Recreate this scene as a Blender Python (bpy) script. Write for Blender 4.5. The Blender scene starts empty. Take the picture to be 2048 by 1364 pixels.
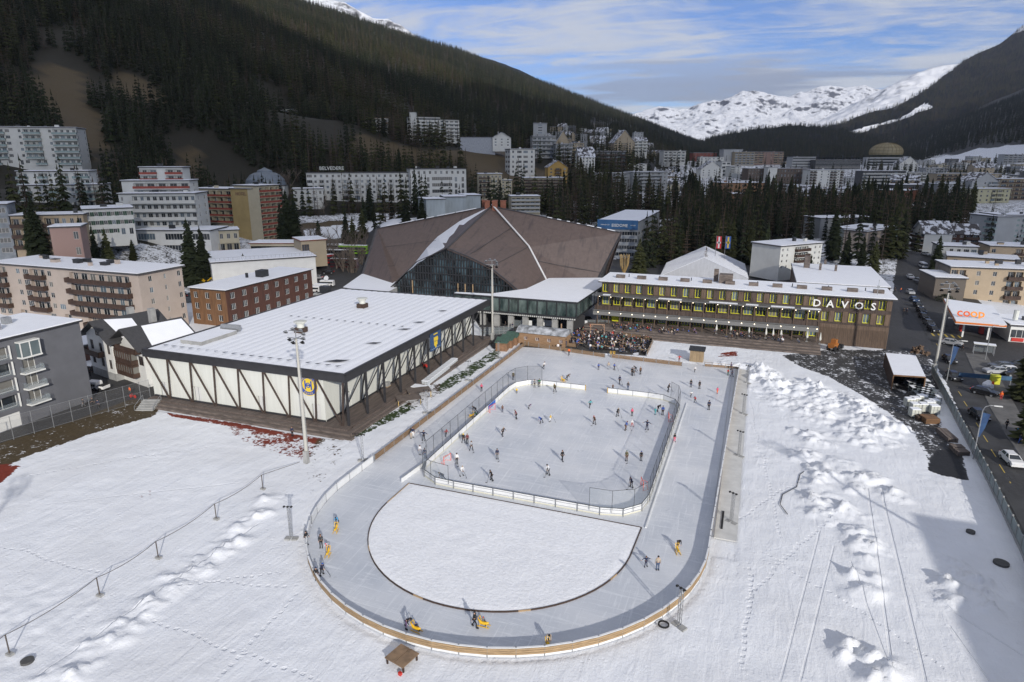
import bpy,bmesh,math,random
import numpy as np
from mathutils import Vector,Matrix,noise as mnoise
R=math.radians
random.seed(7);rng=np.random.default_rng(11)
SC=bpy.context.scene;COL=SC.collection
# ---------------- camera, sky, sun, exposure ----------------
FPX=1320.0;PITCH=math.atan(364/1320.0);YAW=R(20.1);CH=45.0
cd=bpy.data.cameras.new('camera');cam=bpy.data.objects.new('camera',cd);COL.objects.link(cam)
cam.location=(0,0,CH);cam.rotation_euler=(math.pi/2-PITCH,0,YAW)
cd.sensor_width=36;cd.lens=36*FPX/2048;cd.clip_start=1;cd.clip_end=60000
SC.camera=cam
SUN_EL=R(21);SUN_AZ=math.atan2(.63,-.77)
SKY_STRENGTH=0.115;SUN_STRENGTH=2.6;EXPOSURE=0.72
w=bpy.data.worlds.new('World');SC.world=w;w.use_nodes=True
def build_world():
 nt=w.node_tree;nt.nodes.clear();N=nt.nodes.new;L=nt.links.new
 out=N('ShaderNodeOutputWorld');bg=N('ShaderNodeBackground');sky=N('ShaderNodeTexSky')
 sky.sky_type='NISHITA';sky.sun_disc=False;sky.sun_elevation=SUN_EL;sky.sun_rotation=SUN_AZ
 sky.altitude=1500;sky.air_density=1.0;sky.dust_density=0.6;sky.ozone_density=1.6
 bg.inputs['Strength'].default_value=SKY_STRENGTH
 tc=N('ShaderNodeTexCoord');sep=N('ShaderNodeSeparateXYZ');L(tc.outputs['Generated'],sep.inputs[0])
 def m(op,a,b=None,cl=False):
  n=N('ShaderNodeMath');n.operation=op;n.use_clamp=cl
  for i,v in enumerate((a,b)):
   if v is None:continue
   if isinstance(v,(int,float)):n.inputs[i].default_value=v
   else:L(v,n.inputs[i])
  return n.outputs[0]
 zz=m('ADD',m('MAXIMUM',sep.outputs[2],0.0),0.09)
 cx=m('DIVIDE',sep.outputs[0],zz);cy=m('DIVIDE',sep.outputs[1],zz)
 cmb=N('ShaderNodeCombineXYZ');L(cx,cmb.inputs[0]);L(cy,cmb.inputs[1])
 def nz(scale,detail,rough,off,dist=0.0,sx=1.0,sy=1.0):
  mp=N('ShaderNodeMapping');L(cmb.outputs[0],mp.inputs[0]);mp.inputs['Location'].default_value=off
  mp.inputs['Scale'].default_value=(sx,sy,1)
  n=N('ShaderNodeTexNoise');L(mp.outputs[0],n.inputs['Vector']);n.inputs['Scale'].default_value=scale
  n.inputs['Detail'].default_value=detail;n.inputs['Roughness'].default_value=rough;n.inputs['Distortion'].default_value=dist
  return n.outputs[0]
 n1=nz(0.50,10,.62,(1.3,4.4,0),.6,1.0,1.3);n2=nz(2.6,10,.68,(7.7,1.2,3),.8,.6,1.5)
 hor=N('ShaderNodeMapRange');L(sep.outputs[2],hor.inputs[0]);hor.inputs[1].default_value=0.0;hor.inputs[2].default_value=0.30
 hor.inputs[3].default_value=0.15;hor.inputs[4].default_value=0.0
 dens=m('ADD',m('ADD',m('MULTIPLY',n1,.60),m('MULTIPLY',n2,.40)),hor.outputs[0])
 ramp=N('ShaderNodeMapRange');L(dens,ramp.inputs[0]);ramp.inputs[1].default_value=.485;ramp.inputs[2].default_value=.645
 ramp.interpolation_type='SMOOTHSTEP'
 n3=nz(0.8,7,.5,(3.1,9.2,5),.2,.5,1.4)
 gb=N('ShaderNodeMapRange');L(n3,gb.inputs[0]);gb.inputs[1].default_value=.48;gb.inputs[2].default_value=.56
 lowb=N('ShaderNodeMapRange');L(sep.outputs[2],lowb.inputs[0]);lowb.inputs[1].default_value=.10;lowb.inputs[2].default_value=.18
 lowb.inputs[3].default_value=1;lowb.inputs[4].default_value=0
 gm=m('MULTIPLY',gb.outputs[0],lowb.outputs[0])
 cc=N('ShaderNodeMix');cc.data_type='RGBA';L(gm,cc.inputs[0]);cc.inputs[6].default_value=(3.7,3.85,4.15,1);cc.inputs[7].default_value=(1.9,2.08,2.6,1)
 mx=N('ShaderNodeMix');mx.data_type='RGBA';L(m('MULTIPLY',m('MAXIMUM',ramp.outputs[0],m('MULTIPLY',gm,.9)),.88),mx.inputs[0])
 tint=N('ShaderNodeMix');tint.data_type='RGBA';tint.blend_type='MULTIPLY';tint.inputs[0].default_value=1;L(sky.outputs[0],tint.inputs[6]);tint.inputs[7].default_value=(.29,.43,.70,1)
 L(tint.outputs[2],mx.inputs[6]);L(cc.outputs[2],mx.inputs[7])
 hi=N('ShaderNodeMapRange');L(sep.outputs[2],hi.inputs[0]);hi.inputs[1].default_value=.30;hi.inputs[2].default_value=.60;hi.inputs[4].default_value=.62
 m2=N('ShaderNodeMix');m2.data_type='RGBA';L(hi.outputs[0],m2.inputs[0]);L(mx.outputs[2],m2.inputs[6]);m2.inputs[7].default_value=(4.3,4.25,4.2,1);mx=m2
 L(mx.outputs[2],bg.inputs[0]);L(bg.outputs[0],out.inputs[0])
build_world()
sd=bpy.data.lights.new('sun','SUN');so=bpy.data.objects.new('sun',sd);COL.objects.link(so)
sd.energy=SUN_STRENGTH;sd.angle=R(0.9);sd.color=(1.0,0.945,0.87)
sv=Vector((math.sin(SUN_AZ)*math.cos(SUN_EL),math.cos(SUN_AZ)*math.cos(SUN_EL),math.sin(SUN_EL)))
so.rotation_euler=sv.to_track_quat('Z','Y').to_euler()
SC.view_settings.view_transform='Standard';SC.view_settings.look='None';SC.view_settings.gamma=1
SC.view_settings.exposure=EXPOSURE
SC.render.engine='CYCLES';SC.cycles.max_bounces=5;SC.cycles.transparent_max_bounces=12
SC.cycles.diffuse_bounces=3;SC.cycles.volume_bounces=0
# ---------------- surveying the photograph: pixel -> world ----------------
_c,_s=math.cos(YAW),math.sin(YAW)
FW=(-_s*math.cos(PITCH),_c*math.cos(PITCH),-math.sin(PITCH));RT=(_c,_s,0.0);UP=(-_s*math.sin(PITCH),_c*math.sin(PITCH),math.cos(PITCH))
def ray(x,y):
 u=(x-1024)/FPX;v=-(y-682)/FPX
 return[FW[i]+u*RT[i]+v*UP[i] for i in range(3)]
def G(x,y,z=0.0):
 d=ray(x,y);t=(z-CH)/d[2];return Vector((d[0]*t,d[1]*t,z))
def Dp(x,y,d):
 q=ray(x,y);return Vector((q[0]*d,q[1]*d,q[2]*d+CH))
def proj(X,Y,Z):
 f=X*FW[0]+Y*FW[1]+(Z-CH)*FW[2];r=X*RT[0]+Y*RT[1];u=X*UP[0]+Y*UP[1]+(Z-CH)*UP[2]
 return 1024+FPX*r/f,682-FPX*u/f,f
def zat(X,Y,y):
 lo,hi=-60.,3000.
 for _ in range(50):
  m=(lo+hi)/2
  if proj(X,Y,m)[1]>y:lo=m
  else:hi=m
 return lo
def inpoly(px,py,poly):
 px=np.asarray(px,float);py=np.asarray(py,float);r=np.zeros(px.shape,bool);n=len(poly)
 for i in range(n):
  x1,y1=poly[i][:2];x2,y2=poly[(i+1)%n][:2]
  c=((y1>py)!=(y2>py))&(px<(x2-x1)*(py-y1)/((y2-y1) if y2!=y1 else 1e-9)+x1)
  r^=c
 return r
# ---------------- materials ----------------
MATS={}
def mat(name,col,rough=.7,var=.0,scale=1.0,bump=.0,metal=0.0,spec=.5,emit=0,alpha=1.0,stretch=(1,1,1),col2=None,coords='Object',rnd=0.0,trans=0.0):
 if name in MATS:return MATS[name]
 m=bpy.data.materials.new(name);m.use_nodes=True;nt=m.node_tree;N=nt.nodes.new;L=nt.links.new
 b=nt.nodes['Principled BSDF'];b.inputs['Roughness'].default_value=rough;b.inputs['Metallic'].default_value=metal
 b.inputs['Specular IOR Level'].default_value=spec
 b.inputs['Base Color'].default_value=(*col,1)
 if alpha<1:b.inputs['Alpha'].default_value=alpha
 if trans:b.inputs['Transmission Weight'].default_value=trans
 if emit:b.inputs['Emission Color'].default_value=(*col,1);b.inputs['Emission Strength'].default_value=emit
 if var or bump or col2:
  tc=N('ShaderNodeTexCoord');mp=N('ShaderNodeMapping');L(tc.outputs[coords],mp.inputs[0]);mp.inputs['Scale'].default_value=stretch
  n=N('ShaderNodeTexNoise');n.inputs['Scale'].default_value=scale;n.inputs['Detail'].default_value=6;n.inputs['Roughness'].default_value=.62
  L(mp.outputs[0],n.inputs['Vector'])
  mx=N('ShaderNodeMix');mx.data_type='RGBA'
  c2=col2 or tuple(c*(1-var) for c in col);c1=col if col2 else tuple(min(1,c*(1+var)) for c in col)
  mx.inputs[6].default_value=(*c1,1);mx.inputs[7].default_value=(*c2,1)
  mr=N('ShaderNodeMapRange');mr.inputs[1].default_value=.36;mr.inputs[2].default_value=.64;L(n.outputs[0],mr.inputs[0]);L(mr.outputs[0],mx.inputs[0])
  last=mx.outputs[2]
  if rnd:
   oi=N('ShaderNodeObjectInfo');hs=N('ShaderNodeHueSaturation');mr2=N('ShaderNodeMapRange');L(oi.outputs['Random'],mr2.inputs[0])
   mr2.inputs[3].default_value=1-rnd;mr2.inputs[4].default_value=1+rnd;L(mr2.outputs[0],hs.inputs['Value']);L(last,hs.inputs['Color']);last=hs.outputs[0]
  L(last,b.inputs['Base Color'])
  if bump:
   bp=N('ShaderNodeBump');bp.inputs['Strength'].default_value=min(1,bump);bp.inputs['Distance'].default_value=.1
   L(n.outputs[0],bp.inputs['Height']);L(bp.outputs[0],b.inputs['Normal'])
 MATS[name]=m;return m
# ---------------- mesh collecting ----------------
class MB:
 def __init__(s):s.v=[];s.f=[];s.m=[]
 def quad(s,a,b,c,d,m=0):n=len(s.v);s.v+=[tuple(a),tuple(b),tuple(c),tuple(d)];s.f.append((n,n+1,n+2,n+3));s.m.append(m)
 def poly(s,pts,m=0):n=len(s.v);s.v+=[tuple(p) for p in pts];s.f.append(tuple(range(n,n+len(pts))));s.m.append(m)
 def hexa(s,p,m=0,top=None):
  n=len(s.v);s.v+=[tuple(q) for q in p]
  for i,f in enumerate(((3,2,1,0),(4,5,6,7),(0,1,5,4),(1,2,6,5),(2,3,7,6),(3,0,4,7))):
   s.f.append(tuple(n+k for k in f));s.m.append(top if(i==1 and top is not None) else m)
 def box(s,x0,x1,y0,y1,z0,z1,m=0,top=None):
  s.hexa([(x0,y0,z0),(x1,y0,z0),(x1,y1,z0),(x0,y1,z0),(x0,y0,z1),(x1,y0,z1),(x1,y1,z1),(x0,y1,z1)],m,top)
 def cbox(s,c,sx,sy,sz,rz=0,m=0,top=None):
  ca,sa=math.cos(rz),math.sin(rz);P=[]
  for z in(c[2],c[2]+sz):
   for dx,dy in((-1,-1),(1,-1),(1,1),(-1,1)):
    X,Y=dx*sx/2,dy*sy/2;P.append((c[0]+X*ca-Y*sa,c[1]+X*sa+Y*ca,z))
  s.hexa(P,m,top)
 def bar(s,a,b,w,h=None,m=0):
  h=h or w;a=Vector(a);b=Vector(b);d=(b-a).normalized();up=Vector((0,0,1)) if abs(d.z)<.95 else Vector((0,1,0))
  sx=d.cross(up).normalized()*w/2;sy=sx.cross(d).normalized()*h/2
  s.hexa([a-sx-sy,a+sx-sy,b+sx-sy,b-sx-sy,a-sx+sy,a+sx+sy,b+sx+sy,b-sx+sy],m)
 def tube(s,pts,rad,n=8,m=0,cap=True):
  pts=[Vector(p) for p in pts];rad=rad if hasattr(rad,'__len__') else[rad]*len(pts);base=len(s.v)
  for i,p in enumerate(pts):
   d=(pts[min(i+1,len(pts)-1)]-pts[max(i-1,0)]).normalized();up=Vector((0,0,1)) if abs(d.z)<.9 else Vector((0,1,0))
   a=d.cross(up).normalized();b=a.cross(d)
   for k in range(n):
    t=2*math.pi*k/n;s.v.append(tuple(p+a*math.cos(t)*rad[i]+b*math.sin(t)*rad[i]))
  for i in range(len(pts)-1):
   for k in range(n):
    s.f.append((base+i*n+k,base+i*n+(k+1)%n,base+(i+1)*n+(k+1)%n,base+(i+1)*n+k));s.m.append(m)
  if cap:
   s.f.append(tuple(base+k for k in range(n))[::-1]);s.m.append(m)
   e=base+(len(pts)-1)*n;s.f.append(tuple(e+k for k in range(n)));s.m.append(m)
 def prism(s,poly,z0,z1,m=0,top=None):
  n=len(poly);a=sum(poly[i][0]*poly[(i+1)%n][1]-poly[(i+1)%n][0]*poly[i][1] for i in range(n))
  if a<0:poly=poly[::-1]
  s.poly([(p[0],p[1],z1) for p in poly],m if top is None else top);s.poly([(p[0],p[1],z0) for p in poly[::-1]],m)
  for i in range(n):
   p,q=poly[i],poly[(i+1)%n];s.quad((p[0],p[1],z0),(q[0],q[1],z0),(q[0],q[1],z1),(p[0],p[1],z1),m)
 def mesh(s,name,mats,smooth=False):
  me=bpy.data.meshes.new(name);me.from_pydata(s.v,[],s.f)
  for mt in(mats if isinstance(mats,(list,tuple)) else[mats]):me.materials.append(mt)
  if s.m and max(s.m)>0:me.polygons.foreach_set('material_index',s.m)
  if smooth:me.polygons.foreach_set('use_smooth',[True]*len(s.f))
  me.update();return me
 def build(s,name,mats,parent=None,loc=None,smooth=False):
  return put(s.mesh(name,mats,smooth),name,parent,loc)
def put(me,name,parent=None,loc=None,rz=0,scale=None):
 o=bpy.data.objects.new(name,me);COL.objects.link(o)
 if parent:o.parent=parent
 if loc is not None:o.location=loc
 if rz:o.rotation_euler=(0,0,rz)
 if scale:o.scale=scale if hasattr(scale,'__len__') else(scale,)*3
 return o
def tag(o,label=None,cat=None,group=None,kind=None):
 if label:o['label']=label
 if cat:o['category']=cat
 if group:o['group']=group
 if kind:o['kind']=kind
 return o
def thing(name,label,cat,loc=(0,0,0),rz=0,group=None):
 o=bpy.data.objects.new(name,None);COL.objects.link(o);o.location=loc;o.rotation_euler=(0,0,rz);o.empty_display_size=.3
 return tag(o,label,cat,group)
KIDS={}
def copy_tree(root,loc=None,rz=None,label=None,group=None,scale=None,mats=None):
 kids=KIDS.get(root.name)
 if kids is None:kids=KIDS[root.name]=[(c,list(c.children)) for c in root.children]
 r=root.copy();COL.objects.link(r)
 if loc is not None:r.location=loc
 if rz is not None:r.rotation_euler=(0,0,rz)
 if scale:r.scale=scale if hasattr(scale,'__len__') else(scale,)*3
 tag(r,label,None,group)
 def rec(src,dst):
  if mats and src.data and src.data.materials:
   for i,sl in enumerate(dst.material_slots):
    if sl.material and sl.material.name in mats:sl.link='OBJECT';sl.material=mats[sl.material.name]
 rec(root,r)
 for c,gs in kids:
  d=c.copy();COL.objects.link(d);d.parent=r;rec(c,d)
  for g in gs:e=g.copy();COL.objects.link(e);e.parent=d;rec(g,e)
 return r
def fbm(X,Y,sc,seed=0,oct=4,g=.5):
 """value noise on arrays"""
 out=np.zeros(np.shape(X));amp=1;tot=0
 for o in range(oct):
  x=np.asarray(X)/sc+seed*17.3+o*31.7;y=np.asarray(Y)/sc+seed*9.1+o*11.3
  xi=np.floor(x).astype(np.int64);yi=np.floor(y).astype(np.int64);fx=x-xi;fy=y-yi
  fx=fx*fx*(3-2*fx);fy=fy*fy*(3-2*fy)
  def h(a,b):
   n=(a*374761393+b*668265263+(seed+o)*1442695041)&0x7fffffff;n=((n^(n>>13))*1274126177)&0x7fffffff
   return((n^(n>>16))&0xffff)/65535.0
  v=(h(xi,yi)*(1-fx)+h(xi+1,yi)*fx)*(1-fy)+(h(xi,yi+1)*(1-fx)+h(xi+1,yi+1)*fx)*fy
  out+=v*amp;tot+=amp;amp*=g;sc=sc/2
 return out/tot-.5
# ---------------- terrain ----------------
ANCH=[]
def base_h(X,Y):
 s=-X
 a=np.interp(s,[150,200,260,300,350,420,1550,1900,3000],[0,3,8,12,20,46,540,570,520])
 b=np.interp(s,[60,130,200,300,400,1550,1900,3000],[0,6,22,62,100,540,570,520])
 k=np.clip((Y-230)/300,0,1);k=k*k*(3-2*k)
 left=a*(1-k)+b*k
 fl=np.interp(Y,[300,700,1500,4000],[0,8,26,45])
 right=np.interp(X-np.clip((1400-Y)*.25,0,250),[330,520,800,2900,3500],[0,14,115,1060,1070])
 kk=np.clip((Y-350)/400,0,1)
 k2=np.clip((Y-3600)/2500,0,1)
 return np.maximum(left*(1-k2*.26),0)+fl+right*kk
def hgt(X,Y):
 X=np.asarray(X,float);Y=np.asarray(Y,float)
 h=base_h(X,Y)
 far=np.clip((np.hypot(X+30,Y-110)-220)/300,0,1)
 h=h+far*(fbm(X,Y,260,3,4)*34*np.clip(h/120,.05,1)+fbm(X,Y,60,5,3)*5*np.clip(h/60,.1,1))
 if ANCH:
  A=np.array(ANCH);num=np.zeros(h.shape);den=np.full(h.shape,.15)
  res=A[:,2]-base_h(A[:,0],A[:,1])
  for(ax,ay,az,ar),r in zip(A,res):
   d2=((X-ax)**2+(Y-ay)**2)/(ar*ar)
   wgt=np.exp(-np.minimum(d2,40))*3;num+=wgt*r;den+=wgt
  h=h+num/den
 near=np.clip((np.hypot((X+35)/1.25,Y-105)-120)/60,0,1)
 return h*near
def GT_(px,py,z=0.):
 p=G(px,py,z)
 for _ in range(14):p=G(px,py,min(40.,.5*p.z+.5*hz(p.x,p.y)))
 return p
def hz(x,y):return float(hgt(np.array([x]),np.array([y]))[0])
ASPH=(.062,.062,.064);TART=(.22,.035,.018);TURF=(.045,.07,.022);BROWN=(.10,.075,.04);MEAD=(.105,.078,.042);FORE=(.028,.026,.018);MIX=(.07,.065,.055)
AREAS=[
([(1560,710),(1665,697),(1790,700),(1850,690),(1880,760),(1905,800),(1930,850),(1945,900),(1935,962),(1890,950),(1856,940),(1850,908),(1825,868),(1780,830),(1720,790),(1650,752),(1590,730)],.615,ASPH),
([(1880,902),(1915,905),(1938,962),(1890,952),(1856,940)],1.0,(.03,.031,.034)),
([(1858,770),(1885,790),(1930,860),(1965,930),(1985,985),(1942,965),(1925,905),(1890,862)],.12,ASPH),
([(1765,700),(1790,560),(1800,520),(1900,520),(1990,640),(2048,680),(2300,900),(2300,1300),(2048,1100),(1930,850),(1890,760),(1850,700)],1.0,ASPH),
([(140,735),(310,755),(312,792),(150,862),(0,905),(-300,960),(-300,880),(0,850)],.97,(.06,.06,.062)),
([(-200,950),(0,888),(130,850),(262,800),(322,812),(318,830),(185,868),(60,912),(0,940),(-200,1010)],.66,(.085,.062,.032)),
([(322,822),(450,840),(640,876),(700,876),(650,905),(610,918),(560,890),(450,852),(340,834)],.72,TART),
([(440,850),(560,868),(640,890),(620,925),(560,912),(490,890)],.52,TART),
([(-200,940),(46,930),(0,970),(-200,1050)],.8,TART),
([(262,985),(320,975),(312,1012),(268,1015)],.40,TART),
([(690,868),(760,835),(900,752),(985,700),(1010,690),(1000,715),(905,775),(800,835),(720,876),(650,915)],.58,TURF),
([(640,880),(720,876),(700,900),(620,1000),(600,960)],.42,(.10,.06,.03)),
([(830,735),(880,745),(870,800),(830,812),(800,800)],.46,(.08,.05,.03)),
([(950,640),(1180,632),(1200,655),(1180,690),(1040,668),(985,700)],.9,ASPH),
([(600,515),(760,500),(770,540),(700,575),(640,600),(560,600)],.80,ASPH),
([(340,560),(480,560),(470,605),(350,608)],.5,ASPH),
([(250,490),(350,495),(330,540),(240,535)],.55,BROWN),
([(1440,705),(1475,700),(1480,712),(1430,716)],.6,TART),
([(1195,520),(1330,500),(1600,540),(1600,580),(1200,560)],.8,ASPH),
]
MEADOWS=[[(720,262),(760,280),(830,300),(930,300),(1010,300),(1060,330),(1100,345),(1160,360),(1120,400),(940,370),(930,330),(810,335),(740,330),(700,300)],
[(95,122),(170,145),(170,215),(205,230),(215,300),(150,330),(120,260),(50,170)],[(215,150),(275,148),(330,190),(350,215),(300,215),(240,190)],
[(370,290),(400,292),(395,360),(430,380),(340,370)],[(500,455),(700,440),(740,480),(640,520),(560,470)],[(1130,300),(1200,320),(1200,345),(1120,335)],[(1180,245),(1235,255),(1220,262),(1180,262)]]
BLOBS=[]
for i in range(46):
 t=i/45;x=1500+290*t;y=735+115*t**1.5
 BLOBS.append((x-random.uniform(0,90)*(1-t*.4),y+random.uniform(-8,38),random.uniform(1.5,3.4),random.uniform(.4,1.25)))
for x,y in((1600,870),(1640,890),(1620,910),(1690,925),(1655,945),(1700,955),(1640,970),(1625,1000),(1660,1000),(1710,975),(1750,960),(1780,985),(1690,1020),(1720,1030),(1655,1025),(1735,1090),(1745,1120),(1700,1150),(1735,1150),(1725,1060)):
 for _ in range(2):BLOBS.append((x+random.uniform(-15,15),y+random.uniform(-8,8),random.uniform(.7,1.9),random.uniform(.35,1.0)))
for x,y,r,h in((1890,1125,1.2,.8),(1920,1140,1.3,1),(1950,1160,1.5,1.2),(1900,1175,1.3,1),(1960,1190,1.5,1.1),(1985,1215,1.2,.8),(1900,1200,1.2,.6),(1700,1295,.9,1.1),(1735,1320,1.3,.9),(1780,1350,1.5,1),(1690,1310,1.0,.8),(1760,1360,1.5,1.1),(1740,1185,1.4,.5),(1700,1190,1.2,.35)):BLOBS.append((x,y,r,h))
for i in range(52):
 t=i/51;x=555+(90-555)*t;y=1010+(1375-1010)*t
 BLOBS.append((x+random.uniform(-26,26),y+random.uniform(-12,12),random.uniform(.6,1.5),random.uniform(.22,.7)))
def build_ground():
 def axis(segs):
  out=[]
  for a,b,n in segs:out+=list(np.linspace(a,b,n,endpoint=False))
  return out
 gx=axis([(-165,-118,60),(-118,44,500),(44,110,80)]);gy=axis([(18,60,130),(60,175,330),(175,260,90)])
 def grow(v,last,lim,f):
  st=f
  while abs(last)<lim:last+=st;v.append(last);st*=1.035
 l=list(gx);grow(l,110,7000,1.2);left=[];x=-165;st=1.2
 while x>-4500:x-=st;left.append(x);st=min(st*1.03,40)
 gx=np.array(left[::-1]+l);d=[];y=260;st=1.2
 while y<7500:y+=st;d.append(y);st=min(st*1.03,60)
 u=[];y=18;st=.6
 while y>-900:y-=st;u.append(y);st*=1.08
 gy=np.array(u[::-1]+list(gy)+d)
 X,Y=np.meshgrid(gx,gy);shp=X.shape
 Z=hgt(X,Y)
 px,py,f=proj(X,Y,Z);ok=f>5
 near=(np.abs(X+30)<175)&(Y>15)&(Y<270)
 Zn=np.zeros(shp);M=np.zeros(shp)
 lump=fbm(X,Y,1.9,21,4,.6)*2;fine=fbm(X,Y,.9,33,2)
 REG=np.zeros(shp)
 for bx,by,br,bh in BLOBS:
  c=G(bx,by);d2=((X-c.x)**2+(Y-c.y)**2)/(br*br);k=d2<9
  k=d2<4.5;a=np.zeros(shp);dd_=np.sqrt(d2[k])/1.45+lump[k]*.7;a[k]=np.clip(1.1-dd_,0,1)*bh;REG=np.maximum(REG,a)
 r1=1-np.abs(fbm(X,Y,2.6,51,4,.65))*4.5;r2=1-np.abs(fbm(X,Y,1.1,53,3,.7))*4.5;r3=fbm(X,Y,3.5,55,2)*2
 cu=np.floor(X/.85+fbm(X,Y,2.2,71,2)*2.5);cv=np.floor(Y/.7+fbm(X,Y,2.0,73,2)*2.5);chunk=(np.sin(cu*12.9898+cv*78.233)*43758.5453)%1.0-.5
 REG0=REG;REG=REG*(1+.55*chunk)
 Zn=np.clip(REG*(.42+.55*np.clip(r1,-.3,1)+.35*r2+.5*r3),0,2.2)*.92
 inr=((X>-52.3)&(X<1.5)&(Y>72)&(Y<150))|(((X+27)**2+(Y-72)**2<25.9**2)&(Y<=72.1))
 hall=(X>-103)&(X<-61)&(Y>85)&(Y<152)
 relief=fbm(X,Y,7,41,4)*.20+fbm(X,Y,1.4,44,2)*.07
 rough=np.clip(fbm(X,Y,16,47,2)*5-.4,0,1)*((X>3)|(X<-54));relief=relief+rough*fbm(X,Y,.9,48,2)*.22
 Zn=np.where(near&~inr&~hall,Zn+relief*near,0)
 Z=Z+np.where(inr|hall,-.12,Zn)
 bare=np.zeros(shp);col=np.zeros(shp+(3,));col[:]=MIX
 fo=(np.hypot(X+30,Y-110)>190)
 bare[fo]=.50;hillL=(X<-120-np.clip(300-Y,0,200)*1.0)&(Z>12);bare[hillL]=.80;col[hillL]=FORE
 hillR=(X>420)&(Z>60);bare[hillR]=.95;col[hillR]=FORE
 hi=(X<-1)&(Z>500);bare[hi]=.66
 sm=np.zeros(shp,bool)
 for po in MEADOWS:sm|=inpoly(px,py,po)&ok&(f>200)
 bare[sm]=.80;col[sm]=MEAD
 sp=inpoly(px,py,[(1842,322),(1900,312),(1960,296),(2080,288),(2080,345),(1990,335),(1900,340)])&ok&(f>700);bare[sp]=0
 sp=inpoly(px,py,[(735,440),(900,432),(900,462),(620,480),(600,462)])&ok&(f>200);bare[sp]=.2
 J=[(0,0),(.5,0),(-.5,0),(0,.6),(0,-.6)]
 for poly,b,c in AREAS:
  wp=[tuple(G(*p)[:2]) for p in poly];acc=np.zeros(shp)
  xs=[p[0] for p in wp];ys=[p[1] for p in wp]
  k=(X>min(xs)-2)&(X<max(xs)+2)&(Y>min(ys)-2)&(Y<max(ys)+2)
  a=np.zeros(k.sum())
  for jx,jy in J:a+=inpoly(X[k]+jx,Y[k]+jy,wp)/len(J)
  t=bare[k];bare[k]=t*(1-a)+b*a
  q=col[k];col[k]=np.where((a>.1)[:,None],c,q)
 edge=np.where(Y<72,np.abs(np.hypot(X+27,Y-72)-26.6),np.where(Y<150,np.minimum(np.abs(X+52.9),np.abs(X+52.9)),99));k=(edge<1.1)&(bare<.3)&near;bare[k]=.36*(1-edge[k]/1.6);col[k]=(.16,.13,.10)
 bare=np.where(Zn>.25,np.minimum(bare,.1),bare)
 n=X.size;me=bpy.data.meshes.new('ground');ny,nx=shp
 co=np.stack([X,Y,Z],-1).reshape(-1,3).astype(np.float32)
 i=np.arange(nx-1)[None,:]+np.arange(ny-1)[:,None]*nx
 F_=np.stack([i,i+1,i+1+nx,i+nx],-1).reshape(-1,4).astype(np.int32)
 me.vertices.add(n);me.vertices.foreach_set('co',co.ravel());me.loops.add(F_.size);me.loops.foreach_set('vertex_index',F_.ravel())
 me.polygons.add(len(F_));me.polygons.foreach_set('loop_start',np.arange(0,F_.size,4,dtype=np.int32));me.polygons.foreach_set('loop_total',np.full(len(F_),4,np.int32))
 me.polygons.foreach_set('use_smooth',np.ones(len(F_),bool));me.update()
 a=me.attributes.new('bare','FLOAT','POINT');a.data.foreach_set('value',bare.ravel().astype(np.float32))
 a=me.attributes.new('under','FLOAT_COLOR','POINT');a.data.foreach_set('color',np.concatenate([col,np.ones(shp+(1,))],-1).ravel().astype(np.float32))
 me.materials.append(ground_mat());o=put(me,'ground');tag(o,'snowy valley floor with bare asphalt and grass patches rising into wooded hills',None,None,'structure')
TRACKS=[((1735,976),(1781,1311),.16,.14,0),((1762,979),(1852,1364),.16,.14,0),((1885,1210),(2060,1320),.10,.1,0),((1897,1249),(1985,1370),.10,.1,0),((1700,1120),(1790,1364),.12,.1,0),
((50,950),(420,893),.2,.15,1),((0,1092),(205,1146),.2,.15,1),((330,1165),(600,1168),.2,.12,1),((350,1180),(560,1140),.2,.15,1),((1470,1040),(1600,960),.2,.15,1),((1480,1200),(1700,1000),.25,.12,1),((60,1364),(520,1045),.14,.1,0),((1480,1340),(1500,1130),.25,.15,1),((1560,1364),(1640,1060),.12,.07,0),((1600,1364),(1668,1090),.12,.07,0),((640,1364),(300,1240),.2,.14,1),((80,1010),(520,960),.12,.07,0),((1520,1100),(1900,1340),.2,.12,1),((1500,800),(1560,1080),.2,.1,1),((430,1364),(600,1180),.22,.12,1)]
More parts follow.
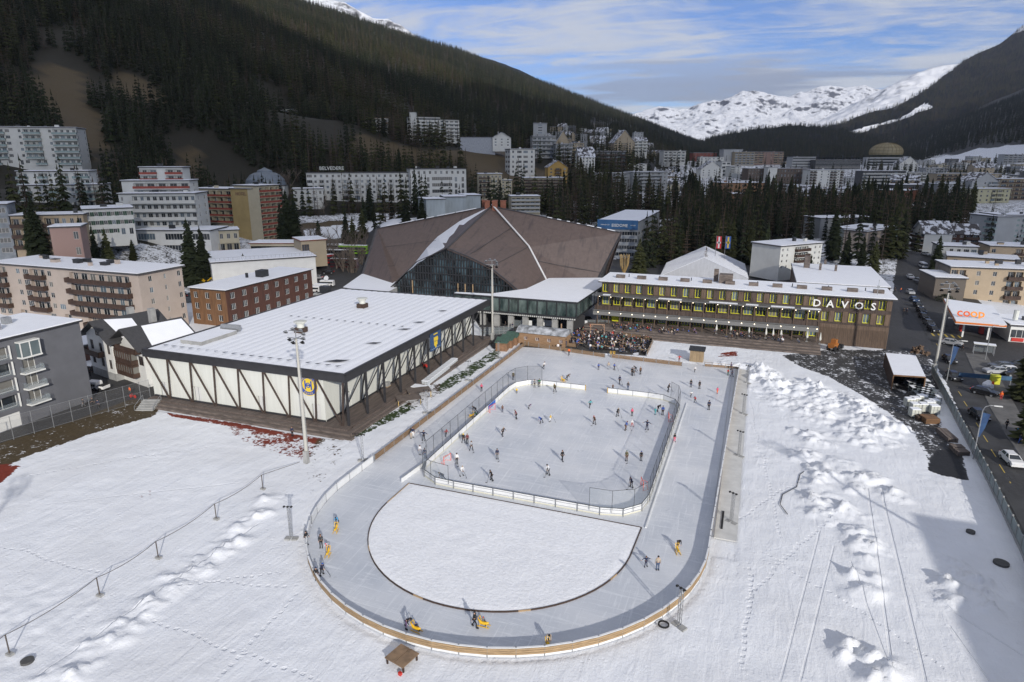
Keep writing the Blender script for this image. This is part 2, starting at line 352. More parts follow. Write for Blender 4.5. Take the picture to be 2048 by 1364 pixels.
def ground_mat():
 m=bpy.data.materials.new('snow_ground');m.use_nodes=True;nt=m.node_tree;N=nt.nodes.new;L=nt.links.new;b=nt.nodes['Principled BSDF']
 def noise(scale,det,rough=.6,st=(1,1,1),dist=0):
  mp=N('ShaderNodeMapping');L(tc.outputs['Object'],mp.inputs[0]);mp.inputs['Scale'].default_value=st
  n=N('ShaderNodeTexNoise');n.inputs['Scale'].default_value=scale;n.inputs['Detail'].default_value=det;n.inputs['Roughness'].default_value=rough;n.inputs['Distortion'].default_value=dist
  L(mp.outputs[0],n.inputs['Vector']);return n.outputs[0]
 def mr(v,a,b_,c=0.,d=1.):
  n=N('ShaderNodeMapRange');L(v,n.inputs[0]);n.inputs[1].default_value=a;n.inputs[2].default_value=b_;n.inputs[3].default_value=c;n.inputs[4].default_value=d;return n.outputs[0]
 def ma(op,x,y):
  n=N('ShaderNodeMath');n.operation=op
  for i,v in enumerate((x,y)):
   if isinstance(v,(int,float)):n.inputs[i].default_value=v
   else:L(v,n.inputs[i])
  return n.outputs[0]
 def mixc(f,c1,c2):
  n=N('ShaderNodeMix');n.data_type='RGBA';L(f,n.inputs[0])
  for i,c in((6,c1),(7,c2)):
   if isinstance(c,tuple):n.inputs[i].default_value=(*c,1)
   else:L(c,n.inputs[i])
  return n.outputs[2]
 tc=N('ShaderNodeTexCoord');at=N('ShaderNodeAttribute');at.attribute_name='bare';au=N('ShaderNodeAttribute');au.attribute_name='under'
 n1=noise(.35,8,.7);n2=noise(1.6,6,.65);n5=noise(.02,5,.6)
 nn=ma('ADD',ma('MULTIPLY',n1,.5),ma('MULTIPLY',n2,.5))
 v=ma('ADD',at.outputs['Fac'],ma('MULTIPLY',ma('SUBTRACT',nn,.5),1.5))
 mask=mr(v,.5,.56)
 und=mixc(mr(n2,.3,.7),au.outputs['Color'],(0,0,0));hs=N('ShaderNodeMix');hs.data_type='RGBA';hs.inputs[0].default_value=.62;L(und,hs.inputs[6]);L(au.outputs['Color'],hs.inputs[7])
 snow=mixc(mr(n1,.3,.7),(.80,.82,.85),(.735,.76,.80))
 snow=mixc(mr(noise(.09,5,.6),.45,.75),snow,(.70,.715,.74))
 L(mixc(mask,snow,hs.outputs[2]),b.inputs['Base Color'])
 b.inputs['Roughness'].default_value=.65;b.inputs['Specular IOR Level'].default_value=.25
 vo=N('ShaderNodeTexVoronoi');L(tc.outputs['Object'],vo.inputs['Vector']);vo.inputs['Scale'].default_value=1.35;vo.inputs['Randomness'].default_value=1
 foot=ma('MULTIPLY',mr(vo.outputs['Distance'],.0,.26),mr(noise(.11,4,.6),.46,.60))
 bh=ma('ADD',ma('MULTIPLY',noise(3.2,5,.7),.075),ma('ADD',ma('MULTIPLY',foot,.05),ma('MULTIPLY',noise(.8,4,.6,(1,.25,1),.6),.16)))
 sp_=N('ShaderNodeSeparateXYZ');L(tc.outputs['Object'],sp_.inputs[0])
 wob=ma('MULTIPLY',ma('SUBTRACT',noise(.12,2),.5),2.6)
 for(p1,p2,wd_,dep,dash) in TRACKS:
  a=G(*p1);b_=G(*p2);d=(b_-a);Ln=d.length;d/=Ln
  u=ma('ADD',ma('MULTIPLY',ma('SUBTRACT',sp_.outputs[0],a.x),d.x),ma('MULTIPLY',ma('SUBTRACT',sp_.outputs[1],a.y),d.y))
  v=ma('ADD',ma('MULTIPLY',ma('SUBTRACT',sp_.outputs[0],a.x),-d.y),ma('MULTIPLY',ma('SUBTRACT',sp_.outputs[1],a.y),d.x))
  g_=mr(ma('ABSOLUTE',ma('ADD',v,wob if dash else 0.0),0),wd_*.5,wd_,1,0)
  g_=ma('MULTIPLY',g_,ma('MULTIPLY',mr(u,0,.5),mr(u,Ln-.5,Ln,1,0)))
  if dash:g_=ma('MULTIPLY',g_,mr(ma('SINE',ma('ADD',ma('MULTIPLY',u,6.5),ma('MULTIPLY',wob,6.0)),0),.0,.6))
  bh=ma('SUBTRACT',bh,ma('MULTIPLY',g_,dep*(.55 if dash else .8)))
 bp=N('ShaderNodeBump');bp.inputs['Strength'].default_value=.9;bp.inputs['Distance'].default_value=.9;L(bh,bp.inputs['Height']);L(bp.outputs[0],b.inputs['Normal'])
 return m
# ---------------- shared materials ----------------
SNOW=mat('snow',(.82,.84,.87),.6,.03,1.2,.25,spec=.25)
SNOWR=mat('roof_snow',(.80,.82,.86),.6,.02,.5,.3,spec=.25)
ICE=None
WHITE=mat('white_board',(.72,.73,.73),.4,.05,.8)
WPAINT=mat('white_paint',(.66,.66,.63),.6,.05,.4)
STEEL=mat('galvanised_steel',(.33,.34,.35),.45,.15,3,metal=.5)
DSTEEL=mat('dark_steel',(.025,.027,.03),.5,.2,2)
WOOD=mat('light_wood',(.34,.235,.13),.7,.3,2.2,.2,stretch=(.4,.4,6))
BWOOD=mat('brown_wood',(.16,.085,.04),.75,.35,2,.2,stretch=(.4,.4,5))
DWOOD=mat('dark_wood',(.055,.032,.022),.75,.35,2,.2,stretch=(3,3,.3))
GREYWOOD=mat('weathered_wood',(.13,.105,.09),.8,.4,1.6,.25,stretch=(.4,3,1))
CONC=mat('concrete',(.30,.30,.29),.85,.15,.8,.1)
CREAM=mat('cream_panel',(.56,.57,.52),.55,.05,.25)
BLACK=mat('black_rubber',(.012,.012,.013),.7)
YEL=mat('yellow_plastic',(.75,.45,.02),.4)
RED=mat('red_paint',(.5,.03,.02),.45)
GLASS=mat('window_glass',(.02,.026,.032),.06,spec=.8)
GLASSL=mat('pale_glass',(.10,.13,.14),.08,spec=.9)
NET=mat('safety_net',(.05,.052,.056),.8,alpha=.17)
NET2=mat('clear_screen',(.35,.4,.42),.3,alpha=.18)
# ---------------- the ice ----------------
def ice_mat():
 m=bpy.data.materials.new('skated_ice');m.use_nodes=True;nt=m.node_tree;N=nt.nodes.new;L=nt.links.new;b=nt.nodes['Principled BSDF']
 tc=N('ShaderNodeTexCoord')
 def noise(scale,det,rough,st=(1,1,1),rot=0,dist=0):
  mp=N('ShaderNodeMapping');L(tc.outputs['Object'],mp.inputs[0]);mp.inputs['Scale'].default_value=st;mp.inputs['Rotation'].default_value=(0,0,rot)
  n=N('ShaderNodeTexNoise');n.inputs['Scale'].default_value=scale;n.inputs['Detail'].default_value=det;n.inputs['Roughness'].default_value=rough;n.inputs['Distortion'].default_value=dist
  L(mp.outputs[0],n.inputs['Vector']);return n.outputs[0]
 def mr(v,a,b_,c=0.,d=1.):
  n=N('ShaderNodeMapRange');L(v,n.inputs[0]);n.inputs[1].default_value=a;n.inputs[2].default_value=b_;n.inputs[3].default_value=c;n.inputs[4].default_value=d;return n.outputs[0]
 def mixc(f,c1,c2):
  n=N('ShaderNodeMix');n.data_type='RGBA';L(f,n.inputs[0])
  for i,c in((6,c1),(7,c2)):
   if isinstance(c,tuple):n.inputs[i].default_value=(*c,1)
   else:L(c,n.inputs[i])
  return n.outputs[2]
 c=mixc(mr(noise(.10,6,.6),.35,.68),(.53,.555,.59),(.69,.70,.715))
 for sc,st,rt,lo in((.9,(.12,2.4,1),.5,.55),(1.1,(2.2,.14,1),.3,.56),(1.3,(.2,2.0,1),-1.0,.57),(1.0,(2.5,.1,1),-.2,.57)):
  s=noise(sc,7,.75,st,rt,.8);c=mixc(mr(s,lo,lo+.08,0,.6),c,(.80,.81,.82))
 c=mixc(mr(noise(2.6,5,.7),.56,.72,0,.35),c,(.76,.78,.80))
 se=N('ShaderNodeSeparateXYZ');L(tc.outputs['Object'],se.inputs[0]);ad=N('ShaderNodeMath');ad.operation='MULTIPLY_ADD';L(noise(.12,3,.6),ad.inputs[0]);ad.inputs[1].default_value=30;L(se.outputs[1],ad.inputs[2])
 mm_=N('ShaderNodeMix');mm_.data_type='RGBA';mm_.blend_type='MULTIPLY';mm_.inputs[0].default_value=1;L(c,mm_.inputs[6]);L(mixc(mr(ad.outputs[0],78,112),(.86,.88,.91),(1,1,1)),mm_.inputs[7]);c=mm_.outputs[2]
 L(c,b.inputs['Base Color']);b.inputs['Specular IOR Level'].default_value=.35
 L(mr(noise(.5,4,.6),.3,.7,.26,.5),b.inputs['Roughness'])
 bp=N('ShaderNodeBump');bp.inputs['Strength'].default_value=.25;bp.inputs['Distance'].default_value=.04;L(noise(3,5,.7),bp.inputs['Height']);L(bp.outputs[0],b.inputs['Normal'])
 return m
ICE=ice_mat()
CX,CYO,RO,CYI,RI=-26.9,72.0,25.1,70.2,16.6
def ucurve(xl,xr,cy,ytop_l,ytop_r,n=48):
 """left straight down, semicircle, right straight up"""
 cx=(xl+xr)/2;r=(xr-xl)/2;P=[(xl,ytop_l)]
 for i in range(n+1):
  t=math.pi+math.pi*i/n;P.append((cx+r*math.cos(t),cy+r*math.sin(t)))
 P.append((xr,ytop_r));return P
def rounded(x0,x1,y0,y1,r,n=8):
 P=[]
 for cx,cy,a in((x1-r,y0+r,-90),(x1-r,y1-r,0),(x0+r,y1-r,90),(x0+r,y0+r,180)):
  for i in range(n+1):t=R(a+90*i/n);P.append((cx+r*math.cos(t),cy+r*math.sin(t)))
 return P
mb=MB();OUT=ucurve(-51.9,-1.9,72.0,149.6,148.3)
P=OUT;mb.poly([(x,y,.05) for x,y in P]);ice=mb.build('ice',ICE);tag(ice,'grey blue skated ice of the track and the hockey rink',None,None,'structure')
mb=MB()
isl=[(-43.4,75.6)]+[(CX+RI*math.cos(math.pi+math.pi*i/40),CYI-.6+RI*math.sin(math.pi+math.pi*i/40)) for i in range(41)]+[(-10.1,75.2)]
cen=(CX,67.5);rings=26;n=len(isl)
for k in range(rings+1):
 t=k/rings
 for(x,y) in isl:mb.v.append((cen[0]+(x-cen[0])*t,cen[1]+(y-cen[1])*t,.12))
arr=np.array(mb.v);arr[:,2]+=np.where(np.arange(len(arr))>=rings*n,0,fbm(arr[:,0],arr[:,1],5,3,3)*.16+fbm(arr[:,0],arr[:,1],1.2,9,3)*.12+.05);mb.v=[tuple(q) for q in arr]
for k in range(rings):
 for i in range(n):mb.f.append((k*n+i,(k+1)*n+i,(k+1)*n+(i+1)%n,k*n+(i+1)%n));mb.m.append(0)
SNOWI=mat('trampled_snow',(.80,.815,.84),.65,.05,2.6,.9,spec=.2)
tag(mb.build('snow_island',SNOWI,smooth=True),'trampled snow filling the inside of the bend',None,None,'structure')
k0=MB()
for i in range(len(isl)-1):
 a,b=isl[i],isl[i+1];k0.bar((a[0],a[1],.10),(b[0],b[1],.10),.11,.2,m=0 if i%9 else 1)
k0.bar((*isl[-1],.14),(*isl[0],.14),.1,.12)
tag(k0.build('kerb_board',[DWOOD,WOOD]),'dark wooden kerb board edging the snow island','kerb board')
# ---------------- hockey boards ----------------
def polyline_pts(P,step):
 out=[P[0]];acc=0
 for a,b in zip(P[:-1],P[1:]):
  L_=math.hypot(b[0]-a[0],b[1]-a[1]);d=0
  while acc+L_-d>=step:d+=step-acc;acc=0;out.append((a[0]+(b[0]-a[0])*d/L_,a[1]+(b[1]-a[1])*d/L_))
  acc+=L_-d
 if math.hypot(out[-1][0]-P[-1][0],out[-1][1]-P[-1][1])>step*.3:out.append(P[-1])
 return out
def arc(cx,cy,r,a0,a1,n=8):return[(cx+r*math.cos(R(a0+(a1-a0)*i/n)),cy+r*math.sin(R(a0+(a1-a0)*i/n))) for i in range(n+1)]
HX0,HX1,HY0,HY1,HR=-43.5,-10.3,76.6,123.0,5.0
seg1=[(-29.3,HY1)]+arc(HX0+HR,HY1-HR,HR,90,180)+arc(HX0+HR,HY0+HR,HR,180,270)+arc(HX1-HR,HY0+HR,HR,270,360)+arc(HX1-HR,HY1-HR,HR,0,90)+[(-24.7,HY1)]
hb=thing('rink_boards','white hockey boards with grey steel posts round the inner ice rink','rink boards',(0,0,0))
pts=polyline_pts(seg1,3.0);panel_i=0
for a,b in zip(pts[:-1],pts[1:]):
 m_=MB();m_.bar((*a,.60),(*b,.60),.07,1.06,m=0);m_.bar((*a,1.15),(*b,1.15),.10,.06,m=1);m_.bar((*a,.17),(*b,.17),.085,.16,m=2)
 m_.build('board_panel',[WHITE,DSTEEL,mat('kick_strip',(.6,.58,.45),.5)],hb)
m_=MB()
for a in pts[::1]:m_.box(a[0]-.05,a[0]+.05,a[1]-.05,a[1]+.05,.05,1.2)
for a,b in zip(pts[:-1],pts[1:]):
 dx,dy=b[0]-a[0],b[1]-a[1];L_=math.hypot(dx,dy);ox,oy=dy/L_*.16,-dx/L_*.16
 m_.bar((a[0]-0+ox,a[1]+oy,.45),(b[0]+ox,b[1]+oy,.45),.04);m_.bar((a[0]+ox,a[1]+oy,.95),(b[0]+ox,b[1]+oy,.95),.04);m_.bar((a[0]+ox,a[1]+oy,.05),(a[0]+ox,a[1]+oy,1.2),.06)
m_.build('post_frame',STEEL,hb)
for x in(-29.25,-24.75):mm=MB();mm.box(x-.08,x+.08,HY1-.06,HY1+.06,.06,1.22);mm.build('gate_post',mat('wood_yellow',(.5,.33,.1),.6),hb)
def net(label,path,h,matn=NET,z0=1.2,pstep=3.0):
 t=thing('safety_net',label,'safety net',(0,0,0),group=None)
 P=polyline_pts(path,pstep);q=MB()
 for a,b in zip(P[:-1],P[1:]):q.quad((*a,z0),(*b,z0),(*b,z0+h),(*a,z0+h))
 q.build('net',matn,t)
 for a in P:p_=MB();p_.bar((*a,z0-.6),(*a,z0+h+.05),.045);p_.build('post',DSTEEL,t)
 q=MB()
 for a,b in zip(P[:-1],P[1:]):q.bar((*a,z0+h),(*b,z0+h),.04)
 q.build('top_wire',DSTEEL,t);return t
o_=.14
net('dark net on posts along the left side of the hockey rink',[(-38.5,HY1+o_)]+arc(HX0+HR,HY1-HR,HR+o_,90,180)+[(HX0-o_,HY0+HR)],2.9)
net('dark net on posts along the right side of the hockey rink',[(HX1+o_,HY0+HR),(HX1+o_,HY1-HR)]+arc(HX1-HR,HY1-HR,HR+o_,0,55,4),2.9)
net('thin clear screen round the near left corner of the hockey rink',arc(HX0+HR,HY0+HR,HR+o_,180,270)+[(-37.0,HY0-o_)],2.3,NET2)
net('thin clear screen round the near right corner of the hockey rink',[(-17.2,HY0-o_)]+arc(HX1-HR,HY0+HR,HR+o_,270,360),2.6,NET2)
q=MB();q.bar((HX0-.5,HY0+HR,.35),(-44.6,75.6,.35),.1,.7);q.bar((HX0-.5,HY0+HR,.75),(-44.6,75.6,.75),.06,.06,m=1)
tag(q.build('divider_board',[WHITE,STEEL]),'short white board between track and hockey rink at the near left corner','divider board')
q=MB();q.bar((-9.6,75.4,.12),(-9.3,122.5,.12),.18,.2)
tag(q.build('ice_kerb',WHITE),'low white kerb between the hockey rink and the right hand straight','kerb')
# ---------------- outer fence of the track ----------------
def wood_fence(label,P,step=2.9,style='slat',rails=3,both=False):
 t=thing('wooden_fence' if style!='white' else 'white_barrier',label,'fence' if style!='white' else 'barrier',(0,0,0))
 pts=polyline_pts(P,step)
 for a,b in zip(pts[:-1],pts[1:]):
  q=MB();dx,dy=b[0]-a[0],b[1]-a[1];L_=math.hypot(dx,dy);ox,oy=dy/L_,-dx/L_
  if style=='slat':
   q.bar((*a,.12),(*b,.12),.07,.24,m=1)
   for k in range(rails):z=.37+.235*k;q.bar((a[0]+ox*.05,a[1]+oy*.05,z),(b[0]+ox*.05,b[1]+oy*.05,z),.045,.20,m=0)
   q.bar((a[0]-ox*.05,a[1]-oy*.05,.62),(b[0]-ox*.05,b[1]-oy*.05,.62),.04,.86,m=1)
   q.bar((*a,1.06),(*b,1.06),.20,.05,m=1)
  elif style=='plank':
   for k in range(rails):z=.24+.27*k;q.bar((*a,z),(*b,z),.06,.24,m=0)
   q.bar((*a,.98),(*b,.98),.14,.05,m=0)
  else:
   q.bar((*a,.52),(*b,.52),.09,1.0,m=1);q.bar((*a,1.06),(*b,1.06),.2,.06,m=1)
  q.build('panel',[WOOD if style=='slat' else BWOOD2,WHITE],t)
 for a in pts:
  q=MB();q.box(a[0]-.06,a[0]+.06,a[1]-.06,a[1]+.06,0,1.16);q.build('post',STEEL,t)
 return t
BWOOD2=mat('fence_wood',(.22,.145,.085),.7,.3,2.2,.2,stretch=(.4,.4,6))
CO=lambda a,r=25.15:(-26.9+r*math.cos(R(a)),72.0+r*math.sin(R(a)))
wood_fence('brown plank fence along the left straight of the track',[(-51.5,150.0),(-52.0,80.0)],style='plank')
wood_fence('plain white barrier round the start of the left bend',[(-52.0,80.0)]+[CO(a) for a in range(180,206,4)],3.2,'white')
wood_fence('long curved fence of wooden slats with white caps round the bend',[CO(a) for a in range(206,361,4)]+[(-1.75,76.0)],2.7)
wood_fence('low slat fence with white caps along the right straight of the track',[(-1.75,76.0),(-.6,148.0)],3.0)
wood_fence('brown plank fence between the ice and the crowded terrace',[(-30.5,146.8),(-51.5,150.2)],style='plank')
wood_fence('brown plank fence behind the far end of the ice',[(-12.8,146.2),(-29.0,147.2)],style='plank')
wood_fence('short plank fence right of the small wooden kiosk',[(-.6,148.2),(-8.0,147.8)],style='plank',rails=2)
q=MB();q.box(-1.35,1.3,76,148,.05,.16);tag(q.build('walkway',mat('matting',(.55,.55,.53),.7,.1,.6)),'pale walkway strip outside the right straight',None,None,'structure')
p=G(806,1322);t=thing('wooden_ramp','small brown wooden platform outside the fence at the bottom of the bend','platform',p,R(-14))
q=MB();q.box(-1.15,-.03,-1.2,1.0,.62,.7);q.box(.03,1.15,-1.2,1.0,.62,.7);q.build('deck',BWOOD2,t)
for x in(-1,1):
 for y in(-1,.8):q=MB();q.box(x-.07,x+.07,y-.07,y+.07,-.3,.62);q.build('leg',DWOOD,t)
q=MB();q.box(.8,1.1,-1.5,-1.25,-.1,.25);tag(q.build('foot_pad',RED,t))
def goal(px,py,rz,label):
 t=thing('hockey_goal',label,'goal',G(px,py,.05),rz,'small hockey goals on the rink')
 q=MB()
 q.tube([(-.9,0,0),(-.9,0,1.2),(.9,0,1.2),(.9,0,0)],.05,6);q.tube([(-.9,0,0),(-.6,.8,0),(.6,.8,0),(.9,0,0)],.04,6)
 q.tube([(0,0,1.2),(0,.7,.9),(0,.8,0)],.03,6);q.build('frame',mat('goal_red',(.75,.12,.08),.4),t)
 q=MB();q.quad((-.9,0,1.2),(.9,0,1.2),(.6,.8,0),(-.6,.8,0));q.poly([(-.9,0,0),(-.9,0,1.2),(-.6,.8,0)]);q.poly([(.9,0,0),(.9,0,1.2),(.6,.8,0)])
 q.build('net',mat('goal_net',(.8,.8,.8),.8,alpha=.22),t)
goal(895,925,R(80),'small red framed goal near the left boards, closest to the camera')
goal(985,822,R(80),'small red framed goal at the far left boards')
goal(1284,975,R(-70),'small red framed goal near the lower right corner of the boards')
goal(1337,840,R(-80),'small red framed goal by the far right boards')
q=MB();q.box(HX0+.05,HX0+.09,106.0,109.5,.2,1.05);tag(q.build('advert_board',mat('advert_blue',(.03,.13,.5),.5)),'small blue advert panel on the left hockey boards','advert board')
# ---------------- building kit ----------------
def wall_grid(mb,o,ux,W,H,holes,rev=.18,m=0,mrev=None):
 """wall of W x H from o along ux with rectangular holes (x0,x1,z0,z1) and reveals; outward = ux x z"""
 ux=Vector((ux[0],ux[1],0));nrm=Vector((ux.y,-ux.x,0));o=Vector(o)
 xs=sorted({0,W,*[round(h[i],3) for h in holes for i in(0,1)]});zs=sorted({0,H,*[round(h[i],3) for h in holes for i in(2,3)]})
 P=lambda x,z,d=0:o+ux*x+Vector((0,0,z))-nrm*d
 hs=[(round(a,3),round(b,3),round(c,3),round(d,3)) for a,b,c,d,*_ in holes]
 for j in range(len(zs)-1):
  zc=(zs[j]+zs[j+1])/2;row=[h for h in hs if h[2]<zc<h[3]];run=None
  for i in range(len(xs)-1):
   xc=(xs[i]+xs[i+1])/2;hole=any(h[0]<xc<h[1] for h in row)
   if not hole:
    if run is None:run=xs[i]
   if(hole or i==len(xs)-2) and run is not None:
    e=xs[i] if hole else xs[i+1];mb.quad(P(run,zs[j]),P(e,zs[j]),P(e,zs[j+1]),P(run,zs[j+1]),m);run=None
 for h in holes:
  a,b,c,d=h[:4];r=h[4] if len(h)>4 else rev;q=m if mrev is None else mrev
  mb.quad(P(a,c),P(b,c),P(b,c,r),P(a,c,r),q);mb.quad(P(a,d,r),P(b,d,r),P(b,d),P(a,d),q)
  mb.quad(P(a,c),P(a,c,r),P(a,d,r),P(a,d),q);mb.quad(P(b,c,r),P(b,c),P(b,d),P(b,d,r),q)
WIN={}
def win_mesh(w_,h_,fr,gl,nm=1,bars=0,lower=False):
 """window in local x (width) z (height), facing -y, origin bottom centre"""
 key=(round(w_,1),round(h_,1),fr.name,gl.name,nm,bars)
 if key in WIN:return WIN[key]
 q=MB();f=.07 if w_<3 else .09
 q.quad((-w_/2,0,0),(w_/2,0,0),(w_/2,0,h_),(-w_/2,0,h_),1)
 for x0,x1,z0,z1 in((-w_/2,w_/2,0,f),(-w_/2,w_/2,h_-f,h_),(-w_/2,-w_/2+f,0,h_),(w_/2-f,w_/2,0,h_)):q.box(x0,x1,-.06,-.003,z0,z1)
 for i in range(nm):x=-w_/2+w_*(i+1)/(nm+1);q.box(x-f/2,x+f/2,-.05,-.003,f,h_-f)
 for i in range(bars):z=h_*(i+1)/(bars+1);q.box(-w_/2,w_/2,-.045,-.003,z-f/3,z+f/3)
 me=q.mesh('window',[fr,gl]);WIN[key]=me;return me
BAL={}
def balc_mesh(w_,dep,ph,slab,par,thick=.22,rails=False,snow=True):
 key=(round(w_,1),round(dep,1),round(ph,1),slab.name,par.name,rails)
 if key in BAL:return BAL[key]
 q=MB();q.box(-w_/2,w_/2,-dep,.0,-thick,0,0)
 if rails:
  for k in range(3):z=ph*(k+1)/3;q.box(-w_/2,w_/2,-dep+.02,-dep+.06,z-.03,z+.03,1);q.box(-w_/2,-w_/2+.05,-dep,0,z-.03,z+.03,1);q.box(w_/2-.05,w_/2,-dep,0,z-.03,z+.03,1)
  for k in range(int(w_/1.2)+1):x=-w_/2+w_*k/max(1,int(w_/1.2));q.box(x-.03,x+.03,-dep+.02,-dep+.07,0,ph,1)
 else:
  q.box(-w_/2,w_/2,-dep,-dep+.08,.0,ph,1)
  if dep>.3:q.box(-w_/2,-w_/2+.08,-dep,0,.0,ph,1);q.box(w_/2-.08,w_/2,-dep,0,.0,ph,1)
 me=q.mesh('balcony',[slab,par]);BAL[key]=me;return me
GLS=[GLASS,mat('curtained_glass',(.16,.155,.14),.25,spec=.6),mat('dim_glass',(.05,.055,.06),.1,spec=.7),mat('bright_glass',(.12,.16,.19),.08,spec=.9)]
WFR=mat('window_frame',(.55,.54,.51),.5)
SHUT={}
def facade(root,o,ang,W,fl,fh,H,pat,wm,st,wl):
 """one side: o = left bottom corner, ang = direction of the wall in root space"""
 ux=(math.cos(ang),math.sin(ang));pats=pat if isinstance(pat,list) else[pat]*fl
 holes=[];q=MB();rr=random.Random(int(W*100)+fl)
 nrm=Vector((ux[1],-ux[0],0));base=Vector(o)
 def at(x,z,d):return base+Vector((ux[0]*x,ux[1]*x,z))-nrm*d
 z0=st.get('z0',0)
 for k in range(fl):
  p=pats[min(k,len(pats)-1)]
  if not p:continue
  bw=W/len(p);zb=z0+k*fh;i=0
  while i<len(p):
   c=p[i];j=i
   if c in 'blgrB':
    while j+1<len(p) and p[j+1]==c:j+=1
   wd=bw*(j-i+1);xc=bw*i+wd/2
   if c=='w':ww,wh,zz=min(bw*.48,1.5),fh*.48,fh*.30
   elif c=='W':ww,wh,zz=bw*.72,fh*.5,fh*.28
   elif c=='d':ww,wh,zz=min(bw*.5,1.7),fh*.74,fh*.05
   elif c=='v':ww,wh,zz=bw*.3,fh*.45,fh*.3
   elif c=='g':ww,wh,zz=wd-.36,fh*.55,fh*.28
   elif c=='r':ww,wh,zz=wd-.3,fh*.8,fh*.08
   elif c in 'bBl':ww,wh,zz=wd-.35,fh*.80,fh*.04
   else:i=j+1;continue
   dep={'b':.8,'B':.8,'l':1.3}.get(c,.16)
   holes.append((xc-ww/2,xc+ww/2,zb+zz,zb+zz+wh,dep))
   gl=rr.choice(GLS+[GLASS,GLASS]) if not st.get('glass') else st['glass']
   nm=max(1,int(ww/1.3)) if c in 'gbBlr' else(1 if ww<1.6 else 2)
   if c in 'bBl':
    q.quad(at(xc-ww/2,zb+zz,dep),at(xc+ww/2,zb+zz,dep),at(xc+ww/2,zb+zz+wh,dep),at(xc-ww/2,zb+zz+wh,dep))
    for b_i in range(i,j+1):
     gl=rr.choice(GLS+[GLASS,GLASS]);w1=bw*rr.choice((.5,.62,.7));wl.append((at(bw*(b_i+.5),zb+zz+.02,dep-.03),ang,win_mesh(w1,wh-.25,st.get('frame',WFR),gl,1)))
     if st.get('div') or(c=='b' and b_i>i):xx=bw*b_i;q.hexa([at(xx+e_,zb+z_,d_) for z_,(e_,d_) in[(zz-.2,k_) for k_ in((-.1,-st.get('bd',1.3)*.9),(.1,-st.get('bd',1.3)*.9),(.1,dep),(-.1,dep))]+[(zz+wh+.2,k_) for k_ in((-.1,-st.get('bd',1.3)*.9),(.1,-st.get('bd',1.3)*.9),(.1,dep),(-.1,dep))]]) if st.get('div') else q.hexa([at(xx+e_,zb+z_,d_) for z_,(e_,d_) in[(zz,k_) for k_ in((-.08,0),(.08,0),(.08,dep),(-.08,dep))]+[(zz+wh,k_) for k_ in((-.08,0),(.08,0),(.08,dep),(-.08,dep))]])
   else:wl.append((at(xc,zb+zz,dep-.01),ang,win_mesh(ww,wh,st.get('frame',WFR),gl,nm)))
   if c in 'bB':
    me=balc_mesh(wd-.15 if c=='b' else wd+.6,st.get('bd',1.3),st.get('bh',1.0),st.get('slab',wm),st.get('par',wm),rails=st.get('rails',False))
    b_=put(me,'balcony',root,at(xc,zb+zz,0),ang)
   elif c=='l':
    b_=put(balc_mesh(wd-.3,.12,st.get('bh',1.0),st.get('slab',wm),st.get('par',wm)),'parapet',root,at(xc,zb+zz,-.01),ang)
   if c in 'wv' and st.get('shut'):
    s_=MB()
    for sx in(-1,1):s_.box(sx*(ww/2+ww*.28)-ww*.24,sx*(ww/2+ww*.28)+ww*.24,-.08,-.01,0,wh)
    k_=(round(ww,1),st['shut'].name)
    if k_ not in SHUT:SHUT[k_]=s_.mesh('shutters',st['shut'])
    put(SHUT[k_],'shutters',root,at(xc,zb+zz,0),ang)
   i=j+1
 holes=[h for h in holes if h[0]>.02 and h[1]<W-.02 and h[3]<H-.02]
 wall_grid(q,(o[0],o[1],o[2]-st.get('foot',3)),ux,W,H+st.get('foot',3),[(h[0],h[1],h[2]+st.get('foot',3),h[3]+st.get('foot',3),h[4]) for h in holes])
 return q
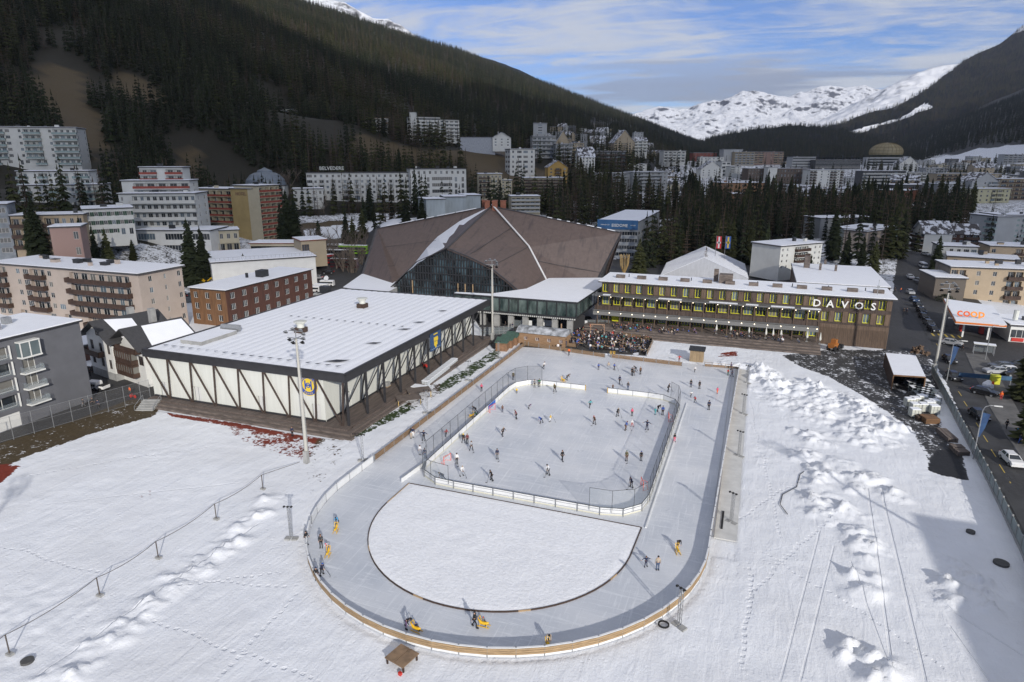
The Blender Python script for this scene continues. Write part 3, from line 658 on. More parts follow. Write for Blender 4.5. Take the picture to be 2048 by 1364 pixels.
def block(name,label,cat,loc,rz,W,D,fl,fh,wm,front='.',side=None,left=None,back=None,roof='flat',st=None,group=None,oh=.5,rh=None,chim=2,sidem=None,roofm=None,snowf=True):
 """local frame: x along the front (0..W), y away from the viewer, front faces -y"""
 st=dict(st or{});t=thing(name,label,cat,loc,rz,group);H=fl*fh+st.get('extra',.25)
 wl=[];wall=MB();sm=MB();sm2=MB()
 for o,a,w_,p,tgt in(((0,0,0),0,W,front,wall),((W,0,0),math.pi/2,D,side or '.',sm if sidem else wall),((0,D,0),-math.pi/2,D,left or side or '.',sm2 if sidem else wall),((W,D,0),math.pi,W,back or '.',wall)):
  q=facade(t,o,a,w_,fl,fh,H,p,wm,st,wl);n=len(tgt.v);tgt.v+=q.v;tgt.f+=[tuple(k+n for k in f) for f in q.f];tgt.m+=q.m
 wall.build('wall',wm,t)
 if sidem:sm.build('end_wall',sidem,t);sm2.build('end_wall',sidem,t)
 for p,a,me in wl[:96]:put(me,'window',t,p,a)
 if len(wl)>96:
  q=MB();mts=[st.get('frame',WFR),GLASS]
  for p,a,me in wl[96:]:
   ca,sa=math.cos(a),math.sin(a);n=len(q.v)
   for v in me.vertices:q.v.append((p[0]+v.co.x*ca-v.co.y*sa,p[1]+v.co.x*sa+v.co.y*ca,p[2]+v.co.z))
   for f in me.polygons:q.f.append(tuple(n+k for k in f.vertices));q.m.append(f.material_index)
  q.build('window',mts,t)['kind']='stuff'
 rm=roofm or mat('dark_roof',(.06,.058,.06),.7,.2,1)
 if roof=='flat':
  q=MB();q.box(-oh,W+oh,-oh,D+oh,H,H+.38,0);q.build('roof',rm,t)
  if snowf:q=MB();q.box(-oh+.12,W+oh-.12,-oh+.12,D+oh-.12,H+.383,H+.55,0);q.build('roof_snow',SNOWR,t)
  rr=random.Random(int(W*37+D*11))
  for i in range(chim):
   x=rr.uniform(.12,.88)*W;y=rr.uniform(.2,.8)*D;s_=rr.uniform(.5,1.1);q=MB();hh=rr.uniform(.7,1.5)
   q.box(x-s_,x+s_,y-s_*.7,y+s_*.7,H+.5,H+.5+hh,0);q.box(x-s_-.1,x+s_+.1,y-s_*.7-.1,y+s_*.7+.1,H+.5+hh,H+.62+hh,1);q.build('roof_vent',[wm if i%2 else DSTEEL,DSTEEL],t)
 elif roof in('gable','gablex'):
  r=rh or W*.28;q=MB();th=.25
  if roof=='gable':
   for sgn,x0 in((1,-oh),(-1,W+oh)):
    zl=H-oh*r/(W/2);a=[(x0,-oh-.4,zl),(W/2,-oh-.4,H+r),(W/2,D+oh,H+r),(x0,D+oh,zl)]
    b=[(x,y,z+th) for x,y,z in a];pts=a+b
    q.hexa(pts if sgn>0 else[pts[1],pts[0],pts[3],pts[2],pts[5],pts[4],pts[7],pts[6]],0)
   g_=MB();g_.poly([(0,0,H),(W,0,H),(W/2,0,H+r)]);g_.poly([(W,D,H),(0,D,H),(W/2,D,H+r)]);g_.build('gable',st.get('gablem',wm),t)
  else:
   for sgn,y0 in((1,-oh),(-1,D+oh)):
    zl=H-oh*r/(D/2);a=[(-oh,y0,zl),(W+oh,y0,zl),(W+oh,D/2,H+r),(-oh,D/2,H+r)];b=[(x,y,z+th) for x,y,z in a];pts=a+b
    q.hexa(pts if sgn>0 else[pts[1],pts[0],pts[3],pts[2],pts[5],pts[4],pts[7],pts[6]],0)
   g_=MB();g_.poly([(W,0,H),(W,D,H),(W,D/2,H+r)]);g_.poly([(0,D,H),(0,0,H),(0,D/2,H+r)]);g_.build('gable',st.get('gablem',wm),t)
  q.build('roof',roofm or PATCHY,t)
  for i in range(chim):q=MB();x=W*(.35+.3*i);q.box(x-.4,x+.4,D*.55-.4,D*.55+.4,H+.2,H+r+.9);q.build('chimney',CONC,t)
 return t
PATCHY=mat('patchy_snow_roof',(.055,.052,.055),.7,scale=.35,col2=(.62,.64,.68))
def patchy():
 nt=PATCHY.node_tree
 for n in nt.nodes:
  if n.type=='MAP_RANGE':n.inputs[1].default_value=.49;n.inputs[2].default_value=.53
patchy()
def bld(name,label,cat,pL,pR,dL,dR,fl,D,wm,H=None,fh=None,foot=4,anchor=True,yb=None,grp=None,**k):
 """pL/pR = pixels of the two ends of the front eave, dL/dR = their distances; height is fl*fh"""
 a=Dp(pL[0],pL[1],dL);b=Dp(pR[0],pR[1],dR);zt_=a.z
 if k.pop('axis',0):r_=ray(*pR);t_=a.y/r_[1];b=Vector((r_[0]*t_,a.y,0))
 dx,dy=b.x-a.x,b.y-a.y;W=math.hypot(dx,dy);rz=math.atan2(dy,dx)
 if H is None:H=(yb-pL[1])/FPX*dL*1.02 if yb else fl*(fh or 3)
 st=dict(k.pop('st',None) or{});st['foot']=foot;fhh=(H-.4)/fl
 z0=zt_-H
 if anchor:
  cx=(a.x+b.x)/2-dy/W*D/2;cy=(a.y+b.y)/2+dx/W*D/2;ANCH.append((cx,cy,z0,max(W,D)*.75+8));FOOT.append((cx,cy,rz,W+4,D+6))
 return block(name,label,cat,(a.x,a.y,z0),rz,W,D,fl,fhh,wm,st=st,group=grp,**k)
FOOT=[]
TXT={}
def text_mesh(s,size,mt,ext=.05):
 cu=bpy.data.curves.new('lettering','FONT');cu.body=s;cu.size=size;cu.extrude=ext;cu.align_x='CENTER';cu.align_y='BOTTOM_BASELINE';cu.resolution_u=2
 cu.offset=size*.018
 o=bpy.data.objects.new('lettering',cu);COL.objects.link(o);bpy.context.view_layer.update()
 me=bpy.data.meshes.new_from_object(o.evaluated_get(bpy.context.evaluated_depsgraph_get()));bpy.data.objects.remove(o);bpy.data.curves.remove(cu)
 me.materials.clear();me.materials.append(mt);me.name='lettering';return me
def lettering(s,size,mt,parent,loc,rz=0,tilt=math.pi/2,roll=0,name='lettering'):
 o=put(text_mesh(s,size,mt),name,parent,loc);o.rotation_euler=(tilt,roll,rz);return o
# ---------------- training hall ----------------
DFASC=mat('anthracite_metal',(.028,.028,.031),.55,.15,1)
STRUT=mat('brown_strut',(.055,.038,.03),.6,.25,1.5)
DECK=mat('deck_planks',(.105,.082,.07),.75,.35,1.2,.2,stretch=(3,.25,1))
x0,x1,y0,y1=-106.9,-62.0,88.4,153.6;ZR=9.95
t=hall=thing('training_hall','long low white panelled training hall with black V struts and ribbed snowy roof','sports hall',(0,0,0));ANCH.append((-85,120,0,30))
doors=[]
q=MB();holes=[]
for dx in(-103.6,-95.3,-80.5,-68.9):holes.append((dx+106.2-.9,dx+106.2+.9,.05,3.0,.35))
wall_grid(q,(-106.2,89.2,1.0),(1,0),39.2,9.0,holes);PANEL=mat('pale_panel',(.61,.62,.57),.5,.04,.5,.05,stretch=(6,6,.2))
wall_grid(q,(-67.0,89.2,1.0),(0,1),63.0,9.0,[(y,y+1.8,.05,3.2,.3) for y in(6,18.5,30.5,43)])
q.quad((-106.2,152.2,0),(-106.2,89.2,0),(-106.2,89.2,10),(-106.2,152.2,10));q.quad((-67,152.2,0),(-106.2,152.2,0),(-106.2,152.2,10),(-67,152.2,10))
q.build('wall',PANEL,t)
DOORM=win_mesh(1.7,2.9,mat('door_frame',(.25,.26,.27),.5),mat('door_white',(.6,.6,.58),.5),1)
for dx in(-103.6,-95.3,-80.5,-68.9):put(DOORM,'door',t,(dx,89.5,1.05))
for y in(6,18.5,30.5,43):put(DOORM,'door',t,(-67.25,89.2+y+.9,1.05),math.pi/2)
nx=180;xs=np.linspace(x0+.45,x1-.45,nx);q=MB();ys=np.linspace(y0+.45,y1-.6,14)
for y in ys:
 for x in xs:q.v.append((x,y,ZR+.30+.085*abs(math.sin((x-x0)*math.pi/2.05))**.7*min(1,max(0,(y-y0-1.6)/1.5))+.05*math.sin(y*.4+x*.1)*0+.15*math.exp(-((y-120.5)/.5)**2)*0))
for j in range(len(ys)-1):
 for i in range(nx-1):a=j*nx+i;q.f.append((a,a+1,a+1+nx,a+nx));q.m.append(0)
q.build('roof',SNOWR,t,smooth=True)
for nm,b_ in(('fascia',(x0,x1,y0,y0+.45)),('fascia',(x1-.45,x1,y0+.45,y1)),('fascia',(x0,x0+.45,y0+.45,y1)),('fascia',(x0+.45,x1-.45,y1-.5,y1))):
 q=MB();q.box(*b_,ZR-1.0,ZR+.52);q.box(b_[0]-.06*(b_[1]-b_[0]<1),b_[1]+.06*(b_[1]-b_[0]<1),b_[2]-.06,b_[3],ZR+.2,ZR+.3);q.build(nm,DFASC,t)
q=MB();q.quad((x0+.3,y0+.3,ZR-.02),(x0+.3,y1-.3,ZR-.02),(x1-.3,y1-.3,ZR-.02),(x1-.3,y0+.3,ZR-.02));q.build('soffit',DFASC,t)
n=8;bw=(x1-x0-.9)/n
for i in range(n):
 xt=x0+.5+i*bw;xb=xt+bw*.80;xn=xt+bw
 a=MB();a.bar((xt,y0+.25,ZR-1),(xb,y0+.35,1.0),.26,.22);a.build('strut',STRUT,t)
 if i<n-1 or True:a=MB();a.bar((xn-.25,y0+.25,ZR-1),(xb+.28,y0+.35,1.0),.26,.22);a.build('strut',STRUT,t)
a=MB();a.box(-105.9,-67,y0+.55,89.17,1.0,1.28);a.box(-66.97,-66.8,89.3,152,1,1.25);a.build('plinth',DFASC,t)
for i in range(11):
 y=89.1+i*5.96;a=MB();a.bar((-62.3,y,-.2),(-62.3,y,ZR-1),.34,.34);a.build('column',DFASC,t)
 if i<10:
  for(ya,yb_) in((y+.3,y+4.2),(y+5.7,y+4.6)):a=MB();a.bar((-62.6,ya,ZR-1),(-66.5,yb_,1.0),.24,.2);a.build('strut',DFASC,t)
EY,EB=mat('emblem_yellow',(.72,.52,.03),.5),mat('emblem_blue',(.02,.07,.33),.5)
em=thing('emblem',None,None);em.parent=t;em.location=(-70.9-1.6,88.02,5.9)
em.location=Vector(((G(615,770,5.9)-Vector((0,0,0))).x,0,0));k_=ray(615,771);tt=88.9/k_[1];em.location=(k_[0]*tt,89.1,CH+k_[2]*tt)
def disc(r0,r1,y,m_,name,par,n=40):
 q=MB()
 for i in range(n):
  a,b=2*math.pi*i/n,2*math.pi*(i+1)/n;q.quad((r0*math.cos(a),y,r0*math.sin(a)),(r1*math.cos(a),y,r1*math.sin(a)),(r1*math.cos(b),y,r1*math.sin(b)),(r0*math.cos(b),y,r0*math.sin(b)))
 return q.build(name,m_,par)
disc(0,1.95,-.02,EY,'emblem_disc',em);disc(1.22,1.82,-.03,EB,'emblem_ring',em)
q=MB()
for x in(-.62,.62):q.box(x-.13,x+.13,-.06,-.03,-.8,.8)
q.box(-.75,.75,-.058,-.03,-.12,.12);q.build('emblem_letter',EB,em);disc(.30,.48,-.07,EB,'emblem_letter',em)
def arc_text(s,r,a0,da,size,flip=False):
 for i,ch in enumerate(s):
  if ch==' ':continue
  a=R(a0-da*i) if not flip else R(a0+da*i)
  o=put(text_mesh(ch,size,EY,.01),'lettering',em);o.location=(r*math.cos(a),-.05,r*math.sin(a));o.rotation_euler=(math.pi/2,-(a-math.pi/2) if not flip else-(a+math.pi/2),0)
arc_text('HOCKEY CLUB',1.34,155,13,.42);arc_text('DAVOS',1.68,240,15,.42,True)
y_=89.1+5.96*6.6;bn=put(None,'banner',t,(-61.95,127.6,6.1));bn.rotation_euler=(0,0,math.pi/2)
k1,k2=ray(860,680),ray(881,672);yy1=-61.9/k1[0]*k1[1];yy2=-61.9/k2[0]*k2[1];ym=(yy1+yy2)/2;W_=abs(yy2-yy1);k3=ray(870,664);zt_=CH+k3[2]*(-61.9/k3[0]);k3=ray(870,699);zb_=CH+k3[2]*(-61.9/k3[0])
bn.location=(-61.9,ym,zb_);Hh=zt_-zb_
q=MB();q.box(-W_/2,W_/2,-.05,.0,0,Hh);q.build('banner_cloth',mat('banner_blue',(.03,.07,.16),.6),bn)
lettering('100',Hh*.36,EY,bn,(0,-.1,Hh*.48));q=MB();q.box(-W_*.15,W_*.15,-.1,-.06,Hh*.25,Hh*.46);q.box(-W_*.06,W_*.06,-.1,-.06,Hh*.12,Hh*.25);q.build('banner_mark',EY,bn)
lettering('HC DAVOS',Hh*.09,EY,bn,(0,-.08,Hh*.87));q=MB();q.box(-W_*.42,W_*.42,-.08,-.055,Hh*.08,Hh*.1);q.build('banner_mark',mat('banner_light',(.3,.4,.5),.6),bn)
for i in range(20):
 x=x0+1.8+i*2.05+.4;s_=.8 if i not in(4,5,6) else .4
 q=MB();q.poly([(x-.5*s_,y0+3.2,ZR+.62),(x+.35*s_,y0+3.05,ZR+.62),(x+.75*s_,y0+3.9,ZR+.64),(x+.2*s_,y0+3.65,ZR+.62)]);q.build('bare_patch',DFASC,t) if x<x1-1 else None
for px,py,s_ in((672,723,2.3),(746,687,1.6),(808,659,1.5),(837,645,1.4),(884,622,1.2)):
 p=G(px,py,ZR+.5);q=MB();q.poly([(p.x-s_*.9,p.y-.8*s_*.5,ZR+.57),(p.x+.4*s_,p.y-.1,ZR+.57),(p.x+s_*.9,p.y+s_*.7,ZR+.6),(p.x+.3*s_,p.y+.45*s_,ZR+.6),(p.x-.2*s_,p.y+.4*s_,ZR+.58)]);q.build('bare_patch',DFASC,t)
for i in range(15):
 q=MB();x=x0+9+i*2.05;q.poly([(x-.35,120.4,ZR+.6),(x+.4,120.2,ZR+.6),(x+.3,120.9,ZR+.6)]);q.build('bare_patch',DFASC,t)
for px,py in((602,663),(725,614)):
 p=G(px,py,ZR+.5);v=put(None,'roof_vent',t,(p.x,p.y,ZR+.4));q=MB();q.box(-1,1,-1,1,0,1.0);q.build('vent_base',DWOOD,v)
 q=MB();q.tube([(0,0,1.0),(0,0,1.7),(0,0,1.75),(0,0,2.0)],[.8,.7,.95,1.0],16);q.tube([(0,0,2.15),(0,0,2.3),(0,0,2.42)],[1.35,1.35,.5],18);q.tube([(0,0,1.9),(0,0,2.2)],.6,12);q.build('vent_hood',CREAM,v,smooth=False)
a=G(362,690,ZR);q=MB();q.box(a.x,a.x+5.2,a.y,a.y+9.5,ZR,ZR+1.1,0,1);q.build('roof_hatch',[CONC,SNOWR],t)
q=MB();q.tube([(a.x+.5,a.y+10.5,ZR+1.2),(a.x+4.6,a.y+11,ZR+1.2)],.7,12);q.build('duct',STEEL,t)
p=G(650,585,ZR);q=MB();q.box(p.x-1,p.x+1.4,p.y-1,p.y+1,ZR,ZR+1.8);q.build('roof_box',DSTEEL,t)
dk=thing('timber_deck','grey brown timber deck with steps along two sides of the training hall','deck',(0,0,0))
q=MB();q.box(-66.99,-61.6,88.9,152,.2,.99);q.box(-106,-61.6,87.4,89.1,.2,.985);q.build('deck_floor',DECK,dk)
for i,(d,z) in enumerate(((1.1,.66),(2.0,.34))):
 q=MB();q.box(-106,-61.6+d,87.4-d*.9,87.4-(d-1)*.85 if i else 87.4,-.1,z);q.build('step',GREYWOOD,dk);q=MB();q.box(-61.6,-61.6+d*.75,87.4,150,-.1,z+.003);q.build('step',GREYWOOD,dk)
def gbox(name,label,cat,px,py,sx,sy,sz,m1,rz=0,top=None,grp=None,z=0):
 t_=thing(name,label,cat,G(px,py,z),rz,grp);q=MB();q.box(-sx/2,sx/2,-sy/2,sy/2,0,sz);q.build('body',m1,t_)
 if top:q=MB();q.box(-sx/2-.05,sx/2+.05,-sy/2-.05,sy/2+.05,sz+.002,sz+.1);q.build('cover',top,t_)
 return t_
CAGE=mat('pale_plastic',(.5,.53,.55),.5,.1,1)
for i in range(15):
 f=i/14;px=852+(908-852)*f;py=772+(728-772)*f;c=gbox('storage_cage','white wire storage cage in the long row beside the timber deck','cage',px,py,1.3,1.2,1.2,CAGE,0,SNOW,'row of storage cages beside the hall')
 q=MB()
 for z in(.2,.6,1.0):q.box(-.69,.69,-.63,-.60,z,z+.06)
 for x in(-.6,0,.6):q.box(x-.03,x+.03,-.64,-.60,0,1.2)
 q.build('rail',STEEL,c)
c=gbox('storage_crate','large pale covered crate at the near end of the row of cages','crate',838,782,2.6,1.8,1.0,CAGE,0,SNOW)
q=MB();q.box(-1.34,1.34,-.93,.93,.45,.52);q.build('strap',STEEL,c)
def trestle(px,py,label,L_=4.6):
 t_=thing('stacked_tables',label,'tables',G(px,py),R(38));
 for k in range(5):q=MB();q.box(-L_/2,L_/2,-1.6+.64*k,-1.02+.64*k,1.15,1.22);q.build('board',GREYWOOD,t_)
 for x in(-L_/2+.2,L_/2-.2):
  for y in(-1.4,1.4):q=MB();q.box(x-.07,x+.07,y-.07,y+.07,0,1.15);q.build('leg',mat('wood_yellow2',(.45,.32,.12),.6),t_)
  q=MB();q.box(x-.06,x+.06,-1.5,1.5,.95,1.1);q.build('beam',mat('wood_yellow2',(.45,.32,.12),.6),t_)
trestle(817,806,'brown slatted stacked tables on yellow legs, nearest to the camera');trestle(838,791,'brown slatted stacked tables on yellow legs, farther from the camera')
c=thing('pallet_stack','stack of stone slabs on a pallet on the deck behind the black columns','pallet',G(770,772,1.0))
for k in range(4):q=MB();q.cbox((0,0,.12+.2*k),1.9-.1*(k%2),1.2,.17,.05*k);q.build('slab',CONC,c)
q=MB();q.box(-1,1,-.65,.65,0,.12);q.build('pallet',WOOD,c)
c=thing('snow_blower','small red machine parked on the deck by the hall wall','machine',G(852,735,1.0));q=MB();q.box(-.5,.5,-.35,.35,.2,.7);q.bar((-.5,0,.6),(-1.1,0,1.1),.05);q.build('body',RED,c)
for y in(-.42,.42):q=MB();q.tube([(0,y-.08,.25),(0,y+.08,.25)],.25,10);q.build('wheel',BLACK,c)
# ---------------- ice stadium ----------------
def roofmat():
 m=mat('brown_metal_roof',(.108,.082,.074),.55,.10,.9,.05,stretch=(1,1,1),spec=.35)
 nt=m.node_tree;N=nt.nodes.new;L=nt.links.new;b=nt.nodes['Principled BSDF'];prev=b.inputs['Base Color'].links[0].from_socket
 tc=N('ShaderNodeTexCoord');mp=N('ShaderNodeMapping');mp.inputs['Scale'].default_value=(.5,.05,.12);mp.inputs['Rotation'].default_value=(0,0,R(35));L(tc.outputs['Object'],mp.inputs[0])
 n=N('ShaderNodeTexNoise');n.inputs['Scale'].default_value=1.6;n.inputs['Detail'].default_value=6;L(mp.outputs[0],n.inputs[0])
 r=N('ShaderNodeMapRange');r.inputs[1].default_value=.56;r.inputs[2].default_value=.72;r.inputs[4].default_value=.65;L(n.outputs[0],r.inputs[0])
 x=N('ShaderNodeMix');x.data_type='RGBA';L(r.outputs[0],x.inputs[0]);L(prev,x.inputs[6]);x.inputs[7].default_value=(.045,.038,.04,1);L(x.outputs[2],b.inputs['Base Color']);return m
RM=roofmat();RD=mat('dark_roof_edge',(.05,.048,.052),.6,.2,1)
st_=thing('ice_stadium','ice stadium under a huge folded brown metal roof with a glazed gable','stadium',(0,0,0));ANCH.append((-86,215,0,50));FOOT.append((-88,215,0,110,80));FOOT.append((-85,120,0,50,75))
AP=(-86.3,215,29.3);TL=(-132.5,216,20.0);TR=(-40.9,215,21.9);PK=(-86.4,179.6,19.2);GL=(-107.2,180,5.4);GR=(-61.3,180.2,5.6)
BL=(-128.3,198,5.6);BR=(-47.2,205.0,5.6);MR=(-59.3,197,5.8);VL=(-108.3,184.5,5.2)
def sheet(name,P,m_,th=.6,mid=None):
 """roof face with real thickness, fanned into a fine grid if it has four corners"""
 q=MB();n=Vector((0,0,0))
 for i in range(len(P)):a,b=Vector(P[i]),Vector(P[(i+1)%len(P)]);n+=a.cross(b)
 n.normalize();n=n if n.z>0 else-n;T=[Vector(p) for p in P];B_=[p-n*th for p in T]
 q.poly(T);q.poly(B_[::-1])
 for i in range(len(P)):j=(i+1)%len(P);q.quad(T[i],B_[i],B_[j],T[j])
 return q.build(name,m_,st_)
CL=tuple(Vector(PK)*.52+Vector(GL)*.48+Vector((-.6,0,1.9)))
CR=tuple(Vector(PK)*.50+Vector(GR)*.50+Vector((1.2,0,1.7)));CR1=tuple(Vector(PK)*.75+Vector(GR)*.25+Vector((.5,0,1.2)));CR2=tuple(Vector(PK)*.25+Vector(GR)*.75+Vector((.8,0,.9)))
GM=tuple(Vector(AP)*.42+Vector(MR)*.58+Vector((1.5,0,1.6)))
def onplane(px,py,A,B_,C_,up=.0):
 n=(Vector(B_)-Vector(A)).cross(Vector(C_)-Vector(A)).normalized();r=Vector(ray(px,py));o=Vector((0,0,CH));t_=(Vector(A)-o).dot(n)/r.dot(n);return o+r*t_+Vector((0,0,up))
LP=[onplane(x,y,TL,BL,AP) for x,y in((919,443),(875,474),(853,497),(831,525),(800,556))]
sheet('roof_left',[TL,BL,VL,*LP[::-1],AP],RM)
_l=[Vector(AP),*LP,Vector(GL)];_r=[Vector(AP)]+[Vector(AP).lerp(Vector(PK),f) for f in(.40,.78)]+[Vector(PK),Vector(PK).lerp(Vector(CL),.6),Vector(CL).lerp(Vector(GL),.5),Vector(GL)]
q=MB()
for i in range(6):q.quad(_l[i],_l[i+1],_r[i+1],_r[i])
q.build('roof_left',RM,st_)
_r=[_r[0],_r[1].lerp(_l[1],.45),_r[2].lerp(_l[2],.40),_r[3].lerp(_l[3],.15)]+_r[4:];q=MB()
for i in range(6):q.quad(_l[i]+Vector((0,0,.12)),_l[i+1]+Vector((0,0,.12)),_r[i+1]+Vector((0,0,.12)),_r[i]+Vector((0,0,.12)))
q.build('valley_snow',SNOWR,st_)
sheet('roof_middle',[AP,PK,CR1,CR,GM],RM);sheet('roof_middle',[CR,CR2,GR,MR,GM],RM)
sheet('roof_right',[AP,GM,TR],RM);sheet('roof_right',[GM,MR,BR],RM);sheet('roof_right',[GM,BR,TR],RM)
mirror=lambda p:(p[0],432-p[1],p[2])
sheet('roof_back',[mirror(p) for p in(BL,TL,AP,GL)],RM);sheet('roof_back',[mirror(p) for p in(GL,AP,GR)],RM);sheet('roof_back',[mirror(p) for p in(AP,TR,BR,GR)],RM)
for P_ in([BL,TL,mirror(BL)],[mirror(BR),TR,BR]):
 q=MB();b0,b1=P_[0],P_[2];s_=1.5 if b0[0]<-90 else-1.5
 q.poly([(b0[0]+s_,b0[1]+1,0),(b0[0]+s_,b0[1]+1,b0[2]-.6),(P_[1][0]+s_,P_[1][1],P_[1][2]-.9),(b1[0]+s_,b1[1]-1,b1[2]-.6),(b1[0]+s_,b1[1]-1,0)]);q.build('end_wall',mat('black_cladding',(.018,.017,.018),.6,.2,.5),st_)
for a,b,w_ in((BL,VL,1.0),(TL,BL,1.0),(MR,BR,1.3),(GR,MR,1.3),(TR,BR,1.0),(PK,CL,.5),(CL,GL,.5),(PK,CR1,.5),(CR1,CR,.5),(CR,CR2,.5),(CR2,GR,.5),(AP,TL,.7),(AP,TR,.7),(AP,PK,.6)):
 q=MB();q.bar(Vector(a)+Vector((0,0,.08)),Vector(b)+Vector((0,0,.08)),w_,.22);q.build('flashing',RD,st_)
def onroof(P,Q_,off,w_,m_,name,h=.1):
 q=MB()
 for a,b in zip(P[:-1],P[1:]):q.bar(Vector(a)+off,Vector(b)+off,w_,h)
 q.build(name,m_,st_)
onroof([(-85.6,214,29.7),tuple(Vector(GM)+Vector((.1,0,.1))),MR],None,Vector((0,0,.32)),.55,mat('white_metal',(.6,.6,.6),.4),'gutter',.25)
for f in(.36,.68):
 a=Vector(AP).lerp(Vector(MR),f);b=Vector(TR).lerp(Vector(BR),f*1.1);onroof([Vector(GM).lerp(Vector(AP),max(0,1-f*1.9)) if f<.5 else Vector(GM).lerp(Vector(MR),.35),b],None,Vector((0,0,.12)),.16,RD,'seam',.1)
onroof([Vector(AP).lerp(Vector(GM),.55),Vector(PK).lerp(Vector(CR),.45)],None,Vector((0,0,.1)),.16,RD,'seam');onroof([Vector(AP).lerp(Vector(GM),1.0),Vector(CR)],None,Vector((0,0,.1)),.16,RD,'seam')
onroof([Vector(TL).lerp(Vector(BL),.45),Vector(AP).lerp(Vector(VL),.42)],None,Vector((0,0,.1)),.16,RD,'seam')
for i in range(9):
 f0,f1=.12+i*.09,.12+i*.09+random.uniform(.05,.088);q=MB();q.bar(Vector(AP).lerp(Vector(TL),f0)+Vector((0,-.4,.32)),Vector(AP).lerp(Vector(TL),f1)+Vector((0,-.4,.32)),.4,.2);q.build('ridge_snow',SNOWR,st_)
for i in range(7):
 f0=.45+i*.075;q=MB();q.bar(Vector(AP).lerp(Vector(TR),f0)+Vector((0,-.5,.3)),Vector(AP).lerp(Vector(TR),f0+random.uniform(.02,.06))+Vector((0,-.5,.3)),.35,.2);q.build('ridge_snow',SNOWR,st_)
BRICK=mat('brick_red_chimney',(.20,.075,.045),.8,.2,1.5)
for dx,dy,s_ in((-3.3,2.5,1.7),(-1.2,-.5,1.5),(1.6,-.8,1.5),(3.6,2.2,1.6),(.4,2.8,1.5)):
 q=MB();q.cbox((AP[0]+dx,AP[1]+dy,27.4),s_*1.15,s_*1.15,3.6,.3);q.cbox((AP[0]+dx,AP[1]+dy,30.95),s_*1.28,s_*1.28,.3,.3);q.build('chimney',BRICK,st_)
GP=[GL,GR,CR2,CR,CR1,PK,CL];q=MB();q.poly([(p[0],180.7,p[2]-.3) for p in GP]);q.poly([(GL[0]+.4,180.7,3.5),(GR[0]-.4,180.7,3.5),(GR[0],180.7,5.6),(GL[0],180.7,5.3)])
def gablemat():
 m=mat('gable_glass',(.012,.014,.016),.08,scale=.16,col2=(.10,.155,.185),spec=.9,stretch=(1.6,1,.7));  # pale blotches in the glass colour stand for reflections
 for n in m.node_tree.nodes:
  if n.type=='MAP_RANGE':n.inputs[1].default_value=.47;n.inputs[2].default_value=.60
 return m
q.build('gable_glass',gablemat(),st_)
def edge_z(x):
 pts=sorted([GL,CL,PK,CR1,CR,CR2,GR]);
 for a,b in zip(pts[:-1],pts[1:]):
  if a[0]<=x<=b[0]:f=(x-a[0])/(b[0]-a[0]);return a[2]+(b[2]-a[2])*f
 return 5.4
nmul=0
for i in range(1,50):
 x=GL[0]+i*.92
 if x>GR[0]-.5:break
 q=MB();q.box(x-.13,x+.13,180.25,180.68,3.6,edge_z(x)-.5);q.build('mullion',DSTEEL,st_)
for z in(6.5,8.8,11.1,13.4,15.8):
 xs_=[x for x in np.arange(GL[0],GR[0],.2) if edge_z(x)-.6>z]
 if xs_:q=MB();q.box(xs_[0],xs_[-1],180.1,180.6,z-.16,z+.16);q.build('transom',DSTEEL,st_)
for x in(-99,-83.4,-81,-78.5,-72):q=MB();q.box(x-.16,x+.16,180.05,180.22,4,8.6);q.build('timber_post',WOOD,st_)
ax=thing('glazed_gallery','glazed gallery with snow covered roof joining the stadium and the timber hotel','annex',(0,0,0))
aL=G(985,600,8.6);aR=G(1163,597.5,8.6);aB=G(1203,571,8.6);print('annex',aL,aR,aB)
yA=(aL.y+aR.y)/2;XR=aR.x;XL=-66.0
q=MB();q.prism([(XL-12,yA-.3),(XR+.3,yA-.3),(aB.x+.5,aB.y),(aB.x,aB.y+14),(-60,198),(-61,179),(-68,yA+2.6),(XL-12,yA+1.6)],8.2,8.7,0,1);q.build('roof',[DSTEEL,SNOWR],ax)
q=MB();wall_grid(q,(XL-12,yA,4.6),(1,0),XR-XL+12,3.6,[]);q.poly([(XR,yA,4.6),(aB.x,aB.y+.2,4.6),(aB.x,aB.y+.2,8.2),(XR,yA,8.2)])
gal=mat('gallery_glass',(.02,.035,.034),.1,scale=.3,col2=(.13,.17,.16),spec=.9,stretch=(1.5,1,.6));q.build('gallery_glass',gal,ax)  # gallery reflections painted as pale mottling in the glass colour
nf=13
for i in range(nf+1):x=XL-11.9+(XR-XL+11.9)*i/nf;q=MB();q.box(x-.12,x+.12,yA-.25,yA-.01,4.6,8.2);q.build('mullion',DSTEEL,ax)
q=MB();q.box(XL-12,XR+.1,yA-.35,yA+.2,4.15,4.6);q.build('floor_edge',DSTEEL,ax)
q=MB();dirv=Vector((aB.x-XR,aB.y-yA,0));
for i in range(1,7):f=i/7;q.bar((XR+dirv.x*f-.05,yA+dirv.y*f-.1,4.6),(XR+dirv.x*f-.05,yA+dirv.y*f-.1,8.2),.2)
q.bar((XR,yA-.1,4.4),(aB.x,aB.y,4.4),.3,.45);q.build('side_mullions',DSTEEL,ax)
q=MB()
for i in range(60):x=XL-11.8+(XR-XL+11.8)*i/60;q.box(x,x+.35,yA-.4,yA-.2,3.75,4.12)
q.build('icicle_fringe',mat('pale_fringe',(.5,.5,.48),.6),ax)
for i in range(8):x=XL-8+(XR-XL+6)*i/7;q=MB();q.box(x-.75,x+.75,yA+.6,yA+1.6,0,4.1);q.build('pillar',CONC,ax)
q=MB();q.box(XL-12,XR+1,yA+5,yA+5.3,0,4.1);q.build('back_wall',mat('dark_recess',(.03,.03,.032),.7),ax)
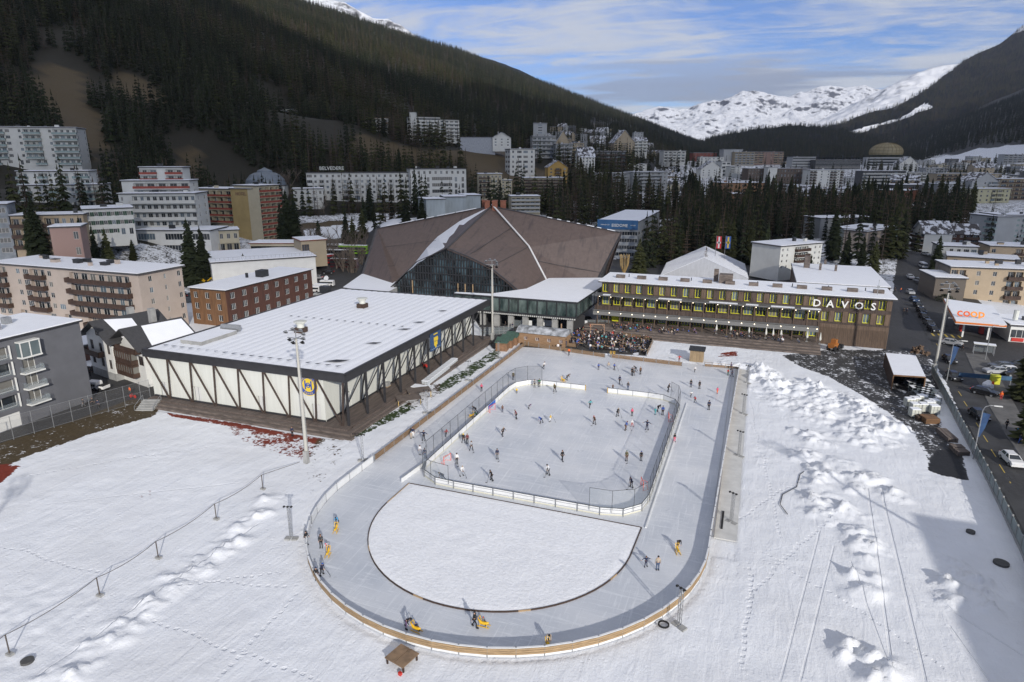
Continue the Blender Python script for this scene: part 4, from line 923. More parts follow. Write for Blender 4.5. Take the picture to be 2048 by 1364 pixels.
sw=thing('side_wing','low snow covered side roof left of the stadium','annex',(0,0,0));q=MB();q.prism([tuple(G(686,574,6.0))[:2],tuple(G(732,542,6.0))[:2],(-118,206),(-105,184),(-103,168),],.0,6.0,0,1);q.build('wall',[CONC,SNOWR],sw)
sw2=thing('side_wing','low snow covered roof right of the stadium beside the timber hotel','annex',(0,0,0));q=MB();q.prism([(-46,210),(-38,226),(-34,214),(-38,200)],0,6.0,0,1);q.build('wall',[DSTEEL,SNOWR],sw2)
# ---------------- timber hotel ----------------
ho=thing('timber_hotel','long dark timber hotel with yellow framed windows, balconies and DAVOS lettering','hotel',(-38.6,174.0,0),0)
ho.rotation_euler=(0,0,0);ANCH.append((0,185,0,40));FOOT.append((-2,184,0,80,34))
HW=71.3;HD=14.0;YF=4.0
YW=mat('yellow_reveal',(.55,.52,.05),.5);YF_=mat('yellow_frame',(.80,.78,.03),.4);HWOOD=mat('hotel_boards',(.062,.043,.034),.75,.4,1.2,.2,stretch=(2.5,2.5,.2));HW2=mat('hotel_planks',(.118,.08,.055),.75,.35,1.4,.2,stretch=(4,4,.2))
CAN=mat('grey_canopy',(.12,.12,.12),.6,.2,1);SLAT=mat('grey_slats',(.17,.17,.165),.7,.25,1,stretch=(.1,1,8))
nb=23;bw=HW/nb;q=MB();holes=[];wins=[]
for i in range(nb):
 x=i*bw
 if i<19 or True:holes.append((x+.25,x+1.75,9.55,11.9,.55));wins.append((x+1.0,9.55,2.3,1.4))
 if i<18:holes.append((x+.3,x+2.75,6.0,8.5,.5));wins.append((x+1.52,6.0,2.45,2.35));holes.append((x+.3,x+2.75,1.7,4.2,.5));wins.append((x+1.52,1.7,2.45,2.35))
 else:holes.append((x+.25,x+1.75,6.0,8.3,.5));wins.append((x+1.0,6.0,2.3,1.4))
wall_grid(q,(0,YF,0),(1,0),HW,12.2,holes,mrev=1)
wall_grid(q,(HW,YF,0),(0,1),HD,12.2,[]);wall_grid(q,(0,YF+HD,0),(0,-1),HD,12.2,[]);wall_grid(q,(HW,YF+HD,0),(-1,0),HW,12.2,[])
q.build('wall',[HWOOD,YW],ho)
for i,(xc,z,h,w_) in enumerate(wins):put(win_mesh(w_,h,YF_,GLS[(i*7)%4],1 if w_<2 else 2),'window',ho,(xc,YF+.5,z))
for i in range(nb):
 q=MB();x=i*bw+1.9;q.box(x,x+1.1,YF-.14,YF-.003,9.45,12.1);q.build('shutter_panel',HW2 if(i*5)%3 else HWOOD,ho)
 if i>=18:q=MB();q.box(x,x+1.1,YF-.14,YF-.003,5.8,8.6);q.build('shutter_panel',HW2,ho)
q=MB();q.box(18*bw,HW+.0,YF-.2,YF-.003,0,4.9);q.box(18*bw,HW,YF-.23,YF-.003,4.9,5.3)
for k in range(60):x=18*bw+k*(HW-18*bw)/60;q.box(x,x+.1,YF-.27,YF-.2,0,4.4)
q.build('plank_wall',HW2,ho)
BX=18*bw-.4
for z0_,z1_,y0_,m_,nm in((8.95,9.2,.9,CAN,'canopy'),(5.05,5.25,0,CAN,'balcony_floor')):
 q=MB();q.box(-1.2,BX,y0_-.3,YF-.003,z0_,z1_);q.build(nm,m_,ho)
q=MB();q.box(-1.0,BX,.3,.5,5.25,6.35);q.box(-1.0,-.8,.5,YF,5.25,6.35);q.build('balcony_parapet',HWOOD,ho)
q=MB();q.box(-1.2,BX,-.6,-.4,3.9,5.1);q.box(-1.2,BX,-.6,.3,5.0,5.15);q.build('slatted_band',SLAT,ho)
for i in range(0,19):q=MB();x=min(i*bw-.1,BX-.2);q.box(x-.1,x+.1,.1,.3,.8,9.0);q.build('column',HW2,ho)
q=MB();q.box(-1,BX,.9,YF-.3,9.22,9.3);
q=MB()
for a_,b_ in((16,22),(29,36),(38,41),(44,49.5),(51,55.5),(1,3)):q.box(a_,b_,.8,2.2,9.203,9.28)
q.build('canopy_snow',SNOWR,ho)
q=MB();q.prism([(-.9,YF-.8),(HW+.9,YF-.8),(HW+.9,YF+HD+.6),(-.9,YF+HD+.6)],12.2,12.5);q.build('roof',mat('dark_roof',(.06,.058,.06),.7,.2,1),ho)
q=MB();q.box(-.8,HW+.8,YF-.7,YF+HD+.5,12.503,12.66);q.build('roof_snow',SNOWR,ho)
for i in range(12):
 x=4.0+i*5.9;q=MB();q.box(x-1.2,x+1.2,YF+5.3,YF+6.6,12.6,13.5);q.build('skylight_box',GREYWOOD,ho)
q=MB();q.box(30.5,34,YF+6.5,YF+9.5,12.6,15.0);q.box(29,30.2,YF+9,YF+10,12.6,16);q.build('plant_room',GREYWOOD,ho)
for i in range(8):x=6+i*8.6;q=MB();q.tube([(x,YF+8,12.6),(x,YF+8,13.5)],.12,6);q.build('vent_pipe',DSTEEL,ho)
q=MB();q.bar((68.2,YF+3,12.6),(68.2,YF+3,16.5),.1);q.box(67.9,68.5,YF+2.9,YF+3.1,14.4,15);q.build('antenna',STEEL,ho)
LETW=mat('white_letter',(.75,.75,.72),.5)
for ch,px in zip('DAVOS',(1633,1660,1689,1718,1747)):
 k=ray(px,612);tt=(174+YF-.35)/k[1];lettering(ch,2.5,LETW,ho,(k[0]*tt+38.6,YF-.45,9.55))
for i,(d,z) in enumerate(((3.6,1.35),(5.0,1.0),(6.4,.66),(7.8,.33))):
 q=MB();q.box(-3,BX+.5,-d,YF-.01 if i==0 else-d+1.4,0,z);q.build('terrace_step',GREYWOOD,ho)
for i in range(6):x=1+i*3.2;q=MB();q.bar((x,.2,1.3),(x,.2,5.2),.1);
YEL_=mat('yellow_panel',(.6,.58,.02),.5)
q=MB();q.box(3.1,5.0,YF-.12,YF-.003,1.4,3.9);q.build('door_panel',YEL_,ho)
def parasol(px,py,label):
 t_=thing('parasol',label,'parasol',G(px,py,1.35),0,'closed white parasols on the hotel terrace');q=MB();q.tube([(0,0,0),(0,0,2.9)],.04,6);q.build('pole',STEEL,t_)
 q=MB();q.tube([(0,0,2.95),(0,0,2.2),(0,0,1.2),(0,0,.9)],[.03,.14,.30,.2],9);q.build('canopy',mat('canvas',(.6,.6,.55),.8),t_);q=MB();q.box(-.3,.3,-.3,.3,0,.08);q.build('base',CONC,t_)
for n_,(x,y) in zip(('leftmost','second','third','fourth','fifth','sixth','seventh','rightmost'),((1432,667),(1461,667),(1497,672),(1531,676),(1545,678),(1561,677),(1613,683),(1639,688))):parasol(x,y,n_+' closed white parasol '+('' if 'most' in n_ else 'from the left ')+'on the terrace of the timber hotel')
lt=mat('lamp_glow',(1,.85,.6),.5,emit=3)
for i in range(0,19):q=MB();x=min(.2+i*bw,BX-.4);q.box(x-.09,x+.09,-.66,-.61,4.6,4.78);q.build('lamp',lt,ho);q=MB();q.box(x-.08,x+.08,.53,.58,8.75,8.9);q.build('lamp',lt,ho)
# ---------------- town ----------------
PINK=mat('pink_render',(.43,.36,.305),.8,.05,.3);PEACH=mat('peach_render',(.42,.33,.225),.8,.05,.3);GREYR=mat('grey_render',(.115,.118,.13),.8,.08,.3)
LGREY=mat('light_grey_render',(.34,.35,.35),.8,.06,.3);WR=mat('white_render',(.60,.60,.56),.8,.05,.3);CR_=mat('cream_render',(.48,.43,.31),.8,.05,.3);DG=mat('dark_grey_cladding',(.07,.072,.075),.7,.2,.5)
BRWN=mat('brown_balcony',(.055,.03,.02),.7,.3,1);REDB=mat('red_balcony',(.26,.055,.035),.65,.15,1);GBAL=mat('green_glass_balcony',(.22,.29,.28),.25,.1,1,spec=.7);BEI=mat('beige_render',(.36,.30,.21),.8,.05,.3)
WOODN=mat('amber_boards',(.155,.078,.035),.7,.35,.8,.2,stretch=(4,4,.3));SHG=mat('green_shutter',(.02,.06,.035),.6);YB=mat('pale_yellow',(.62,.55,.25),.7);ORW=mat('orange_boards',(.24,.135,.07),.7,.25,.8,stretch=(1,1,5));RUST=mat('rust_boards',(.17,.055,.025),.7,.25,.8)
def place(p1,p2,z,ytop):
 a=G(*p1,z);b=G(*p2,z);return a,math.atan2(b.y-a.y,b.x-a.x),math.hypot(b.x-a.x,b.y-a.y),zat(a.x,a.y,ytop)-z
gy=thing('grey_apartment_house','dark grey apartment house with white bay windows and snowy roof at the left edge','apartment house',(-117.5,52,0),math.pi/2)
ANCH.append((-126,70,0,22));FOOT.append((-126,66,0,24,40));HG=15.6;q=MB();holes=[];Lg=33.0
for k in range(4):
 for x0_ in(2.6,8.8,15.0):holes.append((x0_,x0_+4.8,3.6+k*2.85,3.6+k*2.85+2.2,.7))
 holes.append((21.6,23.8,3.5+k*2.85,3.5+k*2.85+2.3,.3))
for x0_ in(7.5,14.0):holes.append((x0_,x0_+5.6,.1,2.7,.3))
wall_grid(q,(0,0,0),(1,0),Lg,HG,holes);wall_grid(q,(Lg,0,0),(0,1),15,HG,[]);wall_grid(q,(0,15,0),(0,-1),15,HG,[]);wall_grid(q,(Lg,15,0),(-1,0),Lg,HG,[]);q.build('wall',GREYR,gy)
for k in range(4):
 z=3.6+k*2.85
 for x0_ in(2.6,8.8,15.0):
  put(win_mesh(4.8,2.2,WPAINT,GLS[k%2],1),'window',gy,(x0_+2.4,.68,z));q=MB();q.box(x0_,x0_+4.8,-.05,-.01,z-.05,z+.9);q.build('glass_railing',NET2,gy)
  for xx in(x0_-.12,x0_+4.8):q=MB();q.box(xx,xx+.14,-.3,-.003,z-.1,z+2.3);q.build('white_pier',WPAINT,gy)
 q=MB();q.box(20.9,24.5,-1.3,-.003,z-.35,z-.1);q.build('balcony_slab',WPAINT,gy)
 if k==3:
  q=MB()
  for x in(21,22.6,24.3):q.box(x,x+.14,-1.2,-1.05,z-.1,z+2.4)
  q.box(21,24.44,-1.25,-.003,z+2.4,z+2.6);q.build('bay_frame',WPAINT,gy);q=MB();q.box(21.1,24.3,-1.1,-1.06,z-.1,z+2.4);q.box(21.05,21.1,-1.1,0,z-.1,z+2.4);q.build('bay_glass',GLASSL,gy)
 else:q=MB();q.box(21,24.4,-1.25,-1.2,z-.1,z+.9);q.box(21,21.05,-1.2,0,z-.1,z+.9);q.box(24.35,24.4,-1.2,0,z-.1,z+.9);q.build('glass_railing',NET2,gy)
 put(win_mesh(2.2,2.3,WPAINT,GLS[1],1),'window',gy,(22.7,.28,z-.1))
for x0_ in(7.5,14.0):q=MB();q.box(x0_,x0_+5.6,.2,.3,.1,2.7);q.build('garage_door',WPAINT,gy)
q=MB();q.box(-.5,Lg+.4,-.5,15.5,HG,HG+.3);q.build('roof',DFASC,gy);q=MB();q.box(-.4,Lg+.3,-.4,15.4,HG+.303,HG+.5);q.build('roof_snow',SNOWR,gy)
for x,y,s_ in((12,5,1.0),(17,7,1.5),(22,6,.7),(26,9,.6),(8,9,.6)):q=MB();q.box(x-s_,x+s_,y-s_,y+s_,HG+.5,HG+1.7);q.build('roof_box',STEEL,gy)
pk=dict(par=BRWN,slab=BRWN,bd=1.5,bh=1.05,foot=0,z0=1.2,extra=1.4)
A=G(275,545,17);ANCH.append((A.x-20,A.y+8,1,30));FOOT.append((A.x-25,A.y+8,0,70,24))
block('pink_apartment_house','long pink apartment house with dark brown wooden balconies and snowy flat roof','apartment house',(A.x-56,A.y,0),0,56,14,5,3.0,PINK,['WW.Bw.wW.Bw.BBBBBBw'.replace('w','.')]*1+['BB.wWBBwW.BBBBBBB.','BB.wWBBw..BBBBBBB.','BB.wWBBw..BBBBBBB.','BB.wWBBw..BBBBBBB.'],side='.w.v.w',st=pk,chim=9,oh=.7)
ch=thing('white_chalet','white plastered chalet with dark steep roofs and brown carved balconies','chalet',G(186,745),R(-14));cp=ch.location;ANCH.append((cp.x+8,cp.y+6,0,16));FOOT.append((cp.x+8,cp.y+6,0,26,20))
DR=mat('dark_slate',(.045,.045,.048),.75,.15,2)
W1,D1,H1=10.5,12.0,7.6;q=MB()
wall_grid(q,(0,0,0),(1,0),W1,H1+1.4,[(1.2,2.6,2.6,4.6),(5.0,6.3,2.4,4.4),(8.2,9.5,2.4,4.4),(1.2,2.6,5.7,7.8),(5.0,6.3,5.6,7.6),(8.2,9.5,5.6,7.6)]);q.poly([(0,0,H1+1.4),(W1,0,H1+1.4),(W1/2,0,H1+4.2)])
wall_grid(q,(W1,0,0),(0,1),D1,H1,[]);wall_grid(q,(0,D1,0),(0,-1),D1,H1+1.2,[(3,4.4,2.6,4.6),(7,8.4,5.7,7.7)]);wall_grid(q,(W1,D1,0),(-1,0),W1,H1+1.4,[]);q.build('wall',WPAINT,ch)
q=MB();q.box(-.1,W1+.1,-.1,D1,0,1.6);q.build('stone_base',CONC,ch)
for x,z in((1.9,2.6),(5.65,2.4),(8.85,2.4),(1.9,5.7),(5.65,5.6),(8.85,5.6),(5.2,9.2)):put(win_mesh(1.35,2.0 if z<9 else 1.3,BRWN,GLASS,1,1),'window',ch,(x,.17 if z<9 else-.03,z))
for x,z in((4.3,2.6),(7.7,5.7)):put(win_mesh(1.4,2.0,BRWN,GLASS,1,1),'window',ch,(-.0+.17,D1-x+.6,z),-math.pi/2)
put(balc_mesh(7.5,1.2,1.0,BRWN,BRWN),'balcony',ch,(3,0,4.9))
def slope(par,pts,m_,th=.25):q=MB();a=[Vector(p) for p in pts];q.hexa(a+[p+Vector((0,0,th)) for p in a]);return q.build('roof',m_,par)
e=1.3;ridge=H1+4.6;ev=H1+.6
slope(ch,[(-e,-e,ev),(W1/2,-e,ridge),(W1/2,D1+e,ridge),(-e,D1+e,ev)],DR);slope(ch,[(W1/2,-e,ridge),(W1+e,-e,ev),(W1+e,D1+e,ev),(W1/2,D1+e,ridge)],DR);q=MB();q.poly([(W1/2+.3,1.5,ridge+.18),(W1+.9,2.2,ev+.6),(W1+.7,6.5,ev+.75),(W1/2+1.2,6.8,ridge-.45)]);q.build('roof_snow',SNOWR,ch)
q=MB();wall_grid(q,(W1,1.5,0),(1,0),9.5,H1,[]);wall_grid(q,(W1+9.5,1.5,0),(0,1),10,H1,[(2,3.4,3,5),(6,7.4,3,5)]);q.poly([(W1,1.5,H1),(W1+9.5,1.5,H1),(W1+4.75,1.5,H1+3.6)]);q.build('wing_wall',WPAINT,ch)
for z in(1.8,4.6):q=MB();q.box(W1+.4,W1+7,.1,1.49,z,z+.95,0);q.box(W1+.4,W1+7,.1,1.49,z+2.3,z+2.7,0);q.box(W1+.5,W1+6.9,.2,1.4,z+.95,z+2.3,1);[q.box(W1+.4+.93*k,W1+.55+.93*k,.05,.2,z+.95,z+2.3,0) for k in range(8)];q.build('veranda',[BRWN,mat('curtained_glass',(.16,.155,.14),.25)],ch)
put(balc_mesh(8.5,1.3,1.0,BRWN,BRWN),'balcony',ch,(W1+4.6,1.5,7.3));put(win_mesh(1.6,1.9,BRWN,GLASS,1,1),'window',ch,(W1+8.4,1.45,4.6))
slope(ch,[(W1-2,-.2,H1+.4),(W1+4.75,-.2,H1+4.2),(W1+4.75,13,H1+4.2),(W1-2,13,H1+.4)],DR);slope(ch,[(W1+4.75,-.2,H1+4.2),(W1+11,-.2,H1+.4),(W1+11,13,H1+.4),(W1+4.75,13,H1+4.2)],DR);q=MB();q.poly([(W1+5.2,4,H1+4.3),(W1+10.6,3,H1+1.0),(W1+10.7,12.6,H1+.95),(W1+5.4,12.5,H1+4.2)]);q.build('roof_snow',SNOWR,ch)
for x,y in((4,7),(9,9)):q=MB();q.box(x,x+1.2,y,y+1.2,H1+2,H1+6.2);q.build('chimney',CONC,ch)
a=G(150,715);b_=block('brown_annex','low brown shed with snowy roof beside the white chalet','shed',(a.x-4,a.y,0),R(-10),9,7,1,3.2,mat('red_brown_render',(.12,.06,.045),.8),'.',st=dict(foot=0),chim=0);FOOT.append((a.x,a.y+3,0,12,10))
A=G(455,640);B_=G(612,594);rz=math.atan2(B_.y-A.y,B_.x-A.x);ANCH.append((A.x,A.y+18,0,26));A2=G(452,582,10.2);C2=G(449,571,10.2)
tb=thing('amber_timber_block','three storey block clad in amber boards with white framed windows beside the training hall','timber building',(A2.x-.3,A2.y,0),0);FOOT.append((A2.x-4,A2.y+18,0,26,44))
q=MB();Lb=38;holes=[(1.6+i*4.6,3.4+i*4.6,z,z+1.7) for i in range(8) for z in(1.4,4.5,7.6)];hf=[(1.2+i*4.0,2.6+i*4.0,z,z+1.7) for i in range(3) for z in(1.4,4.5,7.6)]
wall_grid(q,(0,0,0),(0,1),Lb,10.2,holes);q.build('wall',mat('red_brown_boards',(.082,.034,.022),.7,.3,.8,.2,stretch=(4,4,.3)),tb);q=MB();wall_grid(q,(-12.5,0,0),(1,0),12.5,10.2,hf);wall_grid(q,(-12.5,Lb,0),(0,-1),Lb,10.2,[]);wall_grid(q,(0,Lb,0),(-1,0),12.5,10.2,[]);q.build('end_wall',WOODN,tb)
for h in holes:put(win_mesh(1.8,1.7,WPAINT,GLASS,2),'window',tb,(-.16,h[0]+.9,h[2]),math.pi/2)
for h in hf:put(win_mesh(1.4,1.7,WPAINT,GLASS,1),'window',tb,(-12.5+h[0]+.7,.16,h[2]))
q=MB();q.box(-13,.5,-.5,Lb+.5,10.2,10.4);q.build('roof',DFASC,tb);q=MB();q.box(-12.9,.4,-.4,Lb+.4,10.403,10.6);q.build('roof_snow',SNOWR,tb)
q=MB();q.box(-6,-3.5,19,22,10.6,12.6);q.build('roof_box',DSTEEL,tb);q=MB();q.box(-8,-7.4,17,17.6,10.6,12);q.build('roof_box',DSTEEL,tb)
lo=bld('white_flat_hall','low white flat roofed hall with snow on top behind the amber timber block','hall',(422,526),(630,508),225,240,1,30,WPAINT,H=7.5,front='........',chim=0,anchor=True)
q=MB()
for i in range(26):x=i*1.4;q.box(x,x+.06,0,.06,8.1,9.0)
q.box(0,36,0,.06,8.95,9.02);q.build('railing',STEEL,lo)
bld('timber_pavilion','small flat timber pavilion with red edge above the white hall','pavilion',(500,487),(602,490),262,262,1,10,CR_,H=4,front='ggg',st=dict(frame=BRWN),roofm=RUST,chim=0);bld('timber_pavilion','ochre pavilion with timber slats and snow on its red edged roof','pavilion',(602,482),(652,486),250,255,1,12,BEI,H=6.2,front='g..',roofm=RUST,chim=0,st=dict(frame=ORW))
WB=dict(par=GBAL,slab=WR,bd=1.6);S0={}
bld('terraced_flats','large white stepped apartment block high on the left slope under the forest','apartment house',(-70,253),(152,261),345,360,6,18,WR,yb=326,front=['W.dBB.W.dW.bb.wBBBB','W.wBBBW.wbbb.wBBBB'],side='w..w',st=WB,chim=5)
bld('terraced_flats','white curved apartment block with green glass balconies below the largest one','apartment house',(32,343),(176,345),292,300,3,16,WR,H=9,front='BB.wbbwWbb.BBB',side='w.w',st=WB,chim=2);bld('terraced_flats','lower wide storeys of the white curved block with green glass balconies','apartment house',(38,371),(204,374),288,298,3,16,WR,H=10,front='BB.wWbbw.wbbBBB',st=WB,chim=0)
tb_=dict(par=mat('rounded_parapet',(.55,.54,.49),.7),slab=WR,bd=2.0,bh=1.1)
bld('terrace_block','white terrace block with long rounded balconies, lower storeys','apartment house',(236,388),(390,392),268,272,4,16,WR,yb=455,front=['v.BBBBBBBBBB'],side='ww',st=tb_,chim=2)
bld('terrace_block','upper white storeys with brown balconies above the rounded terraces','apartment house',(242,362),(378,358),276,280,2,12,WR,H=6.2,front='.bbbbb',side='w',st=dict(par=REDB,slab=WR),chim=0,anchor=False);bld('terrace_block','top storey of the white terrace block with small red balconies','apartment house',(278,335),(364,335),282,284,2,9,WR,H=5.6,front='bb.bb',st=dict(par=REDB,slab=WR),chim=1,anchor=False)
rb=dict(par=REDB,slab=CR_,bd=1.5,bh=.95,foot=6,div=1)
bld('red_balcony_hotel','left part of a cream high-rise hotel with a grid of red balconies','hotel',(383,377),(461,380),330,322,5,16,CR_,yb=441,front='bbbbbb',st=rb,chim=2)
hg=bld('red_balcony_hotel','plain gold gable wall of the high-rise hotel with faint lettering','hotel',(460,377),(513,372),316,311,10,15,mat('gold_render',(.36,.27,.12),.8,.1,.2),yb=490,front='.....w',st=dict(foot=6),chim=1,anchor=False)
bld('red_balcony_hotel','tall right part of the cream hotel with eleven rows of red balconies','hotel',(513,372),(557,370),310,322,11,15,CR_,yb=492,front='bbbb',st=rb,chim=1)
lettering('HOTEL',2.0,mat('sign_brown',(.2,.12,.08),.6),hg,(6,-.1,24.5))
bld('cream_annex','low cream annex with a long red balcony in front of the red balcony hotel','annex',(420,462),(476,452),268,272,2,12,CR_,yb=505,front=['bbbb','wwww'],st=rb,chim=0);bld('glazed_pavilion','white single storey pavilion with big windows and snowy roof','pavilion',(273,461),(420,470),262,262,2,16,WPAINT,yb=508,front=['..gg..','gg.gg.gg'],chim=2)
bld('shuttered_house','white three storey house with green shutters and snowy roof','house',(165,419),(264,413),232,240,3,16,WR,yb=472,front=['wwwwdd','wwwwww','wwwwww'],left='www',st=dict(shut=SHG),chim=2)
bld('orange_house','orange rendered house with dark balconies left of the shuttered house','house',(20,432),(164,421),222,228,3,12,PEACH,H=11,front='BB..BBwww',st=dict(par=BRWN,slab=BRWN),chim=3);bld('pink_small_house','small dusty pink house behind dark spruces at the left','house',(98,455),(160,458),200,203,2,9,mat('dusty_pink',(.3,.2,.17),.8),H=10,front='..w',st=S0,chim=0)
bld('grey_panel_block','grey and white panelled apartment block cut by the left edge of the photo','apartment house',(-120,412),(14,416),214,222,5,14,mat('grey_white_panels',(.22,.24,.26),.7,.3,.3),H=17,front='WWwW',side='ww',chim=0)
dm=bld('domed_hotel','pale hotel with a big blue grey domed roof behind the red balcony hotel','hotel',(455,372),(568,362),420,425,3,16,WR,H=12,front='wwwwwwww',chim=0,snowf=False)
q=MB();cx_=24;MD=mat('blue_grey_metal',(.17,.20,.235),.5,.1,.5,metal=.2)
def ring(cx,cy,z,rx,ry,n=24):return[(cx+rx*math.cos(2*math.pi*k/n),cy+ry*math.sin(2*math.pi*k/n),z) for k in range(n)]
rs=[ring(22,8,12.3,13,9),ring(22,8,15.5,12.2,8.4),ring(22,8,18.6,9.5,6.8),ring(22,8,20.0,6.6,5),ring(22,8,20.2,5,4),ring(22,8,21.4,4.6,3.6),ring(22,8,22.4,2,1.6),ring(22,8,23.4,.1,.1)]
for a_,b_ in zip(rs[:-1],rs[1:]):
 for k in range(24):q.quad(a_[k],a_[(k+1)%24],b_[(k+1)%24],b_[k])
q.build('dome',MD,dm)
bv=dict(par=mat('white_grille',(.45,.45,.42),.7),slab=WR,bd=.9,bh=.9);D1_=400
b1=bld('long_white_hotel','long white grand hotel with rows of small balconies and roof lettering','hotel',(612,346),(820,339),425,438,5,16,WR,yb=400,front=['w.r.r.r.r.r.r.r.r.','gwbwbwbwbwbwbwbwbw','gwbwbwbwbwbwbwbwbw','gwbwbwbwbwbwbwbwbw','gwwwwwwwwwwwwwwwww'],st=bv,chim=0,snowf=False)
lettering('BELVEDERE',3.1,CREAM,b1,(16,3,19.6))
bld('long_white_hotel','right wing of the long white hotel with arched bays','hotel',(820,338),(932,335),430,440,5,16,WR,yb=400,front=['wwwwwwwwww','.wdgggdd','.wdgggdd','.wdgggdd','wwwwwwwwww'],st=bv,chim=5,snowf=False);bld('long_white_hotel','low terrace wing at the left end of the long white hotel','hotel',(585,378),(646,378),405,410,2,12,WR,yb=405,front='wwwww',chim=0)
FG=mat('frosted_glass',(.33,.37,.38),.35,.12,.3,stretch=(3,3,.5),spec=.6)
for nm,a,b_,d1,d2,yb_ in(('nearest frosted glass museum box with snowy roof',(852,399),(890,393),300,303,432),('middle frosted glass museum box with snowy roof',(888,394),(932,391),312,314,424),('far frosted glass museum box with snowy roof',(930,391),(961,388),320,322,416)):
 t_=bld('museum_box',nm,'museum',a,b_,d1,d2,1,14,FG,yb=yb_,front='.',chim=0,grp='glass boxes of the museum')
bld('small_modern_house','small modern house with orange roof edge at the top of the meadow','house',(731,236),(776,238),610,612,2,12,WR,yb=257,front='bb.b',st=dict(par=mat('terracotta',(.3,.17,.1),.7)),roofm=ORW,chim=0,snowf=False)
bld('white_sanatorium','tall white hotel with rows of balconies on the slope above the meadow','hotel',(822,233),(880,229),590,600,6,14,WR,yb=276,front=['gggggg','bbbbbb','bbbbbb','bbbbbb','bbbbbb','gggggg'],st=dict(par=WR,bd=1),chim=1,snowf=False);bld('white_sanatorium','right wing of the tall white hotel on the slope','hotel',(879,239),(918,240),602,608,5,14,WR,yb=275,front='bbbb',st=dict(par=WR,bd=1),chim=0,snowf=False);bld('white_sanatorium','windowless white stair tower of the hotel on the slope','hotel',(819,224),(831,224),588,588,1,8,WR,yb=275,front='.',chim=0,snowf=False)
sc=bld('scaffolded_block','building wrapped in grey scaffold netting on the slope','scaffolded building',(920,274),(990,276),560,562,4,16,mat('scaffold_net',(.33,.35,.38),.8,.2,.6,stretch=(4,4,1)),yb=304,front='.',chim=0,snowf=False)
bld('slope_chalet','white chalet with dark snowy gable roof right of the scaffolded block','chalet',(985,275),(1022,277),560,562,3,12,WR,yb=292,front='www',roof='gable',chim=1);bld('forest_house','small house with blue grey roof standing alone among the trees on the slope','house',(557,218),(597,214),560,565,2,12,WR,yb=232,front='bb',roofm=MD,chim=0,snowf=False,st=dict(par=BRWN))
